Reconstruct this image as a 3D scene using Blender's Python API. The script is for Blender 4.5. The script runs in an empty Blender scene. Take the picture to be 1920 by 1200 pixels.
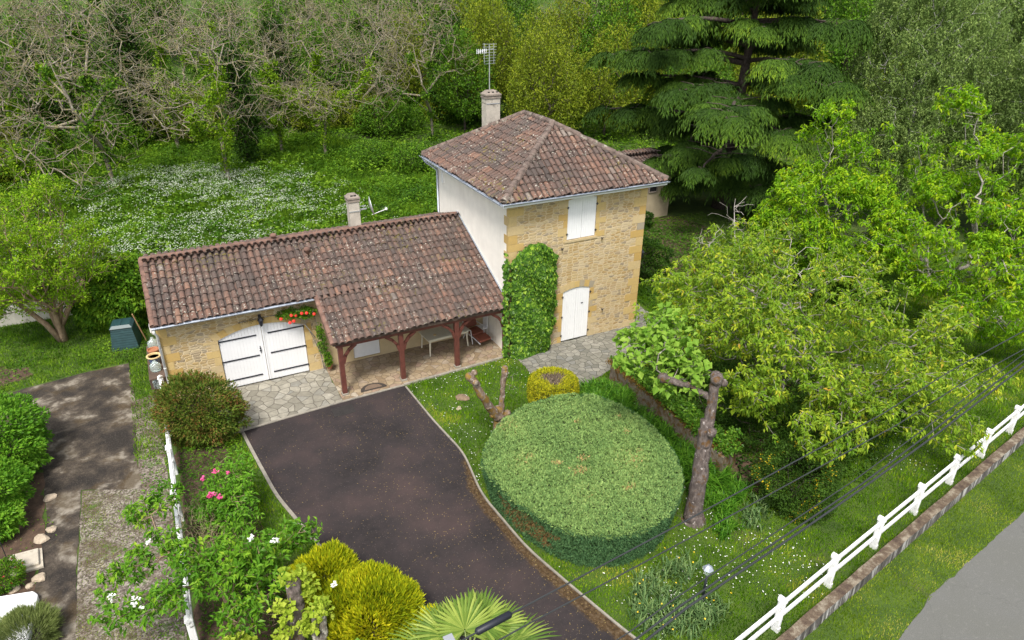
import bpy, bmesh, math, numpy as np
from mathutils import Vector, Matrix
from math import radians as R_, pi, sin, cos
SC = bpy.context.scene
COL = SC.collection
rng = np.random.default_rng(7)
# ------------------------------------------------------------------ camera
CAM = np.array([-10.381, -20.267, 12.957]); YAW, PITCH, ROLL, FPX = 0.480, 0.466, 0.011, 1299.4
fw = np.array([sin(YAW)*cos(PITCH), cos(YAW)*cos(PITCH), -sin(PITCH)])
r0 = np.array([cos(YAW), -sin(YAW), 0.0]); u0 = np.cross(r0, fw)
rt = cos(ROLL)*r0 + sin(ROLL)*u0; up = -sin(ROLL)*r0 + cos(ROLL)*u0
cd = bpy.data.cameras.new('camera'); co = bpy.data.objects.new('camera', cd); COL.objects.link(co)
co.matrix_world = Matrix(((rt[0], up[0], -fw[0], CAM[0]), (rt[1], up[1], -fw[1], CAM[1]), (rt[2], up[2], -fw[2], CAM[2]), (0, 0, 0, 1)))
cd.sensor_width = 36; cd.lens = FPX*36/1920; cd.clip_end = 2000; cd.clip_start = .05
SC.camera = co
# ------------------------------------------------------------------ sky, sun, exposure
SUN_EL, SUN_AZ = 58.0, 216.0          # azimuth clockwise from +Y
w = bpy.data.worlds.new('World'); SC.world = w; w.use_nodes = True
nt = w.node_tree; bg = nt.nodes['Background']
sky = nt.nodes.new('ShaderNodeTexSky'); sky.sky_type = 'NISHITA'; sky.sun_disc = False
sky.sun_elevation = R_(SUN_EL); sky.sun_rotation = R_(SUN_AZ); sky.air_density = 1.0; sky.dust_density = 3.0
hs = nt.nodes.new('ShaderNodeHueSaturation'); hs.inputs['Saturation'].default_value = .4
nt.links.new(sky.outputs[0], hs.inputs['Color']); nt.links.new(hs.outputs[0], bg.inputs[0]); bg.inputs[1].default_value = .115
sl = bpy.data.lights.new('sun', 'SUN'); sl.energy = 2.0; sl.angle = R_(14); sl.color = (1, .95, .88)
so = bpy.data.objects.new('sun', sl); COL.objects.link(so)
sd = Vector((sin(R_(SUN_AZ))*cos(R_(SUN_EL)), cos(R_(SUN_AZ))*cos(R_(SUN_EL)), sin(R_(SUN_EL))))
so.rotation_euler = sd.to_track_quat('Z', 'Y').to_euler()
vs = SC.view_settings; vs.view_transform = 'Standard'; vs.look = 'None'; vs.gamma = 1; vs.exposure = 1.05
# ------------------------------------------------------------------ helpers
def tag(o, label=None, cat=None, group=None, kind=None):
    if label: o['label'] = label
    if cat: o['category'] = cat
    if group: o['group'] = group
    if kind: o['kind'] = kind
    return o
def thing(name, label, cat, loc=(0, 0, 0), group=None):
    o = bpy.data.objects.new(name, None); COL.objects.link(o); o.location = loc; o.empty_display_size = .2
    return tag(o, label, cat, group)
def npmesh(name, V, F, mat, parent=None, attr=None, smooth=False, loc=None, mats=None, midx=None):
    """F: list of int arrays (n,3)/(n,4); V world coords; attr: dict name->per-face array"""
    V = np.asarray(V, np.float32).reshape(-1, 3)
    off = np.zeros(3, np.float32)
    if parent is not None: off = np.array(parent.location, np.float32)
    elif loc is not None: off = np.array(loc, np.float32)
    V = V - off
    if not isinstance(F, list): F = [F]
    F = [np.asarray(f, np.int32) for f in F if len(f)]
    me = bpy.data.meshes.new(name)
    me.vertices.add(len(V)); me.vertices.foreach_set('co', V.ravel())
    li = np.concatenate([f.ravel() for f in F]); me.loops.add(len(li)); me.loops.foreach_set('vertex_index', li)
    ls = []; c = 0
    for f in F:
        n, k = f.shape; ls.append(c + np.arange(n)*k); c += n*k
    ls = np.concatenate(ls).astype(np.int32)
    me.polygons.add(len(ls)); me.polygons.foreach_set('loop_start', ls)
    if midx is not None: me.polygons.foreach_set('material_index', np.asarray(midx, np.int32))
    me.update(calc_edges=True); me.validate()
    me.polygons.foreach_set('use_smooth', np.full(len(me.polygons), bool(smooth)))
    if attr:
        for k, a in attr.items():
            at = me.attributes.new(k, 'FLOAT', 'FACE'); at.data.foreach_set('value', np.asarray(a, np.float32))
    for m_ in (mats or [mat]): me.materials.append(m_)
    o = bpy.data.objects.new(name, me); COL.objects.link(o)
    if parent is not None: o.parent = parent
    elif loc is not None: o.location = loc
    return o
class MB:
    """collects shapes, builds one mesh"""
    def __init__(s): s.V = []; s.F = []; s.n = 0
    def add(s, V, F):
        V = [tuple(v) for v in V]
        s.V += V; s.F += [tuple(i+s.n for i in f) for f in F]; s.n += len(V)
        return s
    def box(s, x0, y0, z0, x1, y1, z1, M=None):
        V = [Vector(v) for v in ((x0,y0,z0),(x1,y0,z0),(x1,y1,z0),(x0,y1,z0),(x0,y0,z1),(x1,y0,z1),(x1,y1,z1),(x0,y1,z1))]
        if M is not None: V = [M @ v for v in V]
        return s.add(V, [(0,3,2,1),(4,5,6,7),(0,1,5,4),(1,2,6,5),(2,3,7,6),(3,0,4,7)])
    def beam(s, a, b, wd, ht, upv=(0,0,1)):
        a, b = Vector(a), Vector(b); d = (b-a).normalized(); u = Vector(upv)
        if abs(d.dot(u)) > .98: u = Vector((0,1,0))
        r = d.cross(u).normalized(); u = r.cross(d)
        V = [p + r*sx*wd/2 + u*sz*ht/2 for p in (a, b) for sx, sz in ((-1,-1),(1,-1),(1,1),(-1,1))]
        return s.add(V, [(0,1,2,3),(4,7,6,5),(0,4,5,1),(1,5,6,2),(2,6,7,3),(3,7,4,0)])
    def tube(s, pts, rad, k=8, caps=True):
        pts = [Vector(p) for p in pts]; n = len(pts)
        if not hasattr(rad, '__len__'): rad = [rad]*n
        V = []; prev = None
        for i, p in enumerate(pts):
            d = (pts[min(i+1, n-1)] - pts[max(i-1, 0)]).normalized()
            u = prev if prev is not None else (Vector((0,0,1)) if abs(d.z) < .9 else Vector((1,0,0)))
            r = d.cross(u).normalized(); u = r.cross(d).normalized(); prev = u
            V += [p + (r*cos(2*pi*j/k) + u*sin(2*pi*j/k))*rad[i] for j in range(k)]
        F = [(i*k+j, i*k+(j+1) % k, (i+1)*k+(j+1) % k, (i+1)*k+j) for i in range(n-1) for j in range(k)]
        if caps: F += [tuple(range(k))[::-1], tuple((n-1)*k+j for j in range(k))]
        return s.add(V, F)
    def lathe(s, c, prof, k=16, M=None):
        V = []
        for (r, z) in prof:
            for j in range(k):
                v = Vector((r*cos(2*pi*j/k), r*sin(2*pi*j/k), z))
                if M is not None: v = M @ v
                V.append(v + Vector(c))
        n = len(prof)
        F = [(i*k+j, i*k+(j+1) % k, (i+1)*k+(j+1) % k, (i+1)*k+j) for i in range(n-1) for j in range(k)]
        F += [tuple(range(k))[::-1], tuple((n-1)*k+j for j in range(k))]
        return s.add(V, F)
    def prism(s, poly, a, b, axis='y'):
        """extrude a 2-D outline (x,z) between y=a and y=b (axis y), (y,z) for axis x, (x,y) for axis z"""
        def P(p, t): return (p[0], t, p[1]) if axis == 'y' else (t, p[0], p[1]) if axis == 'x' else (p[0], p[1], t)
        n = len(poly); V = [P(p, a) for p in poly] + [P(p, b) for p in poly]
        F = [tuple(range(n))[::-1], tuple(range(n, 2*n))] + [(i, (i+1) % n, n+(i+1) % n, n+i) for i in range(n)]
        return s.add(V, F)
    def build(s, name, mat, parent=None, loc=None, smooth=False, bevel=0, attr=None):
        off = Vector(parent.location) if parent is not None and parent.parent is None else Vector((0,0,0))
        if parent is not None and parent.parent is not None: off = Vector(parent.parent.location) + Vector(parent.location)
        if parent is None and loc is not None: off = Vector(loc)
        me = bpy.data.meshes.new(name); me.from_pydata([tuple(Vector(v)-off) for v in s.V], [], s.F); me.validate()
        bm = bmesh.new(); bm.from_mesh(me); bmesh.ops.recalc_face_normals(bm, faces=bm.faces)
        if bevel: bmesh.ops.bevel(bm, geom=[e for e in bm.edges if e.calc_face_angle(0) > .6], offset=bevel, segments=1, affect='EDGES')
        bm.to_mesh(me); bm.free()
        if smooth:
            for p in me.polygons: p.use_smooth = True
        me.materials.append(mat)
        o = bpy.data.objects.new(name, me); COL.objects.link(o)
        if parent is not None: o.parent = parent
        elif loc is not None: o.location = loc
        return o
def nz(x, y, s=1.0, seed=0):
    """smooth value noise in about -1..1"""
    rr = np.random.default_rng(seed); out = 0
    for k in range(6):
        a = rr.uniform(0, 2*pi); f = s*rr.uniform(.6, 1.9); ph = rr.uniform(0, 6.28)
        out = out + np.sin((x*cos(a)+y*sin(a))*f + ph + 1.3*np.sin((y*cos(a)-x*sin(a))*f*.7+ph*2))
    return out/3.2
def inpoly(x, y, poly):
    c = np.zeros(x.shape, bool); n = len(poly)
    for i in range(n):
        x1, y1 = poly[i]; x2, y2 = poly[(i+1) % n]
        if y1 == y2: continue
        m = ((y1 > y) != (y2 > y)) & (x < (x2-x1)*(y-y1)/(y2-y1)+x1)
        c ^= m
    return c
def hill(x, y):
    d = np.maximum(0, (y - 52) + .25*(x))
    return .20*d*d/(d+12)
# ------------------------------------------------------------------ materials
MATS = {}
def newmat(name):
    m = bpy.data.materials.new(name); m.use_nodes = True; t = m.node_tree; t.nodes.clear()
    out = t.nodes.new('ShaderNodeOutputMaterial'); b = t.nodes.new('ShaderNodeBsdfPrincipled')
    t.links.new(b.outputs[0], out.inputs[0]); return m, t, b, out
def ramp(t, fac, stops, interp='LINEAR'):
    r = t.nodes.new('ShaderNodeValToRGB'); r.color_ramp.interpolation = interp
    els = r.color_ramp.elements
    while len(els) < len(stops): els.new(.5)
    for e, (p, c) in zip(els, stops): e.position = p; e.color = (*c, 1)
    if fac is not None: t.links.new(fac, r.inputs[0])
    return r.outputs[0]
def coords(t, scale=(1, 1, 1), kind='Object', rot=(0, 0, 0)):
    tc = t.nodes.new('ShaderNodeTexCoord'); mp = t.nodes.new('ShaderNodeMapping')
    mp.inputs['Scale'].default_value = scale; mp.inputs['Rotation'].default_value = rot
    t.links.new(tc.outputs[kind], mp.inputs[0]); return mp.outputs[0]
def noise(t, vec, scale, detail=4, rough=.55, dist=0):
    n = t.nodes.new('ShaderNodeTexNoise'); n.inputs['Scale'].default_value = scale; n.inputs['Detail'].default_value = detail
    n.inputs['Roughness'].default_value = rough; n.inputs['Distortion'].default_value = dist
    if vec is not None: t.links.new(vec, n.inputs['Vector'])
    return n.outputs['Fac']
def mixc(t, fac, a, b, mode='MIX'):
    m = t.nodes.new('ShaderNodeMix'); m.data_type = 'RGBA'; m.blend_type = mode
    for inp, v in ((m.inputs['Factor'], fac), (m.inputs['A'], a), (m.inputs['B'], b)):
        pass
    def put(sock, v):
        if isinstance(v, (int, float)): sock.default_value = v
        elif isinstance(v, tuple): sock.default_value = (*v, 1)
        else: t.links.new(v, sock)
    put(m.inputs[0], fac); put(m.inputs[6], a); put(m.inputs[7], b)
    return m.outputs[2]
def bump(t, b, h, strength=.5, dist=.02):
    n = t.nodes.new('ShaderNodeBump'); n.inputs['Strength'].default_value = strength; n.inputs['Distance'].default_value = dist
    t.links.new(h, n.inputs['Height']); t.links.new(n.outputs[0], b.inputs['Normal'])
def attrn(t, name):
    a = t.nodes.new('ShaderNodeAttribute'); a.attribute_name = name; return a.outputs['Fac']
def leafmat(name, stops, trans=.35, rough=.5, gain=(1.22, 1.2, .70)):
    stops = [(p, tuple(min(.9, c*g) for c, g in zip(col, gain))) for p, col in stops]
    m, t, b, out = newmat(name)
    c = ramp(t, attrn(t, 'rnd'), stops)
    t.links.new(c, b.inputs['Base Color']); b.inputs['Roughness'].default_value = rough
    b.inputs['Specular IOR Level'].default_value = .12
    tr = t.nodes.new('ShaderNodeBsdfTranslucent'); t.links.new(c, tr.inputs[0])
    mx = t.nodes.new('ShaderNodeMixShader'); mx.inputs[0].default_value = trans
    t.links.new(b.outputs[0], mx.inputs[1]); t.links.new(tr.outputs[0], mx.inputs[2]); t.links.new(mx.outputs[0], out.inputs[0])
    return m
def simple(name, col, rough=.6, metal=0, var=.15, scale=6, bumpy=0, col2=None, thr=.55):
    m, t, b, out = newmat(name); v = coords(t)
    n = noise(t, v, scale, 6, .6)
    lo = tuple(c*(1-var) for c in col); hi = tuple(min(1, c*(1+var)) for c in col)
    c = ramp(t, n, [(.3, lo), (.7, hi)])
    if col2: c = mixc(t, ramp(t, noise(t, v, scale*.7, 8, .7), [(thr, (0,0,0)), (thr+.1, (1,1,1))]), c, col2)
    t.links.new(c, b.inputs['Base Color']); b.inputs['Roughness'].default_value = rough; b.inputs['Metallic'].default_value = metal
    if bumpy: bump(t, b, noise(t, v, scale*5, 6), bumpy, .02)
    return m
def bark(name, c1, c2, c3, s=14, moss=None, lich=None, mt=.47, lt=.55):
    m, t, b, out = newmat(name); v = coords(t, (1, 1, .45))
    c = ramp(t, noise(t, v, s, 6, .65), [(.3, c1), (.5, c2), (.7, c3)])
    v2 = coords(t)
    if lich: c = mixc(t, ramp(t, noise(t, v2, 9, 4, .6), [(lt, (0,0,0)), (lt+.05, (1,1,1))]), c, lich)
    if moss: c = mixc(t, ramp(t, noise(t, v2, 3.5, 5, .65), [(mt, (0,0,0)), (mt+.09, (1,1,1))]), c, moss)
    t.links.new(c, b.inputs['Base Color']); b.inputs['Roughness'].default_value = .9
    bump(t, b, noise(t, v, s*1.6, 8, .7), .8, .03); return m
# stone wall
def stone_mat(name):
    m, t, b, out = newmat(name)
    tc = t.nodes.new('ShaderNodeTexCoord'); sp = t.nodes.new('ShaderNodeSeparateXYZ'); t.links.new(tc.outputs['Object'], sp.inputs[0])
    ad = t.nodes.new('ShaderNodeMath'); t.links.new(sp.outputs[0], ad.inputs[0]); t.links.new(sp.outputs[1], ad.inputs[1])
    cm = t.nodes.new('ShaderNodeCombineXYZ'); t.links.new(ad.outputs[0], cm.inputs[0]); t.links.new(sp.outputs[2], cm.inputs[1])
    wn = t.nodes.new('ShaderNodeTexNoise'); wn.inputs['Scale'].default_value = 3; t.links.new(cm.outputs[0], wn.inputs['Vector'])
    sb = t.nodes.new('ShaderNodeVectorMath'); sb.operation = 'MULTIPLY_ADD'; sb.inputs[1].default_value = (.12, .07, 0); t.links.new(wn.outputs['Color'], sb.inputs[0]); t.links.new(cm.outputs[0], sb.inputs[2])
    mp = t.nodes.new('ShaderNodeMapping'); mp.inputs['Scale'].default_value = (4.3, 10.5, 1); t.links.new(sb.outputs[0], mp.inputs[0])
    v1 = t.nodes.new('ShaderNodeTexVoronoi'); v1.voronoi_dimensions = '2D'; v1.inputs['Scale'].default_value = 1; v1.inputs['Randomness'].default_value = .72
    v2 = t.nodes.new('ShaderNodeTexVoronoi'); v2.voronoi_dimensions = '2D'; v2.feature = 'DISTANCE_TO_EDGE'; v2.inputs['Scale'].default_value = 1; v2.inputs['Randomness'].default_value = .72
    t.links.new(mp.outputs[0], v1.inputs['Vector']); t.links.new(mp.outputs[0], v2.inputs['Vector'])
    s1 = t.nodes.new('ShaderNodeSeparateColor'); t.links.new(v1.outputs['Color'], s1.inputs[0])
    c = ramp(t, s1.outputs[0], [(0, (.38,.25,.095)), (.3, (.46,.32,.13)), (.55, (.52,.39,.19)), (.75, (.57,.46,.28)), (.88, (.33,.25,.15)), (1, (.25,.21,.15))])
    c = mixc(t, ramp(t, noise(t, cm.outputs[0], 14, 6, .7), [(.35, (0,0,0)), (.75, (.5,.5,.5))]), c, (.36,.25,.12))
    mort = ramp(t, v2.outputs['Distance'], [(.03, (1,1,1)), (.14, (0,0,0))])
    c = mixc(t, mort, c, (.58,.46,.28))
    c = mixc(t, ramp(t, noise(t, cm.outputs[0], .9, 4, .6), [(.4, (0,0,0)), (.75, (.45,.45,.45))]), c, (.58,.49,.35))
    t.links.new(c, b.inputs['Base Color']); b.inputs['Roughness'].default_value = .9
    hh = t.nodes.new('ShaderNodeMath'); hh.operation = 'ADD'; t.links.new(ramp(t, v2.outputs['Distance'], [(0, (0,0,0)), (.16, (1,1,1))]), hh.inputs[0])
    t.links.new(noise(t, cm.outputs[0], 30, 5, .7), hh.inputs[1]); bump(t, b, hh.outputs[0], .6, .025)
    return m
M_stone = stone_mat('coursed_ochre_stone')
def facemat(name, stops, rough=.85, nscale=12, namt=.35, dark=(.3,.22,.12), bmp=.4):
    m, t, b, out = newmat(name); v = coords(t)
    c = ramp(t, attrn(t, 'rnd'), stops)
    c = mixc(t, ramp(t, noise(t, v, nscale, 6, .7), [(.4, (0,0,0)), (.8, (namt*2,)*3)]), c, dark)
    t.links.new(c, b.inputs['Base Color']); b.inputs['Roughness'].default_value = rough
    bump(t, b, noise(t, v, nscale*3, 6, .7), bmp, .015); return m
M_quoin = facemat('dressed_stone', [(0, (.48,.31,.09)), (.5, (.56,.40,.15)), (.85, (.54,.42,.23)), (1, (.32,.28,.21))], namt=.2)
M_plaster = simple('cream_render', (.84,.80,.72), .9, var=.06, scale=2, bumpy=.15)
def _streak(m):
    t = m.node_tree; b = [n for n in t.nodes if n.type == 'BSDF_PRINCIPLED'][0]; src = b.inputs['Base Color'].links[0].from_socket
    v = coords(t, (5, 5, .35)); c = mixc(t, ramp(t, noise(t, v, 1, 5, .6), [(.5, (0,0,0)), (.72, (.16,.16,.16))]), src, (.52,.48,.41)); t.links.new(c, b.inputs['Base Color'])
_streak(M_plaster)
M_ochre_render = simple('ochre_render', (.55,.43,.25), .9, var=.10, scale=2.5, bumpy=.2)
def tile_mat():
    m, t, b, out = newmat('canal_tile'); v = coords(t)
    c = ramp(t, attrn(t, 'rnd'), [(0, (.055,.042,.036)), (.22, (.095,.062,.050)), (.45, (.135,.078,.058)), (.65, (.165,.090,.064)), (.82, (.22,.115,.074)), (.93, (.26,.145,.095)), (1, (.22,.18,.15))])
    c = mixc(t, ramp(t, noise(t, v, 1.1, 5, .6), [(.35, (0,0,0)), (.65, (.75,.75,.75))]), c, (.092,.073,.064))
    c = mixc(t, ramp(t, noise(t, v, 9, 7, .75), [(.50, (0,0,0)), (.62, (.6,.6,.6))]), c, (.062,.052,.045))
    mul = t.nodes.new('ShaderNodeMath'); mul.operation = 'MULTIPLY'
    t.links.new(ramp(t, noise(t, v, 13, 3, .5), [(.62, (0,0,0)), (.645, (1,1,1))]), mul.inputs[0]); t.links.new(ramp(t, noise(t, v, .9, 3, .5), [(.40, (.1,.1,.1)), (.6, (1,1,1))]), mul.inputs[1])
    c = mixc(t, mul.outputs[0], c, (.36,.34,.28))
    mul2 = t.nodes.new('ShaderNodeMath'); mul2.operation = 'MULTIPLY'
    t.links.new(ramp(t, noise(t, v, 7, 4, .6), [(.57, (0,0,0)), (.62, (.9,.9,.9))]), mul2.inputs[0]); t.links.new(ramp(t, noise(t, v, .55, 2, .5), [(.52, (0,0,0)), (.62, (1,1,1))]), mul2.inputs[1])
    c = mixc(t, mul2.outputs[0], c, (.16,.13,.03))
    t.links.new(c, b.inputs['Base Color']); b.inputs['Roughness'].default_value = .88
    bump(t, b, noise(t, v, 40, 5, .7), .35, .01); return m
M_tile = tile_mat()
M_ridge = simple('ridge_tile_mortar', (.13,.095,.078), .9, var=.5, scale=5, bumpy=.6, col2=(.30,.27,.22), thr=.55)
M_zinc = simple('zinc', (.42,.46,.52), .45, .55, var=.12, scale=4)
M_white = simple('white_paint', (.80,.80,.80), .5, var=.03, scale=3)
M_whiteold = simple('peeling_white_paint', (.80,.80,.79), .7, var=.08, scale=9, col2=(.25,.24,.21), thr=.60, bumpy=.2)
M_iron = simple('black_iron', (.012,.014,.022), .5, var=.2)
M_wood = simple('red_brown_wood', (.115,.036,.026), .55, var=.25, scale=7, bumpy=.15)
M_deck = simple('old_boarding', (.09,.06,.045), .9, var=.3, scale=4)
M_conc = simple('weathered_concrete', (.27,.245,.20), .9, var=.2, scale=5, bumpy=.4, col2=(.16,.15,.13), thr=.56)
M_chim = simple('chimney_render', (.43,.39,.33), .9, var=.15, scale=4, bumpy=.3, col2=(.20,.18,.15), thr=.56)
M_chimcap = simple('chimney_cap', (.24,.20,.165), .9, var=.25, scale=7, bumpy=.4)
M_dark = simple('dark_void', (.01,.01,.01), 1, var=.1)
M_alu = simple('aluminium', (.62,.63,.65), .35, .7, var=.08)
M_plasticw = simple('cream_plastic', (.66,.62,.50), .4, var=.04)
M_cushion = simple('brown_cushion', (.20,.060,.036), .55, var=.15, scale=5, bumpy=.1)
M_compost = simple('dark_green_plastic', (.020,.055,.060), .45, var=.2)
M_terra = simple('terracotta', (.38,.16,.08), .8, var=.2)
M_blue = simple('blue_glaze', (.10,.14,.24), .3, var=.2)
M_cream = simple('cream_glaze', (.66,.50,.25), .4, var=.1)
def glassmat(name, col):
    m, t, b, out = newmat(name); b.inputs['Base Color'].default_value = (*col, 1); b.inputs['Roughness'].default_value = .06
    b.inputs['Transmission Weight'].default_value = .75; return m
M_glass = glassmat('clear_green_glass', (.72,.82,.78))
M_cable = simple('black_cable', (.025,.028,.03), .6, var=.1)
M_rubber = simple('doormat_coir', (.045,.035,.028), .95, var=.3, scale=30)
M_flowerR = simple('red_petal', (.75,.035,.02), .5, var=.2)
M_flowerP = simple('pink_petal', (.75,.10,.30), .5, var=.2)
M_flowerW = simple('white_petal', (.85,.85,.80), .5, var=.05)
M_flowerY = simple('yellow_petal', (.80,.55,.02), .5, var=.1)
# ground-type materials
def ground_mat():
    m, t, b, out = newmat('grassland'); v = coords(t)
    c = ramp(t, noise(t, v, 1.3, 8, .7), [(.3, (.028,.060,.005)), (.5, (.06,.11,.007)), (.7, (.10,.155,.012))])
    c = mixc(t, ramp(t, noise(t, v, .35, 6, .65), [(.58, (0,0,0)), (.70, (.8,.8,.8))]), c, (.12,.10,.045))
    c = mixc(t, ramp(t, noise(t, v, 25, 4, .7), [(.4, (0,0,0)), (.7, (.6,.6,.6))]), c, (.02,.045,.008))
    t.links.new(c, b.inputs['Base Color']); b.inputs['Roughness'].default_value = .95
    bump(t, b, noise(t, v, 30, 5), .7, .05); return m
M_ground = ground_mat()
def drive_mat():
    m, t, b, out = newmat('purple_tarmac'); v = coords(t)
    c = ramp(t, noise(t, v, .45, 5, .6), [(.35, (.020,.018,.0185)), (.5, (.034,.028,.0285)), (.66, (.060,.042,.040))])
    c = mixc(t, ramp(t, noise(t, v, 3.0, 7, .7), [(.42, (0,0,0)), (.7, (.55,.55,.55))]), c, (.042,.033,.031))
    vo = t.nodes.new('ShaderNodeTexVoronoi'); vo.inputs['Scale'].default_value = 26; t.links.new(v, vo.inputs['Vector'])
    s1 = t.nodes.new('ShaderNodeSeparateColor'); t.links.new(vo.outputs['Color'], s1.inputs[0])
    mu = t.nodes.new('ShaderNodeMath'); mu.operation = 'MULTIPLY'
    t.links.new(ramp(t, vo.outputs['Distance'], [(.16, (1,1,1)), (.24, (0,0,0))]), mu.inputs[0]); t.links.new(ramp(t, s1.outputs[0], [(.74, (0,0,0)), (.82, (1,1,1))]), mu.inputs[1])
    c = mixc(t, mu.outputs[0], c, (.12,.10,.085))
    c = mixc(t, ramp(t, noise(t, v, 55, 3, .6), [(.6, (0,0,0)), (.75, (.5,.5,.5))]), c, (.09,.075,.068))
    ms = attrn(t, 'moss')
    ad = t.nodes.new('ShaderNodeMath'); ad.operation = 'ADD'; t.links.new(ms, ad.inputs[0]); 
    sc = t.nodes.new('ShaderNodeMath'); sc.operation = 'MULTIPLY_ADD'; sc.inputs[1].default_value = 1.3; sc.inputs[2].default_value = -.65
    t.links.new(noise(t, v, 2.2, 7, .7), sc.inputs[0]); t.links.new(sc.outputs[0], ad.inputs[1])
    c = mixc(t, ramp(t, ad.outputs[0], [(.45, (0,0,0)), (.75, (.9,.9,.9))]), c, ramp(t, noise(t, v, 12, 5, .7), [(.35, (.030,.019,.010)), (.5, (.075,.045,.018)), (.7, (.13,.095,.06))]))
    t.links.new(c, b.inputs['Base Color']); b.inputs['Roughness'].default_value = .95; b.inputs['Specular IOR Level'].default_value = .2
    bump(t, b, noise(t, v, 70, 4, .7), .5, .008); return m
M_drive = drive_mat()
def paving_mat(name, stops, joint, scale=2.2):
    m, t, b, out = newmat(name); v = coords(t)
    wn = t.nodes.new('ShaderNodeTexNoise'); wn.inputs['Scale'].default_value = 2; t.links.new(v, wn.inputs['Vector'])
    sb = t.nodes.new('ShaderNodeVectorMath'); sb.operation = 'MULTIPLY_ADD'; sb.inputs[1].default_value = (.16, .16, 0); t.links.new(wn.outputs['Color'], sb.inputs[0]); t.links.new(v, sb.inputs[2])
    def vor(feat):
        q = t.nodes.new('ShaderNodeTexVoronoi'); q.voronoi_dimensions = '2D'; q.feature = feat; q.inputs['Scale'].default_value = scale; t.links.new(sb.outputs[0], q.inputs['Vector']); return q
    a, e = vor('F1'), vor('DISTANCE_TO_EDGE')
    s1 = t.nodes.new('ShaderNodeSeparateColor'); t.links.new(a.outputs['Color'], s1.inputs[0])
    c = ramp(t, s1.outputs[0], stops)
    c = mixc(t, ramp(t, noise(t, v, 5, 7, .7), [(.4, (0,0,0)), (.72, (.6,.6,.6))]), c, tuple(q*.5 for q in stops[0][1]))
    c = mixc(t, ramp(t, noise(t, v, 1.1, 6, .65), [(.48, (0,0,0)), (.62, (.4,.4,.4))]), c, tuple(q*.62 for q in stops[1][1]))
    c = mixc(t, ramp(t, e.outputs['Distance'], [(.016, (1,1,1)), (.045, (0,0,0))]), c, tuple(q*.6 for q in joint))
    t.links.new(c, b.inputs['Base Color']); b.inputs['Roughness'].default_value = .85
    bump(t, b, ramp(t, e.outputs['Distance'], [(0, (0,0,0)), (.05, (1,1,1))]), .6, .02); return m
M_paveA = paving_mat('cream_crazy_paving', [(0, (.20,.185,.145)), (.4, (.285,.265,.21)), (.75, (.38,.355,.29)), (1, (.24,.235,.205))], (.15,.13,.10), 3.2)
M_paveB = paving_mat('buff_crazy_paving', [(0, (.24,.17,.10)), (.35, (.33,.25,.15)), (.6, (.38,.30,.20)), (.85, (.31,.21,.15)), (1, (.44,.38,.29))], (.22,.16,.10), 4.2)
M_paveC = paving_mat('grey_crazy_paving', [(0, (.15,.145,.12)), (.4, (.22,.21,.17)), (.8, (.29,.275,.23)), (1, (.19,.19,.17))], (.08,.075,.06), 4.0)
def yard_mat():
    m, t, b, out = newmat('mossy_concrete'); v = coords(t)
    c = ramp(t, noise(t, v, .75, 10, .66, .2), [(.42, (.016,.012,.009)), (.495, (.045,.034,.024)), (.535, (.085,.068,.05)), (.60, (.25,.22,.175))])
    c = mixc(t, ramp(t, noise(t, v, .8, 6, .65), [(.52, (0,0,0)), (.62, (.75,.75,.75))]), c, (.055,.034,.011))
    c = mixc(t, ramp(t, noise(t, v, 22, 5, .75), [(.52, (0,0,0)), (.7, (.45,.45,.45))]), c, (.17,.14,.115))
    c = mixc(t, ramp(t, noise(t, v, 2.3, 7, .7), [(.60, (0,0,0)), (.68, (.9,.9,.9))]), c, (.04,.035,.026))
    t.links.new(c, b.inputs['Base Color']); b.inputs['Roughness'].default_value = .9
    bump(t, b, noise(t, v, 28, 6, .7), .6, .02); return m
M_yard = yard_mat()
def gravel_mat():
    m, t, b, out = newmat('gravel'); v = coords(t)
    vo = t.nodes.new('ShaderNodeTexVoronoi'); vo.inputs['Scale'].default_value = 24; t.links.new(v, vo.inputs['Vector'])
    s1 = t.nodes.new('ShaderNodeSeparateColor'); t.links.new(vo.outputs['Color'], s1.inputs[0])
    c = ramp(t, s1.outputs[0], [(0, (.06,.047,.035)), (.5, (.15,.125,.10)), (1, (.33,.29,.245))])
    c = mixc(t, ramp(t, noise(t, v, 1.1, 7, .7), [(.45, (0,0,0)), (.6, (.8,.8,.8))]), c, (.075,.050,.028))
    c = mixc(t, ramp(t, noise(t, v, 1.6, 6, .7), [(.56, (0,0,0)), (.64, (.85,.85,.85))]), c, (.07,.12,.02))
    t.links.new(c, b.inputs['Base Color']); b.inputs['Roughness'].default_value = .95
    bump(t, b, vo.outputs['Distance'], .35, .008); return m
M_gravel = gravel_mat()
M_soil = simple('bed_soil', (.075,.045,.028), .95, var=.5, scale=5, bumpy=.8, col2=(.20,.14,.09), thr=.6)
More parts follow.
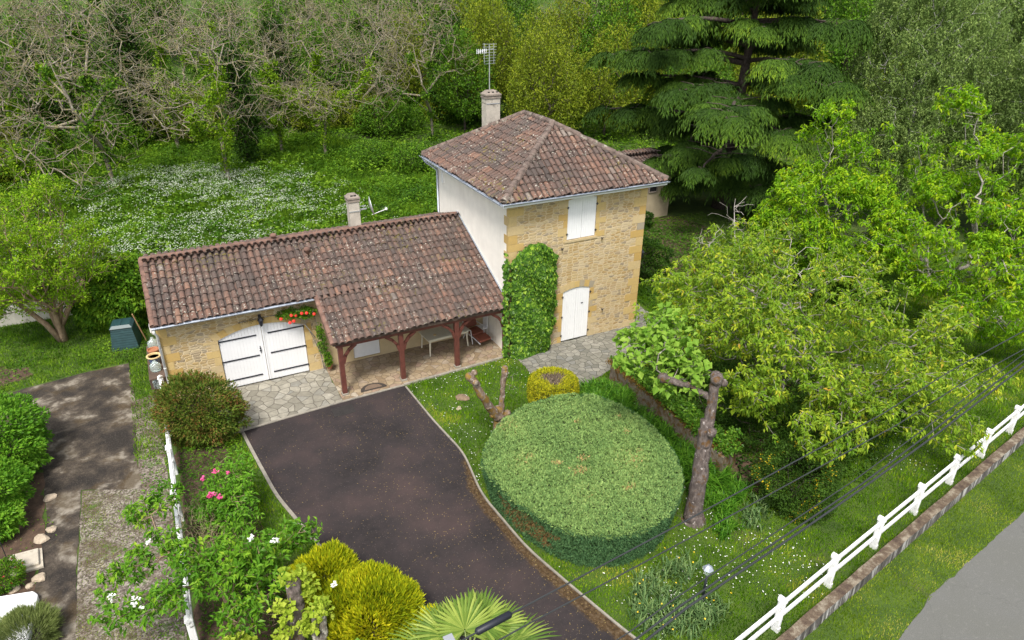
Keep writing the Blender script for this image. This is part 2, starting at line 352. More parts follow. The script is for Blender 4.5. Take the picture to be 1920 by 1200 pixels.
def road_mat():
    m, t, b, out = newmat('grey_tarmac'); v = coords(t)
    c = ramp(t, noise(t, v, 60, 4, .7), [(.3, (.07,.07,.064)), (.7, (.18,.18,.168))])
    c = mixc(t, ramp(t, noise(t, v, .5, 5, .6), [(.4, (0,0,0)), (.7, (.4,.4,.4))]), c, (.105,.105,.085))
    c = mixc(t, ramp(t, noise(t, v, 9, 7, .75), [(.55, (0,0,0)), (.7, (.5,.5,.5))]), c, (.22,.215,.195))
    vo = t.nodes.new('ShaderNodeTexVoronoi'); vo.feature = 'DISTANCE_TO_EDGE'; vo.inputs['Scale'].default_value = .45; wn = t.nodes.new('ShaderNodeTexNoise'); wn.inputs['Scale'].default_value = 2; wn.inputs['Detail'].default_value = 6; ad = t.nodes.new('ShaderNodeVectorMath'); ad.operation = 'ADD'; t.links.new(v, wn.inputs['Vector']); t.links.new(wn.outputs['Color'], ad.inputs[0]); t.links.new(v, ad.inputs[1]); t.links.new(ad.outputs[0], vo.inputs['Vector'])
    c = mixc(t, ramp(t, vo.outputs['Distance'], [(.002, (.30,.30,.30)), (.007, (0,0,0))]), c, (.06,.06,.055))
    t.links.new(c, b.inputs['Base Color']); b.inputs['Roughness'].default_value = .9
    bump(t, b, noise(t, v, 90, 3), .4, .006); return m
M_road = road_mat()
def curbwall_mat():
    m, t, b, out = newmat('streaked_concrete'); v = coords(t, (7, 7, .8)); v2 = coords(t)
    c = ramp(t, noise(t, v, 1, 6, .7), [(.38, (.035,.03,.03)), (.52, (.12,.11,.10)), (.6, (.45,.44,.42)), (.7, (.60,.60,.58))])
    g = t.nodes.new('ShaderNodeNewGeometry'); s = t.nodes.new('ShaderNodeSeparateXYZ'); t.links.new(g.outputs['Normal'], s.inputs[0])
    topc = ramp(t, noise(t, v2, 3, 8, .75), [(.35, (.05,.03,.022)), (.5, (.12,.085,.055)), (.62, (.27,.23,.17)), (.75, (.35,.32,.26))])
    c = mixc(t, ramp(t, s.outputs[2], [(.4, (0,0,0)), (.6, (1,1,1))]), c, topc)
    t.links.new(c, b.inputs['Base Color']); b.inputs['Roughness'].default_value = .95
    bump(t, b, noise(t, v2, 22, 6, .7), .8, .03); return m
M_curbwall = curbwall_mat()
# leaves
L_ivy = leafmat('ivy_leaf', [(0, (.022,.065,.012)), (.5, (.055,.135,.02)), (.85, (.12,.235,.035)), (1, (.24,.36,.06))], .25, .3)
L_cherry = leafmat('cherry_leaf', [(0, (.075,.17,.02)), (.35, (.14,.25,.03)), (.7, (.25,.36,.045)), (.93, (.42,.46,.06)), (1, (.42,.20,.06))], .4)
L_cherry2 = leafmat('cherry_leaf_bright', [(0, (.08,.21,.012)), (.4, (.15,.31,.018)), (.8, (.31,.48,.025)), (.96, (.38,.42,.03)), (1, (.40,.20,.04))], .45)
L_catalpa = leafmat('catalpa_leaf', [(0, (.11,.24,.04)), (.5, (.19,.34,.07)), (1, (.30,.44,.12))], .45)
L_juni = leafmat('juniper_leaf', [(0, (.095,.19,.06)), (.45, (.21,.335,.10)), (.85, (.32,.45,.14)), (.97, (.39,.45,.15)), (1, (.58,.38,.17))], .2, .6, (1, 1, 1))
L_juni_side = leafmat('juniper_side_leaf', [(0, (.035,.09,.035)), (.5, (.065,.145,.052)), (1, (.12,.22,.08))], .15, .6, (1, 1, 1))  # darker than the top: less new growth, plus weaker sky light painted in
L_juni_dead = leafmat('dead_juniper', [(0, (.10,.065,.045)), (1, (.20,.13,.085))], .1, .8)
L_gold = leafmat('golden_conifer', [(0, (.12,.19,.012)), (.45, (.28,.33,.015)), (.85, (.46,.46,.02)), (1, (.60,.55,.04))], .3, .6)
L_goldtop = leafmat('golden_topiary', [(0, (.13,.17,.015)), (.5, (.28,.29,.02)), (1, (.46,.42,.03))], .25, .6)
L_lime = leafmat('lime_leaf', [(0, (.08,.18,.012)), (.5, (.17,.32,.018)), (.85, (.29,.43,.03)), (1, (.38,.46,.06))], .4)
L_laurel = leafmat('laurel_leaf', [(0, (.05,.15,.02)), (.5, (.10,.25,.03)), (1, (.18,.35,.05))], .35, .4)
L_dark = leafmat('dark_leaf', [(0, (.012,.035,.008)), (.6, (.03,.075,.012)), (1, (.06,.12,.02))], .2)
L_mid = leafmat('mid_leaf', [(0, (.025,.075,.010)), (.5, (.075,.18,.02)), (1, (.18,.31,.035))], .35)
L_photinia = leafmat('red_tinged_leaf', [(0, (.05,.10,.02)), (.55, (.11,.16,.035)), (.78, (.15,.12,.05)), (1, (.21,.085,.05))], .3)
L_olive = leafmat('olive_leaf', [(0, (.08,.13,.015)), (.5, (.17,.23,.025)), (1, (.30,.34,.045))], .4)
L_birch = leafmat('birch_leaf', [(0, (.07,.12,.05)), (.5, (.15,.23,.10)), (1, (.31,.41,.20))], .4)
L_cedar = leafmat('cedar_needle', [(0, (.010,.028,.008)), (.5, (.030,.068,.013)), (.8, (.07,.135,.02)), (1, (.20,.30,.03))], .12, .6)
L_grass = leafmat('grass_blade', [(0, (.04,.11,.005)), (.4, (.095,.22,.008)), (.75, (.18,.33,.015)), (.93, (.28,.42,.03)), (1, (.42,.43,.10))], .4)
L_tallgrass = leafmat('tall_herbs', [(0, (.028,.075,.008)), (.5, (.080,.18,.016)), (1, (.19,.32,.035))], .35)
L_daylily = leafmat('strap_leaf', [(0, (.025,.09,.010)), (.5, (.055,.16,.02)), (1, (.13,.28,.04))], .35, .35)
L_iris = leafmat('grey_green_strap_leaf', [(0, (.07,.14,.045)), (.5, (.12,.21,.07)), (1, (.22,.32,.11))], .3, .4, (1, 1, 1))
L_palm = leafmat('palm_frond', [(0, (.08,.15,.04)), (.5, (.15,.23,.065)), (1, (.30,.37,.13))], .35, .4)
L_vine = leafmat('vine_leaf', [(0, (.20,.30,.04)), (.5, (.32,.42,.07)), (1, (.44,.50,.13))], .45)
L_litter = leafmat('twig_litter', [(0, (.10,.07,.05)), (1, (.25,.19,.13))], .0, .9)
B_grey = bark('grey_bark', (.08,.065,.052), (.16,.14,.115), (.30,.28,.24), lich=(.40,.38,.32))
B_bare = bark('lichen_bark', (.075,.06,.045), (.19,.165,.125), (.42,.385,.31), lich=(.27,.24,.07))
B_twig = bark('fawn_twigs', (.13,.11,.055), (.215,.18,.095), (.31,.265,.145))
B_pale = bark('pale_twigs', (.16,.14,.12), (.30,.27,.23), (.48,.45,.40))
B_dark = bark('dark_bark', (.030,.022,.018), (.065,.048,.038), (.12,.095,.075))
B_poll = bark('pollard_bark', (.045,.033,.03), (.10,.078,.068), (.19,.155,.14), moss=(.11,.055,.014), lich=(.36,.32,.30), mt=.56, lt=.63)
B_tan = bark('smooth_tan_bark', (.18,.12,.075), (.27,.19,.12), (.34,.26,.17))
# ------------------------------------------------------------------ foliage generators
def unit(v): return v/np.maximum(np.linalg.norm(v, axis=-1, keepdims=True), 1e-9)
def leaves(C, D, N, L, W, fold=.18, droop=0.):
    """one folded quad per leaf"""
    n = len(C); D = unit(D); S = unit(np.cross(D, N)); N = np.cross(S, D)
    L = np.broadcast_to(np.asarray(L, float), (n,))[:, None]; W = np.broadcast_to(np.asarray(W, float), (n,))[:, None]
    m = C + D*L*.45
    V = np.stack([C, m + S*W*.5 + N*W*fold, C + D*L - np.array([0, 0, 1])*L*droop, m - S*W*.5 + N*W*fold], 1)
    return V.reshape(-1, 3), np.arange(4*n).reshape(n, 4)
def rdir(n, r=None): return unit((r or rng).normal(size=(n, 3)))
def edge_tubes(A, B, ra, rb, k):
    n = len(A)
    if n == 0: return np.zeros((0, 3)), np.zeros((0, 4), int)
    D = unit(B-A); ref = np.where(np.abs(D[:, 2:3]) < .9, np.array([[0, 0, 1.]]), np.array([[1., 0, 0]]))
    X = unit(np.cross(D, ref)); Y = np.cross(D, X); a = np.arange(k)*2*pi/k
    ring = X[:, None]*np.cos(a)[None, :, None] + Y[:, None]*np.sin(a)[None, :, None]
    V = np.concatenate([A[:, None]+ring*ra[:, None, None], (B+D*rb[:, None]*.3)[:, None]+ring*rb[:, None, None]], 1).reshape(-1, 3)
    j = np.arange(k); q = np.stack([j, (j+1) % k, k+(j+1) % k, k+j], 1)
    F = (np.arange(n)[:, None, None]*2*k + q[None]).reshape(-1, 4)
    return V, F
def cat_mesh(parts):
    Vs = []; Fs = []; c = 0
    for V, F in parts:
        if len(V): Vs.append(V); Fs.append(F+c); c += len(V)
    return np.concatenate(Vs), [f for f in Fs]
def skeleton(trunk, pts, alpha=.35, rtip=.006, expo=.45, jit=.12, r=None, sub=True, rmax=None):
    """greedy tree: trunk polyline + attractor points -> nodes, parent, radius"""
    r = r or rng
    P = [np.array(trunk[0], float)]; par = [-1]
    for i in range(1, len(trunk)):
        a, b = np.array(trunk[i-1], float), np.array(trunk[i], float); m = max(2, int(np.linalg.norm(b-a)/.4))
        for k in range(1, m+1): P.append(a+(b-a)*k/m); par.append(len(P)-2)
    nt_ = len(P); pts = np.asarray(pts); top = P[-1]
    dd = np.min([np.linalg.norm(pts-P[i], axis=1) for i in range(nt_//3, nt_, 2)] + [np.linalg.norm(pts-top, axis=1)], axis=0)
    pts = pts[np.argsort(dd)]
    N = nt_ + 2*len(pts); X = np.zeros((N, 3)); X[:nt_] = P; dist = np.zeros(N); parent = np.full(N, -1); parent[:nt_] = par
    for i in range(1, nt_): dist[i] = dist[i-1] + .3*np.linalg.norm(X[i]-X[i-1])
    n = nt_; lo = max(1, nt_//3)
    for p in pts:
        d = np.linalg.norm(X[lo:n]-p, axis=1); j = lo + int(np.argmin(d + alpha*dist[lo:n])); L = d[j-lo]
        if sub and L > .35:
            mid = (X[j]+p)/2 + r.normal(size=3)*L*jit + np.array([0, 0, L*.06])
            X[n] = mid; parent[n] = j; dist[n] = dist[j]+L/2; j = n; n += 1
        X[n] = p; parent[n] = j; dist[n] = dist[j]+np.linalg.norm(X[j]-p); n += 1
    X = X[:n]; parent = parent[:n]
    cnt = np.zeros(n); ch = np.zeros(n, int)
    for i in range(n-1, 0, -1):
        if ch[i] == 0: cnt[i] += 1
        cnt[parent[i]] += cnt[i]; ch[parent[i]] += 1
    rad = rtip*np.maximum(cnt, 1)**expo
    if rmax: rad = np.minimum(rad, rmax)
    return X, parent, rad, ch
def skel_mesh(X, parent, rad, kmin=3, thick=.03):
    i = np.arange(1, len(X)); p = parent[1:]; ra = np.minimum(rad[p], rad[i]*1.5); rb = rad[i]
    m = rb > thick
    return [edge_tubes(X[p][m], X[i][m], ra[m], rb[m], 7), edge_tubes(X[p][~m], X[i][~m], ra[~m], rb[~m], kmin)]
def inblobs(blobs, n, shell=.5, r=None):
    """random points in a union of ellipsoids; shell>0 pushes points outward"""
    r = r or rng
    vol = np.array([b[3]*b[4]*b[5] for b in blobs])**.8; k = r.choice(len(blobs), n, p=vol/vol.sum())
    B = np.array(blobs)[k]; d = rdir(n, r); q = r.random(n)**(1/3*(1-shell))
    return B[:, :3] + d*q[:, None]*B[:, 3:6]
def clumpy(blobs, n, r, k=70, rs=(.35, .8)):
    c = inblobs(blobs, k, .85, r); q = r.uniform(*rs, k); return inblobs([(*c[i], q[i], q[i], q[i]*.75) for i in range(k)], n, .2, r)
def rosettes(T, D, m, L, W, drop=.35, spread=.8, r=None, jitter=.02):
    """m leaves round each tip"""
    r = r or rng; n = len(T)
    C = np.repeat(T, m, 0) + r.normal(size=(n*m, 3))*jitter
    Dd = unit(np.repeat(unit(D), m, 0)*.35 + rdir(n*m, r)*spread + np.array([0, 0, -drop]))
    N = unit(np.array([0, 0, 1.]) + rdir(n*m, r)*.5)
    s = r.uniform(.7, 1.2, n*m)
    V, F = leaves(C, Dd, N, L*s, W*s, droop=.15)
    base = np.repeat(r.random(n), m)
    return V, F, np.clip(base*.6 + r.random(n*m)*.4, 0, 1)
def tips_of(X, parent, rad, ch, rthr):
    i = np.where((rad <= rthr) & (np.arange(len(X)) > 3))[0]
    return X[i], unit(X[i]-X[parent[i]]+1e-6)
def make_tree(name, label, cat, base, trunk, blobs, npts, bmat, lmat, leafL, leafW, m=9, group=None, alpha=.35, rtip=.006, expo=.45, shell=.5,
              extra=1.0, drop=.35, spread=.8, seed=1, rthr=.02, rmax=None, jitter=.05, tmax=None, lump=None):
    r = np.random.default_rng(seed); t = thing(name, label, cat, base, group); b = np.array(base, float)
    pts = inblobs([(q[0]+b[0], q[1]+b[1], q[2]+b[2], *q[3:]) for q in blobs], npts, shell, r)
    if lump: pts = np.concatenate([pts[:len(pts)//5], clumpy([(q[0]+b[0], q[1]+b[1], q[2]+b[2], *q[3:]) for q in blobs], npts, r, *lump)])
    X, pa, rad, ch = skeleton([np.array(q)+b for q in trunk], pts, alpha, rtip, expo, r=r, rmax=rmax)
    V, F = cat_mesh(skel_mesh(X, pa, rad)); npmesh('trunk', V, F, bmat, t, smooth=True)
    T, D = tips_of(X, pa, rad, ch, rthr)
    if extra != 1:
        k = r.choice(len(T), int(len(T)*extra)); T, D = T[k] + r.normal(size=(len(k), 3))*.12, D[k]
    V, F, a = rosettes(T, D, m, leafL, leafW, drop, spread, r, jitter)
    npmesh('crown', V, F, lmat, t, {'rnd': a}); return t
def bush_points(blobs, n, r, noise_amp=.12, zmin=.03, shell=.12):
    """points near the outer surface of lumpy ellipsoids + outward normals"""
    A = np.array(blobs); w = (A[:, 3]*A[:, 4]+A[:, 3]*A[:, 5]+A[:, 4]*A[:, 5])
    k = r.choice(len(A), n, p=w/w.sum()); B = A[k]; d = rdir(n, r)
    f = 1 + noise_amp*(np.sin(d[:, 0]*9+B[:, 0]*3)*np.sin(d[:, 1]*8+B[:, 1]*5)+np.sin(d[:, 2]*10+d[:, 0]*6)) - np.abs(r.normal(size=n))*shell
    P = B[:, :3] + d*B[:, 3:6]*f[:, None]; Nn = unit(d/B[:, 3:6])
    keep = P[:, 2] > zmin
    for b in blobs:
        q = (P-np.array(b[:3]))/np.array(b[3:6]); keep &= (np.linalg.norm(q, axis=1) > .72)
    return P[keep], Nn[keep]
def make_bush(name, label, cat, base, blobs, n, lmat, L, W, group=None, seed=1, out=.9, drop=.1, amp=.12, stems=True, bmat=None, shell=.12, part='foliage', spread=.7):
    r = np.random.default_rng(seed); t = thing(name, label, cat, base, group); b = np.array(base, float)
    bl = [(q[0]+b[0], q[1]+b[1], q[2]+b[2], *q[3:]) for q in blobs]
    P, Nn = bush_points(bl, n, r, amp, b[2]+.03, shell)
    D = unit(Nn*out + rdir(len(P), r)*spread + np.array([0, 0, .25-drop])); N = unit(Nn + rdir(len(P), r)*.6 + np.array([0, 0, .4]))
    s = r.uniform(.7, 1.25, len(P)); V, F = leaves(P, D, N, L*s, W*s, droop=drop)
    cl = nz(P[:, 0]*3, P[:, 1]*3+P[:, 2]*2, 1, seed)*.18
    npmesh(part, V, F, lmat, t, {'rnd': np.clip(r.random(len(P))*.8+.1+cl, 0, 1)})
    if stems:
        pts = inblobs([(q[0], q[1], q[2], q[3]*.8, q[4]*.8, q[5]*.8) for q in bl], 90+15*len(bl), .4, r); pts = pts[pts[:, 2] > b[2]+.1]
        X, pa, rad, ch = skeleton([b, b+np.array([0, 0, .25])], pts, .2, .006, .5, r=r, rmax=.08)
        V, F = cat_mesh(skel_mesh(X, pa, rad)); npmesh('stems', V, F, bmat or B_dark, t, smooth=True)
    return t
def blades(P, h, wd, lean=.35, r=None, bend=.3):
    """grass: one triangle pair (quad folded) per blade"""
    r = r or rng; n = len(P); a = r.uniform(0, 2*pi, n); S = np.stack([np.cos(a), np.sin(a), 0*a], 1)
    la = r.uniform(0, 2*pi, n); Ld = np.stack([np.cos(la), np.sin(la), 0*la], 1)*(r.random(n)*lean)[:, None]
    h = (h*r.uniform(.5, 1.25, n))[:, None]; w_ = wd/2
    V = np.stack([P-S*w_, P+S*w_, P+(Ld+np.array([0, 0, 1]))*h*.99], 1).reshape(-1, 3)
    return V, np.arange(3*n).reshape(n, 3)
def scatter(poly, dens, r, excl=()):
    xs = [p[0] for p in poly]; ys = [p[1] for p in poly]
    n = int((max(xs)-min(xs))*(max(ys)-min(ys))*dens); x = r.uniform(min(xs), max(xs), n); y = r.uniform(min(ys), max(ys), n)
    k = inpoly(x, y, poly)
    for e in excl: k &= ~inpoly(x, y, e)
    return x[k], y[k]
def strap_clump(P, nb, L, wd, r, arch=.8, nseg=4):
    """arching strap leaves; P: clump centres (n,3)"""
    n = len(P)*nb; C = np.repeat(P, nb, 0) + np.c_[r.normal(size=(n, 2))*.07, np.zeros(n)]
    a = r.uniform(0, 2*pi, n); Hd = np.stack([np.cos(a), np.sin(a), 0*a], 1); S = np.stack([-np.sin(a), np.cos(a), 0*a], 1)
    Ln = L*r.uniform(.65, 1.15, n); ar = arch*r.uniform(.5, 1.3, n); rows = []
    for k in range(nseg+1):
        s = k/nseg; out = Ln*(.15*s+ar*.55*s*s); z = Ln*(.95*s-.75*ar*s*s*s); ww = wd*(1-.85*s**2)*.5
        c = C + Hd*out[:, None] + np.stack([0*z, 0*z, z], 1); rows += [c-S*ww, c+S*ww]
    V = np.stack(rows, 1).reshape(-1, 3); k2 = 2*(nseg+1)
    F = np.concatenate([np.arange(n)[:, None]*k2 + np.array([[2*k, 2*k+1, 2*k+3, 2*k+2]]) for k in range(nseg)])
    rv = r.random(n); return V, F, np.tile(rv, nseg)
# ------------------------------------------------------------------ ground, roads and paths
def sheet(name, poly, z, mat, rough=.0, step=.25, seed=3, label=None, cat=None, kind='structure', thick=0):
    r = np.random.default_rng(seed); pts = []
    for i in range(len(poly)):
        a, b = np.array(poly[i]), np.array(poly[(i+1) % len(poly)]); m = max(1, int(np.linalg.norm(b-a)/step)) if rough else 1
        for k in range(m):
            p = a+(b-a)*k/m
            if rough and k: p = p + r.normal(size=2)*rough
            pts.append(p)
    me = bpy.data.meshes.new(name); bm = bmesh.new(); c = np.mean(pts, 0)
    vs_ = [bm.verts.new((p[0]-c[0], p[1]-c[1], 0)) for p in pts]; f = bm.faces.new(vs_)
    if f.normal.z < 0: f.normal_flip()
    if thick:
        g = bmesh.ops.extrude_face_region(bm, geom=[f]); 
        for v in g['geom']:
            if isinstance(v, bmesh.types.BMVert): v.co.z += thick
    bmesh.ops.triangulate(bm, faces=[q for q in bm.faces if len(q.verts) > 4]); bmesh.ops.recalc_face_normals(bm, faces=bm.faces)
    if not thick and bm.faces and sum(q.normal.z for q in bm.faces) < 0:
        for q in bm.faces: q.normal_flip()
    bm.to_mesh(me); bm.free(); me.materials.append(mat)
    o = bpy.data.objects.new(name, me); COL.objects.link(o); o.location = (c[0], c[1], z)
    return tag(o, label, cat, None, kind)
# one ground sheet to the horizon
gx = np.concatenate([np.linspace(-700, -60, 12), np.linspace(-54, 70, 80), np.linspace(80, 800, 12)])
gy = np.concatenate([np.linspace(-300, -40, 6), np.linspace(-30, 40, 36), np.linspace(43, 140, 40), np.linspace(150, 800, 12)])
GX, GY = np.meshgrid(gx, gy); GZ = hill(GX, GY) + np.where(GY > 12, nz(GX, GY, .25, 4)*.12*np.clip((GY-12)/8, 0, 1), 0)
nxg = len(gx); idx = np.arange(GX.size).reshape(GX.shape)
Fq = np.stack([idx[:-1, :-1], idx[:-1, 1:], idx[1:, 1:], idx[1:, :-1]], -1).reshape(-1, 4)
tag(npmesh('ground', np.stack([GX.ravel(), GY.ravel(), GZ.ravel()], 1), Fq, M_ground, smooth=True), 'green grassy ground of the garden rising into a wooded slope', 'ground', kind='structure')
# driveway: fine grid with a moss stain along its right edge
LEFT = [(-9.62, -.42), (-9.50, -1.6), (-9.20, -4.15), (-8.62, -6.47), (-8.0, -8.6), (-7.3, -11.0), (-6.7, -13.6), (-6.3, -15.4)]
RIGHT = [(-4.22, -.22), (-4.10, -2.7), (-3.90, -4.7), (-4.20, -6.64), (-4.02, -8.98), (-3.62, -10.67), (-3.22, -12.24), (-2.75, -13.6), (-2.1, -15.4)]
def resamp(pl, ys):
    pl = sorted(pl, key=lambda p: p[1]); return np.interp(ys, [p[1] for p in pl], [p[0] for p in pl])
ys = np.linspace(-.42, -15.4, 130); xl_ = resamp(LEFT, ys); xr_ = resamp(RIGHT, ys)
ker = np.ones(9)/9
xl_[6:-6] = np.convolve(xl_, ker, 'same')[6:-6]; xr_[6:-6] = np.convolve(xr_, ker, 'same')[6:-6]
uu = np.linspace(0, 1, 60); DX = xl_[:, None]+(xr_-xl_)[:, None]*uu; DY = np.repeat(ys[:, None], 60, 1)
DY = DY + np.linspace(0, .2, 60)[None]*np.clip(1+ (DY+.42)/3, 0, 1)
idx = np.arange(DX.size).reshape(DX.shape); Fq = np.stack([idx[:-1, :-1], idx[1:, :-1], idx[1:, 1:], idx[:-1, 1:]], -1).reshape(-1, 4)
dr = (xr_[:, None]-DX); am = np.clip(1-dr/.42, 0, 1)*np.clip((-DY-3.8)/2.5, 0, 1)*1.3 + .45*np.clip(1-dr/1.5, 0, 1)*np.clip((-DY-9)/2, 0, 1) + .35*np.clip(1-(DX-xl_[:, None])/.25, 0, 1)
am = am.ravel()[Fq].mean(1)
tag(npmesh('driveway', np.stack([DX.ravel(), DY.ravel(), np.full(DX.size, .012)], 1), Fq, M_drive, attr={'moss': am}), 'dark purple tarmac driveway with rusty moss along its right kerb', 'driveway', kind='structure')
# kerbs
def kerb(name, line, wd, h, mat, label):
    pl = [np.array(p) for p in line]; L_, R2 = [], []
    for i, p in enumerate(pl):
        d = pl[min(i+1, len(pl)-1)]-pl[max(i-1, 0)]; d = d/np.linalg.norm(d); n = np.array([-d[1], d[0]]); L_.append(p+n*wd/2); R2.append(p-n*wd/2)
    V = []; F = []; n = len(pl)
    for a, b in zip(L_, R2): V += [(a[0], a[1], 0), (a[0], a[1], h), (b[0], b[1], h), (b[0], b[1], 0)]
    for i in range(n-1):
        for k in range(3): F.append((i*4+k, i*4+k+1, i*4+k+5, i*4+k+4))
    return tag(npmesh(name, np.array(V), np.array(F), mat), label, 'kerb', kind='structure')
kerb('kerb', list(zip(xr_+.03, ys)), .05, .045, M_conc, 'narrow mossy concrete kerb along the right side of the driveway')
kerb('kerb', list(zip(xl_-.03, ys)), .09, .03, M_conc, 'crumbly narrow kerb along the left side of the driveway')
sheet('apron', [(-10.3, -.62), (-6.36, -.30), (-6.36, 2.12), (-10.3, 2.12)], .016, M_paveA, .012, label='cream crazy paving apron in front of the garage doors', cat='paving')
sheet('patio', [(-6.36, -.30), (-4.2, -.25), (-.0, .02), (0, 2.12), (-6.36, 2.12)], .03, M_paveB, label='buff crazy paving floor under the porch', cat='paving')
kerb('kerb', [(-4.2, -.27), (-2.2, -.2), (-.02, -.08)], .10, .06, M_conc, 'pale concrete edge between porch floor and lawn')
kerb('kerb', [(-10.3, -.66), (-8.4, -.50), (-6.4, -.36), (-4.2, -.29)], .08, .04, M_conc, 'pale concrete edge between crazy paving and driveway')
sheet('path', [(.12, -.1), (.2, -1.0), (.12, -1.55), (.95, -2.75), (1.3, -3.2), (2.9, -2.6), (4.5, -2.2), (6.0, -1.9), (7.1, -1.2), (7.1, 3.5), (5.84, 3.5), (5.84, 0), (0.05, 0)], .014, M_paveC, .03, label='grey crazy paving path at the foot of the house', cat='path')
sheet('yard', [(-17.5, 5.0), (-16.1, 5.2), (-14.2, 5.55), (-12.7, 5.6), (-12.55, 2.5), (-12.6, -.9), (-12.5, -2.2), (-14.0, -1.5), (-14.0, -4.5), (-13.9, -9.5), (-14.9, -9.5), (-14.85, -5.5), (-14.75, -2.5), (-15.0, 0.), (-17.5, 1.0)], .012, M_yard, .012, label='stained mossy concrete yard and track of the neighbouring plot', cat='concrete yard')
sheet('gravel', [(-12.6, 2.8), (-11.85, 3.0), (-11.8, -12.), (-13.95, -12.), (-13.98, -1.55), (-12.55, -2.1)], .008, M_gravel, .015, label='patchy gravel strip with weeds beside the white fence', cat='gravel')
sheet('bed', [(-14.95, -.2), (-14.8, -2.5), (-14.88, -5.4), (-17.5, -5.4), (-17.5, -.2)], .009, M_soil, .06, label='bare soil bed with stones by the concrete slab', cat='soil')
sheet('bed', [(-11.5, 1.9), (-10.35, 1.9), (-10.3, -1.0), (-9.75, -3), (-9.75, -8.8), (-9.0, -11.8), (-11.6, -11.8)], .006, M_soil, .08, label='soil bed under the shrubs beside the white fence', cat='soil')
sheet('bed', [(7.3, 3.0), (12, 2.5), (17, 8), (16.6, 10.5), (12, 11.5), (8, 9)], .006, M_soil, .1, label='brown soil under the shrubs right of the house', cat='soil')
sheet('bed', [(1.0, -3.4), (4, -3.2), (8, -4), (9, -9), (5, -10.2), (1.8, -10.0), (1.7, -6)], .006, M_soil, .1, label='dark soil bed under the cherry tree', cat='soil')
sheet('bed', [(-18, 7.4), (-15.9, 6.9), (-15.7, 6.2), (-17, 5.4), (-19, 5.4)], .006, M_soil, .1, label='bare brown heap of soil at the left edge', cat='soil')
kb = (11.97-.22, -11.99+13.98); kl = math.hypot(*kb); kd = (kb[0]/kl, kb[1]/kl); kn = (kd[1], -kd[0])   # fence direction and its outward normal
def along(s, off=0): return (.22+kd[0]*s+kn[0]*off, -13.98+kd[1]*s+kn[1]*off)
sheet('road', [along(-30, 1.25), along(1.7, 1.25), along(3.6, 1.1), along(5.3, 1.17), along(8.4, 1.26), along(14, 1.3), along(40, 1.3), along(40, 6), along(-30, 6)], .010, M_road, .015, .2, label='grey tarmac road beyond the low wall', cat='road')
# ------------------------------------------------------------------ the house
W_, D_, HW = 5.84, 6.51, 5.98
GX0, YG, SL, YR, ZR = -11.42, 2.12, .465, 4.45, 4.22     # garage wing: left end, front wall, slope, ridge
ZP = lambda y: ZR - SL*(YR-y)
house = thing('house', 'ochre stone house with two-storey hipped tower, low garage wing, porch and brown canal tile roofs', 'house', (0, 0, 0))
def tiles(name, O, U, V, width, length, clips=(), mat=M_tile, seed=5, cw=.222, rl=.33, keep=None):
    """canal tiles on the plane O + u*U + v*V (v up the slope)"""
    r = np.random.default_rng(seed); O, U, V = map(lambda q: np.array(q, float), (O, U, V)); U = unit(U); V = unit(V); N = np.cross(U, V)
    nc = int(round(width/cw)); cw = width/nc; nr = int(math.ceil(length/rl)); I, J = np.meshgrid(np.arange(nc), np.arange(nr), indexing='ij'); I = I.ravel(); J = J.ravel(); n = len(I)
    k = 7; th = np.linspace(0, pi, k); Vs = []; Fs = []; at = []; off = 0
    def strip(uc, v0, v1, r0, r1, h0, h1, sgn, jit):
        nonlocal off
        a = np.stack([np.cos(th), np.sin(th)*sgn], 1)
        P = []
        for v_, rr, h_ in ((v0, r0, h0), (v1, r1, h1)):
            u_ = uc[:, None] + a[None, :, 0]*rr[:, None]; hh = h_[:, None] + a[None, :, 1]*rr[:, None]*.8
            P.append(O + u_[..., None]*U + v_[:, None, None]*V + hh[..., None]*N)
        X = np.stack(P, 1).reshape(-1, 3); j = np.arange(k-1); q = np.stack([j, j+1, k+j+1, k+j], 1)
        Fs.append((np.arange(len(uc))[:, None, None]*2*k + q[None]).reshape(-1, 4)+off); Vs.append(X); off += len(X)
        at.append(np.repeat(jit, k-1))
    col = np.clip(r.random(n)*.60 + .18*np.repeat(r.random(nc), nr) + .12 + .24*nz(I*.30, J*.5, 1, seed+2), 0, 1)
    ju = r.normal(size=n)*.006; jh = np.abs(r.normal(size=n))*.007 + .010*np.clip(nz(I*.35, J*.45, 1, seed), 0, 1); ju = ju + .010*nz(J*.6+0*I, I*.15, 1, seed+1); jv = r.normal(size=n)*.012 + np.repeat(r.normal(size=nc)*.02, nr)
    uc = (I+.5)*cw + ju; v0 = J*rl - .04 + jv; one = np.ones(n)
    strip(uc, v0, v0+rl+.06, one*.088, one*.072, .055+jh, .028+jh*.5, 1, col)
    # thickness ring at the lower lip
    strip(uc, v0, v0+.004, one*.088, one*.074, .055+jh, .045+jh, 1, col*.6)
    uc2 = I*cw + r.normal(size=n)*.004
    strip(uc2, v0+.03, v0+rl+.09, one*.080, one*.070, .062+jh, .042+jh*.5, -1, r.random(n)*.5)
    X = np.concatenate(Vs); F = np.concatenate(Fs); A = np.concatenate(at)
    if keep is not None:
        c = X[F].mean(1); m = np.ones(len(F), bool)
        for (p, nn) in keep: m &= ((c-np.array(p))@np.array(nn)) < .0
        F = F[m]; A = A[m]
    return X, F, A
def deck(V, F, name, parent, mat=M_deck): return MB().add(V, F).build(name, mat, parent)
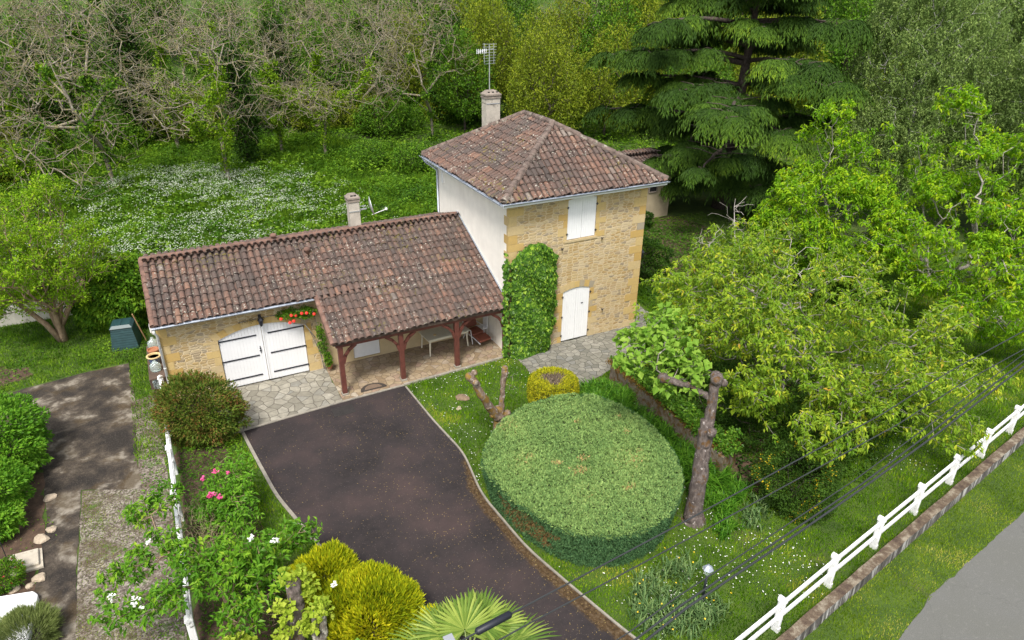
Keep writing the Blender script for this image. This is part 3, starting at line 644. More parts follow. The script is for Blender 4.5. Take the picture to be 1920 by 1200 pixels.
# --- lean-to roof of the wing
cs = math.sqrt(1+SL*SL); Vd = (0, 1/cs, SL/cs)
XL, YE1, YE2, XB = -11.47, 1.763, -.13, -6.46
parts = []
P1 = tiles('t', (XL, YE1, ZP(YE1)), (1, 0, 0), Vd, -XL, (YR-YE1)*cs, seed=5)
P2 = tiles('t', (XB, YE2, ZP(YE2)), (1, 0, 0), Vd, -XB, (YE1-YE2)*cs-.02, seed=6)
yb_ = 6.75; P3 = tiles('t', (0, yb_, ZR-.30*(yb_-YR)), (-1, 0, 0), (0, -1, .30), -XL, (yb_-YR)*math.sqrt(1.09), seed=8)
X = []; F = []; A = []; c = 0
for x_, f_, a_ in (P1, P2, P3): X.append(x_); F.append(f_+c); A.append(a_); c += len(x_)
wing_roof = npmesh('roof', np.concatenate(X), np.concatenate(F), M_tile, house, {'rnd': np.concatenate(A)}, smooth=False)
wing_roof['label'] = 'long brown lichen-spotted canal tile roof of the garage wing and porch'
def slab(quad, t): # quad of 4 pts; makes thickness t downward
    q = [Vector(p) for p in quad]; V = q + [p-Vector((0, 0, t)) for p in q]
    return V, [(0,1,2,3),(7,6,5,4),(0,4,5,1),(1,5,6,2),(2,6,7,3),(3,7,4,0)]
m = MB()
m.add(*slab([(XL+.02, YE1+.03, ZP(YE1+.03)-.02), (-.004, YE1+.03, ZP(YE1+.03)-.02), (-.004, YR, ZP(YR)-.02), (XL+.02, YR, ZP(YR)-.02)], .10))
m.add(*slab([(XB+.02, YE2+.03, ZP(YE2+.03)-.022), (-.006, YE2+.03, ZP(YE2+.03)-.022), (-.006, YE1+.025, ZP(YE1+.025)-.022), (XB+.02, YE1+.025, ZP(YE1+.025)-.022)], .09))
m.add(*slab([(XL+.02, YR+.003, ZR-.02), (-.004, YR+.003, ZR-.02), (-.004, yb_-.02, ZR-.02-.30*(yb_-YR)), (XL+.02, yb_-.02, ZR-.02-.30*(yb_-YR))], .10))
m.build('roof_boarding', M_deck, house)
def ridge_caps(name, a, b, parent, r0=.115, seed=2, mat=M_ridge):
    rr = np.random.default_rng(seed); a, b = Vector(a), Vector(b); L = (b-a).length; n = int(L/.36); d = (b-a)/L; m = MB()
    sx = d.cross(Vector((0, 0, 1))).normalized(); uv = sx.cross(d)
    for i in range(n):
        p = a+d*(L*i/n); q = a+d*(L*(i+1.12)/n); o = Vector(rr.normal(size=3)*.008); V = []
        for (pt, rad) in ((p, r0*1.05), (q, r0*.88)):
            for j in range(9):
                t = pi*j/8; V.append(pt+o+sx*cos(t)*rad+uv*sin(t)*rad*.8)
        for (pt, rad) in ((p, r0*.85),):
            for j in range(9):
                t = pi*j/8; V.append(pt+o+d*.004+sx*cos(t)*rad+uv*sin(t)*rad*.75)
        F = [(j, j+1, 9+j+1, 9+j) for j in range(8)]+[(j, j+1, 18+j+1, 18+j) for j in range(8)]
        m.add(V, F)
    # mortar bed
    m.beam(a-uv*.03, b-uv*.03, r0*2.1, .07, uv)
    return m.build(name, mat, parent)
M_ridge2 = simple('terracotta_ridge', (.16,.090,.066), .85, var=.45, scale=4, bumpy=.4, col2=(.30,.26,.2), thr=.62)
ridge_caps('ridge_tiles', (XL-.02, YR, ZR+.055), (-.02, YR, ZR+.055), house, mat=M_ridge2)
# verge tiles at the left gable and zinc flashing along the tower
ridge_caps('verge_tiles', (XL+.02, YE1-.03, ZP(YE1)+.05), (XL+.02, YR, ZR+.05), house, .09, 4, M_ridge2)
ridge_caps('verge_tiles', (XB+.03, YE2-.05, ZP(YE2)+.045), (XB+.03, YE1-.05, ZP(YE1)+.045), house, .085, 6, M_ridge2)
m = MB()
m.beam((-.045, YE2, ZP(YE2)+.16), (-.045, YR, ZR+.16), .09, .02, (1, 0, 1)); m.build('roof_flashing', M_zinc, house)
# --- walls of the wing
def wall(name, mat, plane, x0, x1, z0, z1, at, holes=(), depth=.12, parent=house, topf=None):
    """rectangular wall face with rectangular openings and reveals. plane 'y' faces -y, 'x' faces -x"""
    xs = sorted({x0, x1, *[h[0] for h in holes], *[h[1] for h in holes]}); zs = sorted({z0, z1, *[h[2] for h in holes], *[h[3] for h in holes]})
    V = []; F = []
    def P(x, z, d=0): return (x, at+d, z) if plane == 'y' else (at+d, x, z)
    def quad(*p): F.append(tuple(range(len(V), len(V)+4))); V.extend(p)
    for i in range(len(xs)-1):
        for j in range(len(zs)-1):
            cx, cz = (xs[i]+xs[i+1])/2, (zs[j]+zs[j+1])/2
            if any(h[0] < cx < h[1] and h[2] < cz < h[3] for h in holes): continue
            quad(P(xs[i], zs[j]), P(xs[i+1], zs[j]), P(xs[i+1], zs[j+1]), P(xs[i], zs[j+1]))
    for h in holes:
        a, b, c_, d_ = h
        quad(P(a, c_), P(a, d_), P(a, d_, depth), P(a, c_, depth)); quad(P(b, c_), P(b, d_), P(b, d_, depth), P(b, c_, depth))
        quad(P(a, d_), P(b, d_), P(b, d_, depth), P(a, d_, depth)); quad(P(a, c_), P(b, c_), P(b, c_, depth), P(a, c_, depth))
        quad(P(a, c_, depth), P(b, c_, depth), P(b, d_, depth), P(a, d_, depth))
    me = bpy.data.meshes.new(name); me.from_pydata(V, [], F); me.materials.append(mat)
    o = bpy.data.objects.new(name, me); COL.objects.link(o); o.parent = parent; return o
GA, GB, GH, GAP = -9.71, -6.915, 1.93, 2.24
Zt = ZP(YG)-.10
g = wall('wall', M_stone, 'y', GX0, XB-.02, -.1, Zt, YG, [(GA, GB, 0, GAP)]); g['label'] = 'ochre rubble stone wall round the garage doors'
g = wall('wall', M_ochre_render, 'y', XB-.02, 0, -.1, Zt, YG+.004, [(-5.27, -4.27, .08, 2.0)]); g['label'] = 'smooth ochre rendered wall at the back of the porch'
m = MB(); prof = [(YG, -.1), (YG, Zt), (YR, ZR-.12), (6.45, ZR-.12-.3*2.0), (6.45, -.1)]
m.prism([(y, z) for y, z in prof], GX0, GX0+.02, 'x'); m.box(GX0+.02, 6.43, -.1, -.0, 6.45, ZR-.75)
g = m.build('wall', M_ochre_render, house); g['label'] = 'gable and rear wall of the garage wing'
# --- tower walls
DX0, DX1, DH, DA = 2.327, 3.55, 2.14, 2.27
WX0, WX1, WZ0, WZ1, WA = 2.38, 3.60, 4.215, 5.72, 5.80
g = wall('wall', M_stone, 'y', 0, W_, -.1, HW, 0, [(DX0, DX1, 0, DA), (WX0, WX1, WZ0, WA)], .09); g['label'] = 'tall coursed ochre stone front wall'
g = wall('wall', M_plaster, 'x', 0, D_, -.1, HW, 0); g['label'] = 'smooth cream rendered side wall above the porch roof'
m = MB(); m.box(W_-.02, .004, -.1, W_, D_, HW); m.box(.01, D_-.02, -.1, W_-.02, D_, HW); g = m.build('wall', M_ochre_render, house); g['label'] = 'hidden right and rear walls of the tower'
# quoins and jamb stones: proud blocks with a colour each
def blocks(name, specs, seed, label):
    r = np.random.default_rng(seed); V = []; F = []; A = []
    for (x0, y0, z0, x1, y1, z1) in specs:
        b = .008; n = len(V)
        V += [(x0,y0,z0),(x1,y0,z0),(x1,y1,z0),(x0,y1,z0),(x0,y0,z1),(x1,y0,z1),(x1,y1,z1),(x0,y1,z1)]
        F += [[n+i for i in q] for q in ((0,3,2,1),(4,5,6,7),(0,1,5,4),(1,2,6,5),(2,3,7,6),(3,0,4,7))]; A += [r.random()]*6
    o = npmesh(name, np.array(V), np.array(F), M_quoin, house, {'rnd': A}); o['label'] = label; return o
r_ = np.random.default_rng(3); sp = []; sp2 = []; z = 0; i = 0
while z < HW-.1:
    h = min(r_.uniform(.26, .36), HW-.02-z); a = .52 if i % 2 else .30
    sp.append((-.012, -.012, z+.006, a*r_.uniform(.9, 1.2), (.14 if i % 2 else .34), z+h-.006))
    a2 = .30 if i % 2 else .56; sp2.append((W_-a2*r_.uniform(.9, 1.15), -.012, z+.006, W_+.012, .3, z+h-.006)); z += h; i += 1
blocks('corner_stones', sp, 11, 'large yellow dressed quoins at the left corner of the tower'); blocks('corner_stones', sp2, 17, 'large yellow dressed quoins at the right corner of the tower')
def jambs(x0, x1, z0, z1, seed, y=0, proud=.010, wmin=.16, wmax=.34, sides=(0, 1)):
    r = np.random.default_rng(seed); out = []
    for side in sides:
        z = z0; i = side
        while z < z1-.08:
            h = min(r.uniform(.2, .34), z1-z); a = (wmax if i % 2 else wmin)*r.uniform(.85, 1.15)
            out.append((x0-a, y-proud, z+.005, x0-.004, y+.03, z+h-.005) if side == 0 else (x1+.004, y-proud, z+.005, x1+a, y+.03, z+h-.005)); z += h; i += 1
    return out
for sd_ in (0, 1): blocks('jamb_stones', jambs(DX0, DX1, 0, DH, 1+sd_, sides=(sd_,)), 12+sd_, 'yellow stones on the %s of the ground floor door' % ('left', 'right')[sd_])
for sd_ in (0, 1): blocks('jamb_stones', jambs(WX0, WX1, WZ0-.05, WZ1, 2+sd_, wmax=.45, sides=(sd_,)), 23+sd_, 'yellow stones on the %s of the upstairs shutters' % ('left', 'right')[sd_])
blocks('window_sill', [(WX0-.10, -.03, WZ0-.09, WX1+.1, .05, WZ0-.008)], 13, 'thin stone sill under the upstairs shutters')
for sd_ in (0, 1): blocks('jamb_stones', jambs(GA, GB, 0, GH, 3+sd_, YG, wmin=.25, wmax=.42, sides=(sd_,)), 14+sd_, 'yellow stones on the %s of the garage doors' % ('left', 'right')[sd_])
blocks('corner_stones', [(GX0-.012, YG-.012, z0, GX0+(.5 if k % 2 else .28), YG+.2, z0+.29) for k, z0 in enumerate(np.arange(0, 2.8, .3))], 15, 'yellow quoins at the left corner of the garage')
def arch_z(x, x0, x1, zs, za):
    u = (x-x0)/(x1-x0)*2-1; return zs+(za-zs)*(1-u*u)
def arch_stones(x0, x1, zs, za, y, nst, hgt, seed, label, ext=.12, proud=.012):
    """voussoirs over a segmental arch, filling down to the curve"""
    r = np.random.default_rng(seed); V = []; F = []; A = []; xs = np.linspace(x0-ext, x1+ext, nst+1)
    for i in range(nst):
        a, b = xs[i]+.003, xs[i+1]-.003; sub = np.linspace(a, b, 4); c = r.random(); hh = hgt*r.uniform(.92, 1.1)
        for k in range(3):
            p, q = sub[k], sub[k+1]; n = len(V)
            f = lambda t: arch_z(min(max(t, x0), x1), x0, x1, zs, za)
            lo = (f(p), f(q)); hi = (f(p)+hh, f(q)+hh); cxm = (x0+x1)/2; sk = lambda t: (t-cxm)*.10
            V += [(p, y-proud, lo[0]), (q, y-proud, lo[1]), (q+sk(q), y-proud, hi[1]), (p+sk(p), y-proud, hi[0]), (p, y+.09, lo[0]), (q, y+.09, lo[1]), (q, y+.09, hi[1]), (p, y+.09, hi[0])]
            F += [[n+j for j in qd] for qd in ((0,1,2,3),(0,4,5,1),(3,2,6,7),(0,3,7,4),(1,5,6,2))]; A += [c]*5
    o = npmesh('arch_stones', np.array(V), np.array(F), M_quoin, house, {'rnd': A}); o['label'] = label
arch_stones(DX0, DX1, DH, DA-.01, 0, 7, .26, 21, 'shallow arch of yellow stones over the door')
arch_stones(WX0, WX1, WZ1, WA-.01, 0, 6, .14, 22, 'shallow stone arch over the upstairs shutters')
arch_stones(GA, GB, GH, GAP-.01, YG, 13, .24, 23, 'wide yellow arch of stones over the garage doors')
# --- shutters and doors
def leaf_door(name, x0, x1, z0, zs, za, ax0, ax1, y, npl, parent, label=None, thick=.035):
    m = MB(); w1 = (x1-x0)/npl
    for i in range(npl):
        a, b = x0+i*w1+.003, x0+(i+1)*w1-.003
        f = lambda t: arch_z(t, ax0, ax1, zs, za)-.012
        V = [(a, y, z0), (b, y, z0), (b, y, f(b)), (a, y, f(a))]; V += [(p[0], y+thick, p[2]) for p in V]
        m.add(V, [(0,1,2,3),(7,6,5,4),(0,4,5,1),(1,5,6,2),(2,6,7,3),(3,7,4,0)])
    m.box(x0+.004, y+.012, z0+.01, x1-.004, y+thick-.004, zs-.02)
    o = m.build(name, M_white, parent)
    if label: o['label'] = label
    return o
def hinge(x, z, parent, w=.10, h=.09, y=0):
    m = MB(); m.box(x-.012, y-.03, z-h/2, x+.012, y+.0, z+h/2); m.box(x-w/2, y-.018, z-.012, x+w/2, y-.006, z+.012); return m.build('hinge', M_iron, parent)
d = leaf_door('shutter', DX0+.01, (DX0+DX1)/2-.004, .04, DH, DA, DX0, DX1, .03, 6, house, 'left white plank leaf of the ground floor door shutter')
for z in (.3, 1.1, 1.95): hinge(DX0-.01, z, d)
d = leaf_door('shutter', (DX0+DX1)/2+.004, DX1-.01, .04, DH, DA, DX0, DX1, .03, 6, house, 'right white plank leaf of the ground floor door shutter')
for z in (.3, 1.1, 1.95): hinge(DX1+.01, z, d)
MB().box(3.18, .005, 1.52, 3.26, .03, 1.55).build('handle', M_iron, d)
d = leaf_door('shutter', WX0+.01, (WX0+WX1)/2-.004, WZ0+.02, WZ1, WA, WX0, WX1, .02, 6, house, 'left white plank leaf of the upstairs shutter')
for z in (4.45, 5.45): hinge(WX0-.01, z, d)
d = leaf_door('shutter', (WX0+WX1)/2+.004, WX1-.01, WZ0+.02, WZ1, WA, WX0, WX1, .02, 6, house, 'right white plank leaf of the upstairs shutter')
for z in (4.45, 5.45): hinge(WX1+.01, z, d)
for x, z in ((2.12, 3.95), (3.85, 4.1), (4.1, 1.1)):
    m = MB(); m.beam((x, -.08, z), (x+.09, -.08, z+.012), .02, .02); m.beam((x+.045, 0, z), (x+.045, -.1, z-.03), .02, .02); m.beam((x+.05, -.08, z), (x+.03, -.08, z-.07), .02, .02); m.build('shutter_hook', M_iron, house)
gm = (GA+GB)/2
for (a, b, s, lb) in ((GA+.015, gm-.006, -1, 'left white plank leaf of the garage door'), (gm+.006, GB-.015, 1, 'right white plank leaf of the garage door')):
    d = leaf_door('garage_door', a, b, .03, GH, GAP, GA, GB, YG+.04, 13, house, lb)
    for z in (.30, 1.06, 1.84):
        m = MB(); x0, x1 = (a-.01, b-.18) if s < 0 else (a+.18, b+.01)
        m.box(x0, YG+.018, z-.022, x1, YG+.037, z+.022); xe = x0 if s < 0 else x1
        m.box(xe-.015, YG-.012, z-.07, xe+.015, YG+.02, z+.03); m.build('strap_hinge', M_iron, d)
    if s < 0:
        m = MB(); m.box(b-.13, YG+.01, 1.14, b-.11, YG+.038, 1.40); m.box(b-.155, YG+.0, 1.22, b-.085, YG+.03, 1.245); m.box(b-.145, YG+.0, 1.31, b-.095, YG+.03, 1.33); m.build('latch', M_iron, d)
    else: MB().box(a+.0, YG+.015, .05, a+.05, YG+.038, GAP-.09).build('cover_strip', M_white, d)
d = leaf_door('shutter', -5.26, -4.28, .10, 2.0, 2.0, -5.27, -4.27, YG+.05, 10, house, 'white plank shutter door under the porch')
MB().box(-4.29, YG+.0, .95, -4.25, YG+.05, 1.12).build('handle', M_iron, d)
# --- porch timber
yP = -.02
beam_y = yP+.06
MB().beam((XB+.12, beam_y, ZP(beam_y)-.22), (-.02, beam_y, ZP(beam_y)-.22), .16, .17).build('porch_beam', M_wood, house, bevel=.008)
m = MB()
for x in np.arange(XB+.18, -.05, .48): m.beam((x, YE2+.06, ZP(YE2+.06)-.16), (x, YG-.01, ZP(YG)-.16), .07, .09)
m.build('rafters', M_wood, house)
zb = ZP(beam_y)-.30
for x in (-6.19, -4.10, -2.04, -.10):
    MB().box(x-.08, yP-.02, .03, x+.08, yP+.14, zb-.003).build('porch_post', M_wood, house, bevel=.008)
    MB().box(x-.11, yP-.05, .0, x+.11, yP+.17, .10).build('post_base', M_conc, house, bevel=.01)
    for s in (-1, 1):
        if (x < -6 and s < 0) or (x > -.2 and s > 0): continue
        pts = [(x+s*.08, yP+.06, zb-.62), (x+s*.16, yP+.06, zb-.36), (x+s*.30, yP+.06, zb-.18), (x+s*.52, yP+.06, zb-.02)]
        m = MB()
        for k in range(3):
            a, b = Vector(pts[k]), Vector(pts[k+1]); dn = (b-a).normalized(); m.beam(a-dn*.02, b+dn*.02, .09, .10, (0, 1, 0))
        m.build('porch_brace', M_wood, house)
# --- tower roof: hips, ridge running back
OV = .41; E0, E1, F0, F1 = -OV, W_+.56, -OV, D_+.66; ZE, ZT = 6.07, 7.90; cx_ = (E0+E1)/2
RF, RB = (cx_, 2.35, ZT), (cx_, 4.55, ZT)
FL, FR, BL, BR = (E0, F0, ZE), (E1, F0, ZE), (E0, F1, ZE), (E1, F1, ZE)
def face(corners, origin, U, hips, seed):
    o = np.array(origin, float); U = unit(np.array(U, float)); c = [np.array(q, float) for q in corners]
    n = unit(np.cross(c[1]-c[0], c[2]-c[0])); V = np.cross(n, U); 
    if V[2] < 0: V = -V
    ln = max((q-o)@V for q in c); wd = max((q-o)@U for q in c)
    keep = []
    for (a, b, inside) in hips:
        a, b = np.array(a, float), np.array(b, float); nn = np.cross(b-a, [0, 0, 1]); nn = unit(nn)
        if (np.array(inside)-a)@nn > 0: nn = -nn
        keep.append((a, nn))
    return tiles('t', o, U, V, wd, ln, seed=seed, keep=keep)
fr = face([FL, FR, RF], FL, (1, 0, 0), [(FL, RF, FR), (FR, RF, FL)], 31)
lf = face([BL, FL, RF], BL, (0, -1, 0), [(FL, RF, BL), (BL, RB, FL)], 32)
rg = face([FR, BR, RB], FR, (0, 1, 0), [(FR, RF, BR), (BR, RB, FR)], 33)
bk = face([BR, BL, RB], BR, (-1, 0, 0), [(BR, RB, BL), (BL, RB, BR)], 34)
X = []; F = []; A = []; c = 0
for x_, f_, a_ in (fr, lf, rg, bk): X.append(x_); F.append(f_+c); A.append(a_); c += len(x_)
troof = npmesh('roof', np.concatenate(X), np.concatenate(F), M_tile, house, {'rnd': np.concatenate(A)}); troof['label'] = 'hipped canal tile roof of the tower'
dz = .035
m = MB(); lo = lambda p: (p[0], p[1], p[2]-dz)
m.add([lo(FL), lo(FR), lo(BR), lo(BL), lo(RF), lo(RB)], [(0, 1, 4), (1, 2, 5, 4), (2, 3, 5), (3, 0, 4, 5)])
i_ = .03; m.add([(E0+i_, F0+i_, ZE-dz-.01), (E1-i_, F0+i_, ZE-dz-.01), (E1-i_, F1-i_, ZE-dz-.01), (E0+i_, F1-i_, ZE-dz-.01)], [(0, 3, 2, 1)])
m.build('roof_boarding', M_deck, house)
up_ = lambda p: (p[0], p[1], p[2]+.085)
for a, b, sd_ in ((FL, RF, 1), (FR, RF, 2), (BL, RB, 3), (BR, RB, 4), (RF, RB, 5)): ridge_caps('hip_tiles', up_(a), up_(b), house, .12, sd_)
# soffit / fascia and gutters
m = MB()
for a, b in (((E0, F0), (E1, F0)), ((E0, F0), (E0, F1)), ((E1, F0), (E1, F1))): m.beam((*a, ZE-.10), (*b, ZE-.10), .03, .11)
m.box(E0+.02, F0+.02, ZE-.155, E1-.02, 0, ZE-.14); m.box(E0+.02, 0, ZE-.155, 0, F1-.02, ZE-.14); m.box(W_, 0, ZE-.155, E1-.02, F1-.02, ZE-.14)
m.build('fascia', M_white, house)
def gutter(a, b, side, label=None):
    a, b = Vector(a), Vector(b); d = (b-a).normalized(); s = Vector(side); m = MB(); V = []; R0 = .062
    for p in (a, b):
        for R1 in (R0, R0-.008):
            for j in range(9):
                t = pi+pi*j/8; V.append(p+s*cos(t)*R1+Vector((0, 0, 1))*sin(t)*R1)
    F = [(j, j+1, 18+j+1, 18+j) for j in range(8)]+[(9+j+1, 9+j, 27+j, 27+j+1) for j in range(8)]+[(0, 9, 27, 18), (8, 26, 35, 17)]
    F += [tuple(range(9))+tuple(range(17, 8, -1)), tuple(range(18, 27))+tuple(range(35, 26, -1))]
    m.add(V, F); m.tube([a+s*R0+Vector((0,0,.0)), b+s*R0], .011, 6)
    o = m.build('gutter', M_zinc, house)
    if label: o['label'] = label
gutter((E0-.05, F0-.08, ZE-.01), (E1+.02, F0-.08, ZE-.01), (0, -1, 0), 'zinc gutter along the front eave of the tower')
gutter((E0-.08, F0-.02, ZE-.01), (E0-.08, F1, ZE-.01), (-1, 0, 0), 'zinc gutter along the left eave of the tower')
gutter((XL-.05, YE1-.07, ZP(YE1)-.0), (XB-.0, YE1-.07, ZP(YE1)-.0), (0, -1, 0), 'zinc gutter above the garage doors')
m = MB(); m.tube([(XL+.0, YE1-.07, ZP(YE1)-.04), (XL+.0, YE1-.07, ZP(YE1)-.16), (GX0+.0, YG-.09, ZP(YE1)-.42), (GX0+.0, YG-.09, .04)], .042, 10)
for z in (.25, 1.35): m.lathe((GX0, YG-.09, z), [(.048, 0), (.048, .03)], 10)
o = m.build('downpipe', M_whiteold, house, smooth=True); o['label'] = 'pale downpipe at the left corner of the garage'
m = MB(); m.tube([(E0-.06, F1-.12, ZE-.05), (E0+.05, F1-.25, ZE-.25), (-.06, D_-.06, ZE-.5), (-.06, D_-.06, 3.8), (-.10, D_-.3, 3.74), (-.45, D_-.5, 3.72)], .045, 10)
o = m.build('downpipe', M_zinc, house, smooth=True); o['label'] = 'dark zinc downpipe at the far left corner of the tower'
# small box and bracket on the cream wall
m = MB(); m.box(-.04, D_-.62, 5.15, -.002, D_-.48, 5.62); m.build('wall_box', M_white, house)
# wall lamps
def wall_lantern(x, y, z, nx, ny):
    t = MB(); bx, by = x+nx*.16, y+ny*.16
    t.beam((x, y, z-.02), (bx, by, z+.02), .02, .02); t.lathe((bx, by, z-.34), [(.02, 0), (.05, .04), (.085, .22), (.11, .235), (.09, .27), (.03, .33), (.012, .38)], 6)
    t.lathe((x+nx*.01, y+ny*.01, z-.02), [(.05, -.06), (.05, .06)], 8); return t.build('wall_lantern', M_iron, house)
wall_lantern(-8.3, YG-.01, 2.56, 0, -1)['label'] = 'black lantern above the garage doors'
wall_lantern(W_+.01, .15, 3.2, 1, 0)['label'] = 'lantern on the right corner of the tower'
# --- chimneys
def chimney(x, y, z0, z1, w, d, label, tip=.0, cap=.30):
    body = MB().box(x-w/2, y-d/2, z0, x+w/2, y+d/2, z1-cap).build('chimney', M_chim, house, bevel=.01); body['label'] = label
    m = MB(); zc = z1-cap
    m.box(x-w/2-.03, y-d/2-.03, zc+.003, x+w/2+.03, y+d/2+.03, zc+.06); m.box(x-w/2-.0, y-d/2-.0, zc+.06, x+w/2+.0, y+d/2+.0, zc+.11); m.box(x-w/2-.04, y-d/2-.04, zc+.11, x+w/2+.04, y+d/2+.04, zc+.17)
    a, b = w/2+.02, d/2+.02; t = .55
    m.add([(x-a, y-b, zc+.17), (x+a, y-b, zc+.17), (x+a, y+b, zc+.17), (x-a, y+b, zc+.17), (x-a*t, y-b*t, zc+cap), (x+a*t, y-b*t, zc+cap), (x+a*t, y+b*t, zc+cap), (x-a*t, y+b*t, zc+cap)], [(0,3,2,1),(4,5,6,7),(0,1,5,4),(1,2,6,5),(2,3,7,6),(3,0,4,7)])
    cp = m.build('chimney_cap', M_chimcap, body)
    h = MB(); n = 3 if w > .5 else 2
    for i in range(n):
        xx = x+(i-(n-1)/2)*w*.30; zz = zc+.17+.5*(cap-.17); yy = y-b+.5*(b-b*t)
        h.add([(xx-.05, yy-.02, zz-.028), (xx+.05, yy-.02, zz-.028), (xx+.05, yy+.012, zz+.032), (xx-.05, yy+.012, zz+.032)], [(0, 1, 2, 3)])
    h.build('vent_hole', M_dark, body); return body
c1 = chimney(2.36, 6.3, 5.9, 8.63, .62, .48, 'tall pale chimney behind the tower roof')
MB().beam((2.05, 6.3, 8.13), (2.67, 6.3, 8.13), .51, .02).build('strap', M_zinc, c1)
c2 = chimney(-4.1, 4.85, 3.7, 5.50, .40, .40, 'small grey chimney on the garage ridge', cap=.28)
# aerial: pole, boom with crossed elements
ant = MB().tube([(2.42, 6.55, 7.7), (2.42, 6.55, 10.35)], .022, 8).build('aerial_mast', M_alu, house); ant['label'] = 'tall television aerial strapped to the tower chimney'
m = MB(); AX = 2.42
m.beam((AX-.62, 6.4, 10.1), (AX+.30, 6.75, 10.16), .025, .025); m.beam((AX-.25, 6.5, 9.65), (AX-.25, 6.5, 10.40), .02, .02); m.beam((AX+.22, 6.6, 9.62), (AX+.22, 6.6, 10.38), .02, .02)
for k in range(8):
    z = 9.62+k*.105; m.beam((AX-.28, 6.45+.02*k, z), (AX+.30, 6.62-.02*k, z), .014, .014)
for k in range(6):
    x = AX-.62+k*.08; m.beam((x-.05, 6.25, 10.05+.015*k), (x+.10, 6.6, 10.14+.01*k), .016, .012); m.beam((x, 6.40, 10.02), (x+.03, 6.45, 10.19), .014, .014)
m.build('aerial_elements', M_alu, ant)
# satellite dish on the small chimney
arm = MB().beam((-3.9, 4.8, 4.86), (-3.62, 4.72, 4.9), .05, .05); arm.beam((-4.32, 4.64, 4.86), (-3.88, 4.64, 4.86), .02, .04); arm.beam((-3.9, 4.8, 5.0), (-3.66, 4.7, 5.0), .03, .03)
arm = arm.build('dish_bracket', M_alu, house); arm['label'] = 'satellite dish with feed arm on the small chimney'
Md = Matrix.Translation((-3.52, 4.66, 4.98)) @ Matrix.Rotation(R_(-12), 4, 'Z') @ Matrix.Rotation(R_(78), 4, 'Y')
m = MB(); prof = [(0, .0), (.12, .012), (.24, .045), (.34, .09), (.345, .085), (.24, .035), (.12, .0), (0.001, -.012)]
V = []; k = 20
for (r_0, z) in prof:
    for j in range(k): V.append(Md @ Vector((r_0*cos(2*pi*j/k)*1.1, r_0*sin(2*pi*j/k), z)))
m.add(V, [(i*k+j, i*k+(j+1) % k, (i+1)*k+(j+1) % k, (i+1)*k+j) for i in range(len(prof)-1) for j in range(k)]); m.build('dish', M_alu, arm, smooth=True)
m = MB(); m.tube([(-3.46, 4.62, 4.66), (-2.98, 4.42, 4.86)], .014, 6); m.lathe((-2.96, 4.41, 4.86), [(.03, -.03), (.055, .0), (.05, .05), (.0, .07)], 10); m.build('feed_arm', M_white, arm)
# roof vents
for x, y in ((-7.16, 4.47), (-6.2, 3.62)):
    z = ZP(y)+.06; m = MB().lathe((x, y, z), [(.09, -.05), (.085, .12), (.10, .13), (.14, .15), (.09, .22), (.0, .25)], 12); o = m.build('roof_vent', M_ridge2, house, smooth=True)
    o['label'] = 'terracotta vent on the ridge' if y > 4 else 'terracotta mushroom vent on the roof slope'
# ------------------------------------------------------------------ outbuilding behind the tower
ob = thing('outbuilding', 'low grey rendered outbuilding with tiled roof in shade behind the tower, under the cedar', 'outbuilding', (14.2, 13, 0))
M_obw = simple('grey_ochre_render', (.36,.30,.20), .9, var=.15, scale=2, bumpy=.3)
m = MB(); m.box(11.6, 10.9, -.1, 16.25, 15, 2.62); m.build('wall', M_obw, ob)
m = MB(); m.box(14.7, 10.88, 1.62, 15.2, 10.93, 2.25); wf = m.build('window', M_dark, ob)
m = MB()
for a in (((14.66, 10.87, 1.6), (15.24, 10.87, 1.6)), ((14.66, 10.87, 2.28), (15.24, 10.87, 2.28)), ((14.66, 10.87, 1.6), (14.66, 10.87, 2.28)), ((15.24, 10.87, 1.6), (15.24, 10.87, 2.28))): m.beam(*a, .07, .06)
m.build('frame', M_chimcap, wf)
X, F, A = tiles('t', (11.3, 10.5, 2.56), (1, 0, 0), (0, 1, .32), 5.2, 2.7, seed=41); X2, F2, A2 = tiles('t', (16.5, 15.4, 2.56), (-1, 0, 0), (0, -1, .32), 5.2, 2.7, seed=42)
npmesh('roof', np.concatenate([X, X2]), np.concatenate([F, F2+len(X)]), M_tile, ob, {'rnd': np.concatenate([A, A2])})
ridge_caps('ridge_tiles', (11.3, 12.95, 3.40), (16.5, 12.95, 3.40), ob, .11, 9)
m = MB(); m.prism([(10.55, 2.54), (12.95, 3.31), (15.35, 2.54)], 11.35, 16.45, 'x'); m.build('roof_boarding', M_deck, ob)
# ------------------------------------------------------------------ clipped shrubs
def outline_r(pts, th):
    """radius of a closed outline (relative to its centre) at angles th"""
    P = np.array(pts); a = np.arctan2(P[:, 1], P[:, 0]); rr = np.hypot(P[:, 0], P[:, 1]); o = np.argsort(a); a, rr = a[o], rr[o]
    return np.interp(th, np.r_[a-2*pi, a, a+2*pi], np.r_[rr, rr, rr])
HEDGE = [(-4.25, -6.85), (-3.6, -5.95), (-2.47, -5.1), (-.9, -4.85), (.25, -5.25), (.80, -6.5), (.80, -8.0), (.42, -9.3), (-.33, -10.2), (-1.2, -10.68), (-2.3, -10.72), (-3.3, -10.2), (-3.9, -9.1), (-4.2, -7.75)]
hc = np.mean(HEDGE, 0); hrel = np.array(HEDGE)-hc
hedge = thing('round_hedge', 'large flat-topped round clipped juniper hedge between driveway and pollarded tree', 'hedge', (hc[0], hc[1], 0))
rh = np.random.default_rng(51); n = 115000; th = rh.uniform(0, 2*pi, n); q = np.sqrt(rh.random(n))*1.0; HT_ = 1.27
Ro = outline_r(hrel, th); x = hc[0]+np.cos(th)*Ro*q; y = hc[1]+np.sin(th)*Ro*q
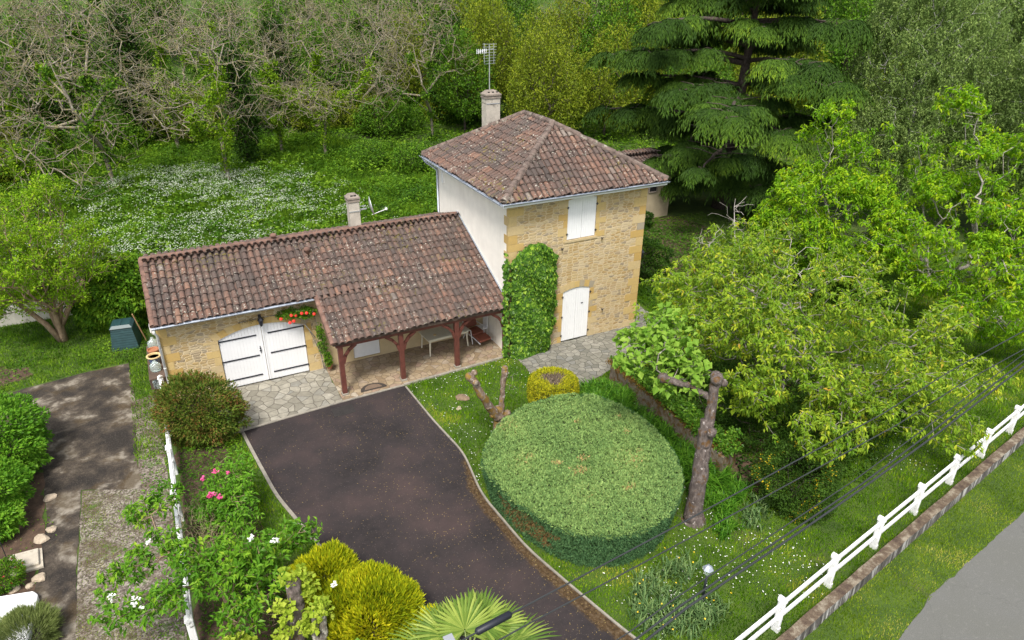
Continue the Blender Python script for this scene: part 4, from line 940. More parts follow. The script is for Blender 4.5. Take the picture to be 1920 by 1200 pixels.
edge = np.clip((q-.93)/.07, 0, 1); z = HT_ + .08*(1-q**2) - .045*edge**5 + .025*nz(x*5, y*5, 1, 3) + .03*nz(x*14, y*14, 1, 5) - np.abs(rh.normal(size=n))*.05 - .07*np.clip(nz(x*9, y*9, 1.6, 77)-.35, 0, 1)*1.6
P1_ = np.stack([x, y, z], 1); N1 = unit(np.stack([np.cos(th)*edge*.5, np.sin(th)*edge*.5, 1.2+0*th], 1))
n2 = 90000; th = rh.uniform(0, 2*pi, n2); zz = rh.random(n2); Rs = outline_r(hrel, th)*(1.0-.09*(1-zz)) - np.abs(rh.normal(size=n2))*.04 + .02*np.sin(th*40+zz*7)
P2_ = np.stack([hc[0]+np.cos(th)*Rs, hc[1]+np.sin(th)*Rs, .03+zz*(HT_-.06)], 1); N2 = np.stack([np.cos(th), np.sin(th), .15+0*th], 1)
P_ = np.concatenate([P1_, P2_]); N_ = np.concatenate([N1, N2])
ang = np.arctan2(P_[:, 1]-hc[1], P_[:, 0]-hc[0]); dead = (np.abs(((ang+2.80+pi) % (2*pi))-pi) < .40+.08*np.sin(P_[:, 2]*9)) & (P_[:, 2] < 1.08-.45*np.abs(((ang+2.80+pi) % (2*pi))-pi)) & (P_[:, 2] > .25+.05*np.sin(ang*20)) & (np.arange(len(P_)) >= n)
D = unit(N_*.8+rdir(len(P_), rh)*.9); sz = rh.uniform(.6, 1.3, len(P_))
k = dead & (rh.random(len(P_)) < .75); kk = ~k
V, F = leaves(P_[kk], D[kk], unit(N_[kk]+rdir(kk.sum(), rh)*.7), .066*sz[kk], .024*sz[kk])
pb = nz(P_[kk][:, 0], P_[kk][:, 1], 1.6, 8); rn = rh.random(kk.sum())*.75+.12+.12*nz(P_[kk][:, 0]*2, P_[kk][:, 1]*2, 1, 9)
pt_ = [(-2.1, -8.3, .26), (-1.75, -7.9, .20), (-2.5, -7.8, .16), (-1.3, -9.4, .18), (0.05, -7.4, .14), (.25, -6.7, .12), (-.2, -8.3, .12), (-3, -7.2, .14), (-1, -6.4, .1)]
for (a, b, rr) in pt_: rn = np.where((np.hypot((P_[kk][:, 0]-a), (P_[kk][:, 1]-b)*1.6) < rr*(.6+.6*rh.random(kk.sum()))) & (rh.random(kk.sum()) < .38), 1., rn)
side_ = (np.arange(len(P_)) >= n)[kk]; q4 = ~side_
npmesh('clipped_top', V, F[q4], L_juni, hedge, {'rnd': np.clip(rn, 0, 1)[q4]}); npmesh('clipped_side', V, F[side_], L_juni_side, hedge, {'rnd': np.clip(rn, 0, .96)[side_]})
V, F = leaves(P_[k]-N_[k]*.03, D[k], N_[k], .09*sz[k], .014*sz[k]); g = npmesh('bare_patch', V, F, L_juni_dead, hedge, {'rnd': rh.random(k.sum())}); g['label'] = 'brown bare twiggy patch on the driveway side'
# dense interior so that nothing shows through
th = np.linspace(0, 2*pi, 49)[:-1]; Rr = outline_r(hrel, th)*.85; V = [(hc[0]+cos(t)*r1, hc[1]+sin(t)*r1, z_) for z_ in (.02, HT_-.08) for t, r1 in zip(th, Rr)]
MB().add(V, [tuple(range(48)), tuple(range(48, 96))]+[(i, (i+1) % 48, 48+(i+1) % 48, 48+i) for i in range(48)]).build('branch_mass', simple('hedge_interior', (.025,.04,.018), 1, var=.5, scale=20), hedge)
# golden topiary drum
gc = (-.05, -3.45); gt = thing('topiary', 'small golden drum-shaped clipped shrub with a brown bald top', 'topiary', (gc[0], gc[1], 0))
n = 14000; th = rh.uniform(0, 2*pi, n); q = np.sqrt(rh.random(n)); sd_ = rh.random(n) < .58; zz = rh.random(n)
rad = np.where(sd_, .84-.05*(zz-.5)**2*4 - np.abs(rh.normal(size=n))*.03, q*.80); zt = np.where(sd_, .04+zz*.84, .88+.03*(1-q)-.1*np.clip((q-.85)/.15, 0, 1))
P = np.stack([gc[0]+np.cos(th)*rad, gc[1]+np.sin(th)*rad, zt], 1); Nn = np.where(sd_[:, None], np.stack([np.cos(th), np.sin(th), .3+0*th], 1), np.array([0, 0, 1.]))
bald = (~sd_) & (q < .48+.10*np.sin(th*3+1)+.08*rh.normal(size=n))
V, F = leaves(P[~bald], unit(Nn[~bald]*.8+rdir((~bald).sum(), rh)*.8), Nn[~bald]+.01, .07, .028); npmesh('foliage', V, F, L_goldtop, gt, {'rnd': rh.random((~bald).sum())})
V, F = leaves(P[bald]+np.array([0, 0, .005]), unit(rdir(bald.sum(), rh)+np.array([0, 0, .3])), Nn[bald], .07, .012); npmesh('bald_twigs', V, F, leafmat('brown_twiglets', [(0, (.10,.07,.05)), (.6, (.20,.15,.11)), (1, (.34,.27,.20))], .1, .9, (1, 1, 1)), gt, {'rnd': rh.random(bald.sum())})
MB().lathe((gc[0], gc[1], 0), [(.70, .02), (.76, .4), (.74, .80), (.0, .83)], 24).build('branch_mass', MATS.setdefault('int', simple('drum_interior', (.07,.06,.025), 1, var=.5, scale=20)), gt)
# golden conifer clumps at the driveway edge
def conifer(name, label, base, blobs, n, lmat, L, W, seed, group=None):
    t = make_bush(name, label, 'shrub', base, blobs, n, lmat, L, W, group, seed, out=1.1, drop=-.15, amp=.09, stems=True, spread=.55, shell=.07); return t
conifer('golden_conifer', 'biggest bright yellow-green conifer mound at the lower edge of the driveway', (-8.15, -9.75, 0), [(0, 0, .72, .92, .85, .82), (-.55, .25, .7, .65, .65, .75), (.45, -.1, .75, .5, .5, .6), (.1, .35, .95, .5, .5, .5), (-.2, -.4, .9, .5, .5, .5), (-.75, -.3, .6, .45, .4, .5)], 46000, L_gold, .13, .035, 61)
conifer('golden_conifer', 'smaller yellow-green conifer mound up-left of the biggest one, behind the vine stump', (-8.85, -8.55, 0), [(0, 0, .72, .66, .62, .78), (.35, -.35, .6, .5, .5, .55), (-.35, .15, .85, .38, .38, .5), (.25, .25, .9, .4, .4, .5)], 26000, L_gold, .13, .035, 62)
conifer('golden_conifer', 'smallest yellow-green conifer tuft nearest the palm', (-7.15, -10.6, 0), [(0, 0, .45, .40, .42, .55)], 7000, L_gold, .10, .033, 63)
# ------------------------------------------------------------------ climbers
def ivy():
    t = thing('ivy', 'dense green ivy column climbing the left corner of the stone tower', 'ivy', (.9, -.1, 0)); r = np.random.default_rng(71); n = 15000
    z = r.random(n)*4.42; zl = lambda z: .0+.0*z; top = np.sqrt(np.clip(1-((z-3.45)/.98)**2, 0, 1)); hw = np.where(z > 3.45, .90*top, .90); hw = np.where(z < 1.2, .72+.18*z/1.2, hw)
    cxx = .93 + np.where(z < 1.6, -.10*(1.6-z)/1.6, 0); s = r.uniform(-1, 1, n); hw = hw*(1+.06*np.sin(z*7)+.04*np.sin(z*17)); x = cxx+s*hw
    y = -(.12+.30*(1-s**4)*(.75+.25*np.sin(z*3.1+x*4))) - r.random(n)*.09
    wrap = r.random(n) < .10; x = np.where(wrap & (x < .5), -.12-r.random(n)*.14, x); y = np.where(wrap & (x < 0), -.05-r.random(n)*.25, y)
    P = np.stack([x, y, z], 1); D = unit(np.stack([r.normal(size=n)*.45, -.55+0*z, -.75+0*z], 1)+rdir(n, r)*.25); N = unit(np.stack([s*.5, -.8+0*z, .55+0*z], 1)+rdir(n, r)*.35)
    sz = r.uniform(.6, 1.25, n); V, F = leaves(P, D, N, .135*sz, .12*sz, fold=.12, droop=.1); npmesh('leaves', V, F, L_ivy, t, {'rnd': r.random(n)})
    m = MB()
    for k in range(7):
        a = .3+k*.2; m.tube([(a, -.06, 0), (a+r.normal()*.1, -.05, 1.2), (a+r.normal()*.15, -.06, 2.4), (a+r.normal()*.15, -.05, 3.4)], [.035, .025, .018, .01], 6)
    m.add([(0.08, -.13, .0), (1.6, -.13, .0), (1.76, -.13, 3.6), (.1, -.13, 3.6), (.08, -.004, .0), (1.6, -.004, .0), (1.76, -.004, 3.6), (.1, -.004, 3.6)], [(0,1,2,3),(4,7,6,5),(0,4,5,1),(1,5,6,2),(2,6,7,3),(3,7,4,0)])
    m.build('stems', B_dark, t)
ivy()
def rose():
    t = thing('climbing_rose', 'climbing rose with red flowers over the garage arch and down beside the porch post', 'rose', (-6.7, 2.0, 0)); r = np.random.default_rng(72)
    m = MB(); S = [[(-6.42, 1.95, 0), (-6.5, 1.9, .8), (-6.7, 1.95, 1.5), (-6.9, 2.0, 2.1), (-7.3, 2.0, 2.45), (-8.0, 2.04, 2.5), (-9.0, 2.06, 2.45)], [(-6.4, 1.95, 0), (-6.35, 1.85, 1.0), (-6.5, 1.85, 1.9), (-6.6, 1.8, 2.5), (-7.2, 1.85, 2.62)], [(-6.6, 1.95, 1.4), (-6.9, 1.9, 2.0), (-7.5, 1.92, 2.2)]]
    for s in S: m.tube(s, [.022]*2+[.013]*(len(s)-2), 6)
    m.build('stem', B_grey, t)
    B = inblobs([(-7.2, 1.9, 2.52, .62, .16, .20), (-6.8, 1.85, 2.45, .35, .14, .2), (-6.4, 1.8, 1.2, .14, .12, .55), (-6.45, 1.82, 1.7, .1, .1, .3), (-6.3, 1.7, .6, .14, .14, .3), (-6.0, 1.7, 1.5, .12, .2, .18)], 520, .3, r)
    V, F, a = rosettes(B, rdir(len(B), r), 6, .07, .045, r=r); npmesh('leaves', V, F, L_mid, t, {'rnd': a})
    B = inblobs([(-8.6, 2.0, 2.5, .45, .05, .07)], 50, .2, r); V, F, a = rosettes(B, rdir(len(B), r), 3, .05, .02, r=r); npmesh('withered_leaves', V, F, L_litter, t, {'rnd': a})
    for (x, y, z) in ((-7.66, 1.80, 2.42), (-7.32, 1.76, 2.50), (-7.18, 1.76, 2.47), (-7.27, 1.74, 2.28), (-7.40, 1.74, 2.25), (-6.82, 1.72, 2.50), (-6.98, 1.72, 2.52), (-6.58, 1.70, 2.42), (-5.92, 1.62, 1.55)):
        m = MB()
        for k in range(3): m.lathe((x, y, z), [(.012, -.03), (.052-.012*k, -.012+.006*k), (.058-.016*k, .012+.008*k), (.04-.013*k, .02+.01*k)], 8, Matrix.Rotation(R_(50+k*20), 4, 'X'))
        m.build('flower', M_flowerR, t, smooth=True)
rose()
# ------------------------------------------------------------------ pollards
def poll_mesh(segs, name, parent, mat, k=14, knob=()):
    m = MB(); r = np.random.default_rng(len(segs)*7+3)
    for pts, rad in segs:
        P = []; Rr = []
        for i in range(len(pts)-1):
            a, b = np.array(pts[i], float), np.array(pts[i+1], float)
            for q in np.linspace(0, 1, 7)[:-1]: P.append(a+(b-a)*q+r.normal(size=3)*.012); Rr.append((rad[i]+(rad[i+1]-rad[i])*q)*r.uniform(.92, 1.10))
        P.append(np.array(pts[-1])); Rr.append(rad[-1]); m.tube(P, Rr, k)
    for (x, y, z, s) in knob:
        V = []; 
        prof = [(0.01, -1), (.6, -.8), (.95, -.3), (1, .2), (.75, .7), (.01, .95)]
        m.lathe((x, y, z), [(a*s*r.uniform(.85, 1.15), b*s) for a, b in prof], 10, Matrix.Rotation(r.uniform(0, 1.2), 4, 'X'))
    return m.build(name, mat, parent, smooth=True)
pt = thing('pollarded_catalpa', 'thick-trunked pollarded tree with a long mossy horizontal limb beside the round hedge', 'tree', (.44, -10.03, 0))
poll_mesh([([(.44, -10.03, -.1), (.44, -10.0, .25), (.50, -9.95, 1.4), (.60, -9.80, 2.6), (.66, -9.74, 2.95)], [.34, .24, .20, .18, .17]),
  ([(.63, -9.78, 2.5), (.72, -9.76, 3.1), (.78, -9.70, 3.9), (.86, -9.62, 4.1)], [.17, .13, .12, .15]), ([(.76, -9.7, 3.5), (.45, -9.25, 3.72), (.0, -8.75, 3.8)], [.09, .07, .10])],
  'trunk', pt, B_poll, knob=[(.9, -9.55, 4.05, .14), (.72, -9.75, 4.1, .13), (1.0, -9.75, 3.95, .10), (.60, -10.0, 2.75, .13), (.55, -9.95, 2.35, .10), (-.03, -8.7, 3.8, .14)])
r = np.random.default_rng(81)
def sprigs(name, T, L, W, m, mat, parent, r, drop=.4, h=.0): 
    V, F, a = rosettes(T, np.tile([0, 0, 1.], (len(T), 1)), m, L, W, drop, .9, r, .04); return npmesh(name, V, F, mat, parent, {'rnd': a})
CATB = [(-.4, -7.8, 3.95, .42, .45, .26), (.2, -7.2, 4.2, .42, .5, .3), (.6, -7.6, 4.35, .45, .45, .3), (.3, -8.2, 4.1, .42, .42, .3), (.75, -8.6, 4.2, .42, .42, .32), (.75, -9.1, 4.0, .35, .35, .25), (1.1, -7.3, 4.6, .38, .38, .35), (1.3, -7.8, 4.4, .35, .35, .35), (.1, -8.7, 3.65, .32, .25, .25), (.6, -9.2, 3.7, .25, .25, .22)]
T = inblobs(CATB, 250, .3, r)
X, pa, rad, ch = skeleton([(.1, -8.85, 3.8), (.0, -8.75, 3.85), (-.1, -8.5, 3.95)], T, .2, .005, .4, r=r, rmax=.025); V, F = cat_mesh(skel_mesh(X, pa, rad)); npmesh('shoots', V, F, B_grey, pt, smooth=True)
sprigs('leaves', T, .21, .18, 4, L_catalpa, pt, r)
mw = thing('mossy_wall', 'low old garden wall capped with moss and ivy, running behind the daylilies past the thick pollard', 'wall', (2.6, -6, 0))
WL = [(2.48, -3.15), (2.40, -4.4), (2.31, -5.62), (2.22, -6.7), (2.17, -7.71), (2.16, -9.12)]; WR = [(3.01, -3.3), (3.02, -4.4), (3.05, -5.38), (3.06, -6.4), (3.08, -7.2), (2.97, -8.85)]
V = []; F = []; rr_ = np.random.default_rng(4)
for (a_, b_) in zip(WL, WR): h_ = .80+rr_.normal()*.02; V += [(a_[0]-.03, a_[1], -.05), (a_[0], a_[1], h_), ((a_[0]+b_[0])/2, (a_[1]+b_[1])/2, h_+.05), (b_[0], b_[1], h_), (b_[0]+.03, b_[1], -.05)]
for i in range(5):
    for k_ in range(4): F.append((i*5+k_, i*5+k_+1, i*5+k_+6, i*5+k_+5))
F += [(0, 1, 2, 3, 4), (25+4, 25+3, 25+2, 25+1, 25)]
MB().add(V, F).build('masonry', simple('mossy_stone', (.20,.165,.12), .95, var=.35, scale=7, bumpy=.8, col2=(.13,.075,.018), thr=.47), mw)
r = np.random.default_rng(83); ty = r.uniform(-9.1, -3.2, 5200); tx = np.interp(-ty, [3.2, 9.1], [2.50, 2.2])+r.random(5200)*.70-.04; kk_ = r.random(5200) < np.clip(.62+.6*nz(tx*2, ty*1.5, 1, 3)+.3*(ty < -6), .25, 1); T = np.stack([tx, ty, .82+.14*r.random(5200)], 1)[kk_]
sprigs('ivy_cap', T, .10, .075, 4, L_ivy, mw, r, .1)
T = np.stack([2.2+.80*r.random(2400), -3.2-5.8*r.random(2400), .83+.06*r.random(2400)], 1); V, F, a = rosettes(T, np.tile([0, 0, 1.], (2400, 1)), 5, .05, .03, .0, .9, r, .03); npmesh('moss_cap', V, F, leafmat('orange_moss', [(0, (.10,.05,.012)), (.6, (.16,.09,.02)), (1, (.22,.16,.03))], .1, .9, (1, 1, 1)), mw, {'rnd': a})
T = inblobs([(1.25, -10.12, 2.62, .16, .16, .08)], 30, .2, r); sprigs('stub_ivy', T, .08, .07, 4, L_ivy, pt, r, .1)
# small forked pollard on the lawn
p2 = thing('pollarded_stump', 'small Y-shaped mossy pollarded tree on the lawn beside the golden topiary', 'tree', (-2.5, -4.35, 0))
poll_mesh([([(-2.5, -4.35, -.1), (-2.5, -4.35, .3), (-2.50, -4.35, .78)], [.23, .19, .18]), ([(-2.5, -4.35, .65), (-2.85, -4.40, 1.15), (-3.15, -4.50, 1.75), (-3.38, -4.45, 2.30), (-3.48, -4.4, 2.42)], [.16, .13, .12, .11, .13]),
  ([(-2.47, -4.35, .65), (-2.40, -4.3, 1.1), (-2.34, -4.28, 1.7), (-2.27, -4.25, 2.25)], [.13, .085, .08, .10])], 'trunk', p2, bark('orange_mossy_bark', (.09,.06,.045), (.17,.12,.085), (.30,.25,.21), moss=(.20,.12,.02), lich=(.40,.36,.32), mt=.5, lt=.6),
  knob=[(-3.5, -4.4, 2.42, .12), (-3.32, -4.35, 2.48, .10), (-3.4, -4.6, 2.3, .09), (-2.27, -4.25, 2.28, .11), (-2.25, -4.4, .75, .12), (-2.75, -4.4, .85, .10), (-2.5, -4.3, .9, .14), (-2.95, -4.5, 1.25, .08)])
T = inblobs([(-2.05, -4.3, 2.0, .22, .2, .25), (-1.95, -4.2, 1.5, .2, .2, .2)], 22, .2, r)
X, pa, rad, ch = skeleton([(-2.27, -4.25, 2.1), (-2.2, -4.25, 2.1)], T, .2, .004, .4, r=r); V, F = cat_mesh(skel_mesh(X, pa, rad)); npmesh('shoots', V, F, B_grey, p2); sprigs('leaves', T, .07, .04, 5, L_mid, p2, r)
# vine stumps lower left
vs1 = thing('vine_stump', 'thick grey vine-covered stump standing by the golden conifers', 'stump', (-9.75, -9.75, 0))
poll_mesh([([(-9.75, -9.75, -.1), (-9.72, -9.72, .9), (-9.62, -9.62, 1.6), (-9.62, -9.55, 2.05)], [.20, .16, .15, .14])], 'trunk', vs1, B_poll, knob=[(-9.6, -9.5, 2.05, .15), (-9.75, -9.7, 1.3, .12)])
T = inblobs([(-9.6, -9.45, 2.2, .28, .22, .12), (-9.85, -9.75, 1.7, .22, .2, .25), (-9.55, -9.9, 1.35, .2, .2, .2), (-9.35, -9.55, 1.9, .15, .15, .15), (-9.95, -9.9, 1.2, .15, .2, .2)], 120, .3, r); sprigs('leaves', T, .11, .11, 4, L_vine, vs1, r, .2)
vs2 = thing('vine_stump', 'thin split grey stump with a few vine leaves, right of the thick one', 'stump', (-9.25, -10.2, 0))
poll_mesh([([(-9.25, -10.2, -.1), (-9.28, -10.15, .9), (-9.20, -10.0, 1.65)], [.11, .08, .07]), ([(-9.35, -10.2, .6), (-9.42, -10.1, 1.2), (-9.36, -9.95, 1.62)], [.07, .06, .05])], 'trunk', vs2, B_grey)
T = inblobs([(-9.3, -10.0, 1.75, .22, .2, .12), (-9.15, -9.9, 1.6, .2, .2, .15), (-9.5, -10.1, 1.4, .15, .15, .2)], 60, .3, r); sprigs('leaves', T, .10, .10, 4, L_vine, vs2, r, .2)
make_bush('vine_bush', 'pale green round-leaved vine mound at the bottom edge under the golden conifer', 'vine', (-8.75, -11.3, 0), [(0, 0, .8, .55, .45, .75), (.5, -.1, .6, .4, .4, .6)], 2600, leafmat('round_vine_leaf', [(0, (.13,.28,.07)), (.6, (.22,.37,.10)), (1, (.33,.46,.14))], .4), .15, .14, seed=84, out=.8, drop=.3)
make_bush('vine_bush', 'low pale green vine clump at the bottom edge by the white fence post', 'vine', (-10.9, -9.75, 0), [(0, 0, .75, .42, .38, .55)], 1500, L_vine, .11, .105, seed=85, drop=.2)
# ------------------------------------------------------------------ shrubs
make_bush('photinia', 'round red-tinged green shrub at the left front corner of the garage', 'shrub', (-10.75, -.35, 0), [(0, 0, 1.05, 1.10, .95, 1.05), (.3, -.2, .8, 1.0, .9, .8), (-.25, .25, 1.25, .7, .7, .72)], 34000, L_photinia, .10, .04, seed=91, amp=.14, drop=.05, shell=.16)
make_bush('laurel_bush', 'large rounded bright green bush at the left edge beside the concrete yard', 'shrub', (-16.1, .75, 0), [(0, 0, 1.0, 1.25, 1.25, 1.1), (-.8, -.6, .9, 1.1, 1.1, 1.0), (.35, -.7, .75, .9, .8, .8)], 34000, L_laurel, .12, .055, seed=92)
make_bush('laurel_bush', 'lower bright green bush at the left edge, in front of the larger one', 'shrub', (-16.1, -1.7, 0), [(0, 0, .8, 1.0, .9, .8), (.15, -.8, .45, .7, .6, .5)], 16000, L_laurel, .11, .05, seed=93)
make_bush('lavender', 'grey-green spiky cushion plant on the white slab at the lower left corner', 'plant', (-14.85, -6.55, 0), [(0, 0, .30, .55, .50, .36)], 12000, leafmat('grey_green_needle', [(0, (.10,.14,.06)), (.6, (.17,.22,.11)), (1, (.26,.30,.18))], .3), .16, .012, seed=94, out=1.3, spread=.35, drop=-.1, stems=False)
rb = make_bush('red_flower_bush', 'small bush dotted with dark red flowers beside the concrete slab', 'shrub', (-15.45, -4.5, 0), [(0, 0, .30, .42, .40, .34)], 4500, L_mid, .06, .025, seed=95, stems=False)
def petals(name, P, s, mat, parent, r, kind=None, nq=5):
    n = len(P); C = np.repeat(P, nq, 0); D = unit(rdir(n*nq, r)*[1, 1, .3]+np.array([0, 0, .25])); N = unit(rdir(n*nq, r)*.4+np.array([0, 0, 1.]))
    V, F = leaves(C, D, N, s, s*.8, .1); o = npmesh(name, V, F, mat, parent)
    if kind: o['kind'] = kind
    return o
Pq, _ = bush_points([(-15.45, -4.5, .30, .42, .40, .36)], 60, r, zmin=.2); petals('flowers', Pq, .035, simple('dark_red_petal', (.35,.02,.02), .6), rb, r)
# dark evergreen climber-shrub behind the compost bin
make_bush('dark_shrub', 'dark green broad-leaved shrub against the garage behind the compost bin', 'shrub', (-12.6, 9.1, 0), [(0, 0, 1.3, 1.2, 1.2, 1.3), (-.9, .3, 1.0, .9, 1.0, 1.0), (.5, .6, 1.7, .9, .9, .9)], 22000, L_mid, .16, .10, seed=96, drop=.3)
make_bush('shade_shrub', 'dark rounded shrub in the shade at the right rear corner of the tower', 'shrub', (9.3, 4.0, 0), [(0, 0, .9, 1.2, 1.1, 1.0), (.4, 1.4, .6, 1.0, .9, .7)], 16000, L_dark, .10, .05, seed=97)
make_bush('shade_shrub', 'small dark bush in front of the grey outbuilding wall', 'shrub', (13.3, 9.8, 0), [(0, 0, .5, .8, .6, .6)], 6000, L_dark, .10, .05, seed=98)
make_bush('yellow_berried_bush', 'dark bush speckled with yellow leaves on the lawn below the cherry tree', 'shrub', (3.5, -10.55, 0), [(0, 0, .75, 1.15, .95, .85), (.9, .5, .6, .9, .8, .7), (-.2, -.6, .45, .8, .6, .5)], 36000, leafmat('dark_yellow_fleck', [(0, (.02,.045,.012)), (.6, (.04,.09,.018)), (.93, (.07,.14,.025)), (.955, (.38,.28,.02)), (1, (.45,.33,.03))], .25), .06, .035, seed=99)
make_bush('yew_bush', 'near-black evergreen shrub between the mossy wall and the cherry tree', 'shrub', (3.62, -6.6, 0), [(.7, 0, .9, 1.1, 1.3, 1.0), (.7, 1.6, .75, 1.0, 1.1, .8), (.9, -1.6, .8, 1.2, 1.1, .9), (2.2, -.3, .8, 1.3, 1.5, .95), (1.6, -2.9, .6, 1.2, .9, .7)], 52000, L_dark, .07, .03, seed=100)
# white-flowering shrub spread over the fence: long stems with leafy heads
wsr = np.random.default_rng(101)
ws = thing('mock_orange', 'sprawling leafy shrub with white flower clusters hanging over the white fence', 'shrub', (-10.85, -8.0, 0))
hb = [(-12.20, -5.4, 1.7, .42, .40, .30), (-11.75, -5.1, 1.75, .40, .35, .28), (-12.45, -7.2, 1.75, .40, .38, .30), (-11.95, -7.0, 1.9, .42, .35, .28), (-12.95, -7.25, 1.45, .30, .30, .28), (-12.85, -8.05, 1.45, .42, .36, .32), (-12.3, -8.2, 1.5, .38, .3, .28), (-11.65, -8.35, 1.8, .50, .45, .34), (-11.35, -7.6, 1.95, .45, .42, .3), (-11.1, -8.5, 1.8, .4, .4, .3),
      (-10.7, -8.0, 1.9, .45, .45, .36), (-10.3, -8.5, 2.0, .48, .45, .36), (-9.9, -7.9, 1.7, .48, .42, .34), (-9.45, -7.5, 1.5, .50, .42, .30), (-9.05, -7.3, 1.25, .40, .35, .25), (-10.5, -7.3, 1.6, .42, .42, .34), (-10.1, -8.9, 1.5, .4, .4, .35), (-10.7, -9.0, 1.2, .45, .4, .4), (-10.2, -7.8, 1.0, .6, .5, .4)]
T = inblobs(hb, 620, .35, wsr); X, pa, rad, ch = skeleton([(-10.85, -8.0, -.05), (-10.9, -7.9, .5), (-10.9, -7.8, 1.0)], T, .25, .006, .42, r=wsr, rmax=.06)
V, F = cat_mesh(skel_mesh(X, pa, rad)); npmesh('stems', V, F, B_tan, ws, smooth=True)
V, F, a = rosettes(T, unit(wsr.normal(size=(len(T), 3))*.4+[0, 0, 1.]), 10, .15, .062, .25, .85, wsr, .05); npmesh('leaves', V, F, leafmat('long_bright_leaf', [(0, (.045,.14,.018)), (.5, (.10,.24,.03)), (.85, (.20,.36,.045)), (1, (.32,.44,.07))], .4, .4), ws, {'rnd': a})
for (x, y, z, s) in ((-12.9, -7.9, 1.72, 1.), (-12.45, -8.25, 1.75, 1.5), (-10.15, -7.85, 2.05, 1.), (-9.72, -8.1, 2.0, 1.1), (-12.1, -7.05, 2.1, .5), (-8.85, -9.6, 1.75, .7)):
    petals('flower_head', np.array([[x, y, z]])+wsr.normal(size=(int(7*s)+3, 3))*.04*s, .045, M_flowerW, ws, wsr)
# peony and its leafy neighbours
def leafy(name, label, base, blobs, nT, L, W, mat, seed, m=9, tr=.5, cat='shrub', bm=None):
    r = np.random.default_rng(seed); t = thing(name, label, cat, base); b = np.array(base, float); T = inblobs([(q[0]+b[0], q[1]+b[1], q[2], *q[3:]) for q in blobs], nT, .35, r)
    X, pa, rad, ch = skeleton([b, b+[0, 0, tr]], T, .25, .005, .42, r=r, rmax=.05); V, F = cat_mesh(skel_mesh(X, pa, rad)); npmesh('stems', V, F, bm or B_tan, t, smooth=True)
    V, F, a = rosettes(T, unit(r.normal(size=(len(T), 3))*.5+[0, 0, 1.]), m, L, W, .25, .85, r, .05); npmesh('leaves', V, F, mat, t, {'rnd': a}); return t, r
po, r2 = leafy('peony', 'leafy shrub with pink peony flowers between white fence and driveway', (-10.45, -4.6, 0), [(0, 0, .9, .6, .6, .5), (.35, .5, 1.25, .5, .45, .35), (-.35, -.3, .8, .55, .6, .4), (.15, -.9, .9, .55, .6, .45), (.4, -.1, 1.3, .35, .4, .35)], 330, .13, .055, L_laurel, 102)
for (x, y, z, s) in ((-10.9, -4.35, 1.35, .8), (-10.6, -4.4, 1.5, .9), (-10.3, -4.5, 1.45, .6), (-10.78, -5.0, 1.25, 1.5), (-10.6, -5.1, 1.2, .9)): petals('flower', np.array([[x, y, z]])+r2.normal(size=(9, 3))*.03*s, .042*s+.01, M_flowerP, po, r2, nq=6)
dry = thing('dry_bush', 'leafless brown twiggy bush tangled through the white fence', 'shrub', (-11.2, -5.9, 0)); r2 = np.random.default_rng(103)
T = inblobs([(-11.3, -5.7, .9, .6, .9, .6), (-10.9, -6.5, .9, .6, .6, .6), (-11.1, -4.7, .6, .45, .6, .5), (-10.2, -8.9, 1.0, .6, .4, .5)], 900, .2, r2); X, pa, rad, ch = skeleton([(-11.2, -5.9, -.05), (-11.2, -5.9, .3)], T, .15, .0035, .4, r=r2, rmax=.03); V, F = cat_mesh(skel_mesh(X, pa, rad)); npmesh('twigs', V, F, B_twig, dry)
# palm at the bottom edge
pm = thing('fan_palm', 'fan palm with spiky yellow-green fronds at the bottom edge over the driveway', 'palm', (-7.5, -13.35, 0))
m = MB(); m.tube([(-7.5, -13.35, -.1), (-7.5, -13.35, 1), (-7.45, -13.3, 2.3), (-7.45, -13.3, 3.0)], [.16, .14, .13, .12], 10); m.build('trunk', bark('fibrous_trunk', (.06,.04,.025), (.12,.085,.05), (.2,.15,.09)), pm, smooth=True)
def frond(base, az, el, Ls, Rf, seed, tilt=0):
    r = np.random.default_rng(seed); b = np.array(base, float); d = np.array([cos(az)*cos(el), sin(az)*cos(el), sin(el)]); side = unit(np.cross(d, [0, 0, 1.])); nrm = np.cross(side, d); c = b+d*Ls
    m = MB(); m.tube([b, b+d*Ls*.5+[0, 0, .02], c], [.014, .011, .008], 5); st = m.build('frond_stalk', M_cushion if False else MATS.setdefault('stalk', simple('green_stalk', (.20,.26,.07), .5)), pm)
    n = 34; th = np.linspace(-2.15, 2.15, n); V = []; F = []; A = []
    for i, t in enumerate(th):
        e = d*cos(t)+side*sin(t); ln = Rf*(.82+.18*cos(t))*r.uniform(.92, 1.05); s2 = unit(np.cross(e, nrm)); k = len(V); wd = [.006, .022, .020, .002]; 
        for q, ww in zip((.03, .45, .75, 1), wd):
            p = c+e*ln*q + nrm*(.10*ln*sin(q*pi)*.5) - np.array([0, 0, 1])*(.10*q**3*ln*(1+abs(t)*.35)) ; hh = nrm*ww*.5
            V += [p-s2*ww-hh*0, p+hh*1.0, p+s2*ww]
        a = r.random()
        for q in range(3):
            for j in range(2): F.append([k+3*q+j, k+3*q+j+1, k+3*q+3+j+1, k+3*q+3+j]); A.append(a)
    o = npmesh('frond', np.array(V), np.array(F), L_palm, pm, {'rnd': A}); st.parent = o; return o
cpt = (-7.45, -13.25, 3.05)
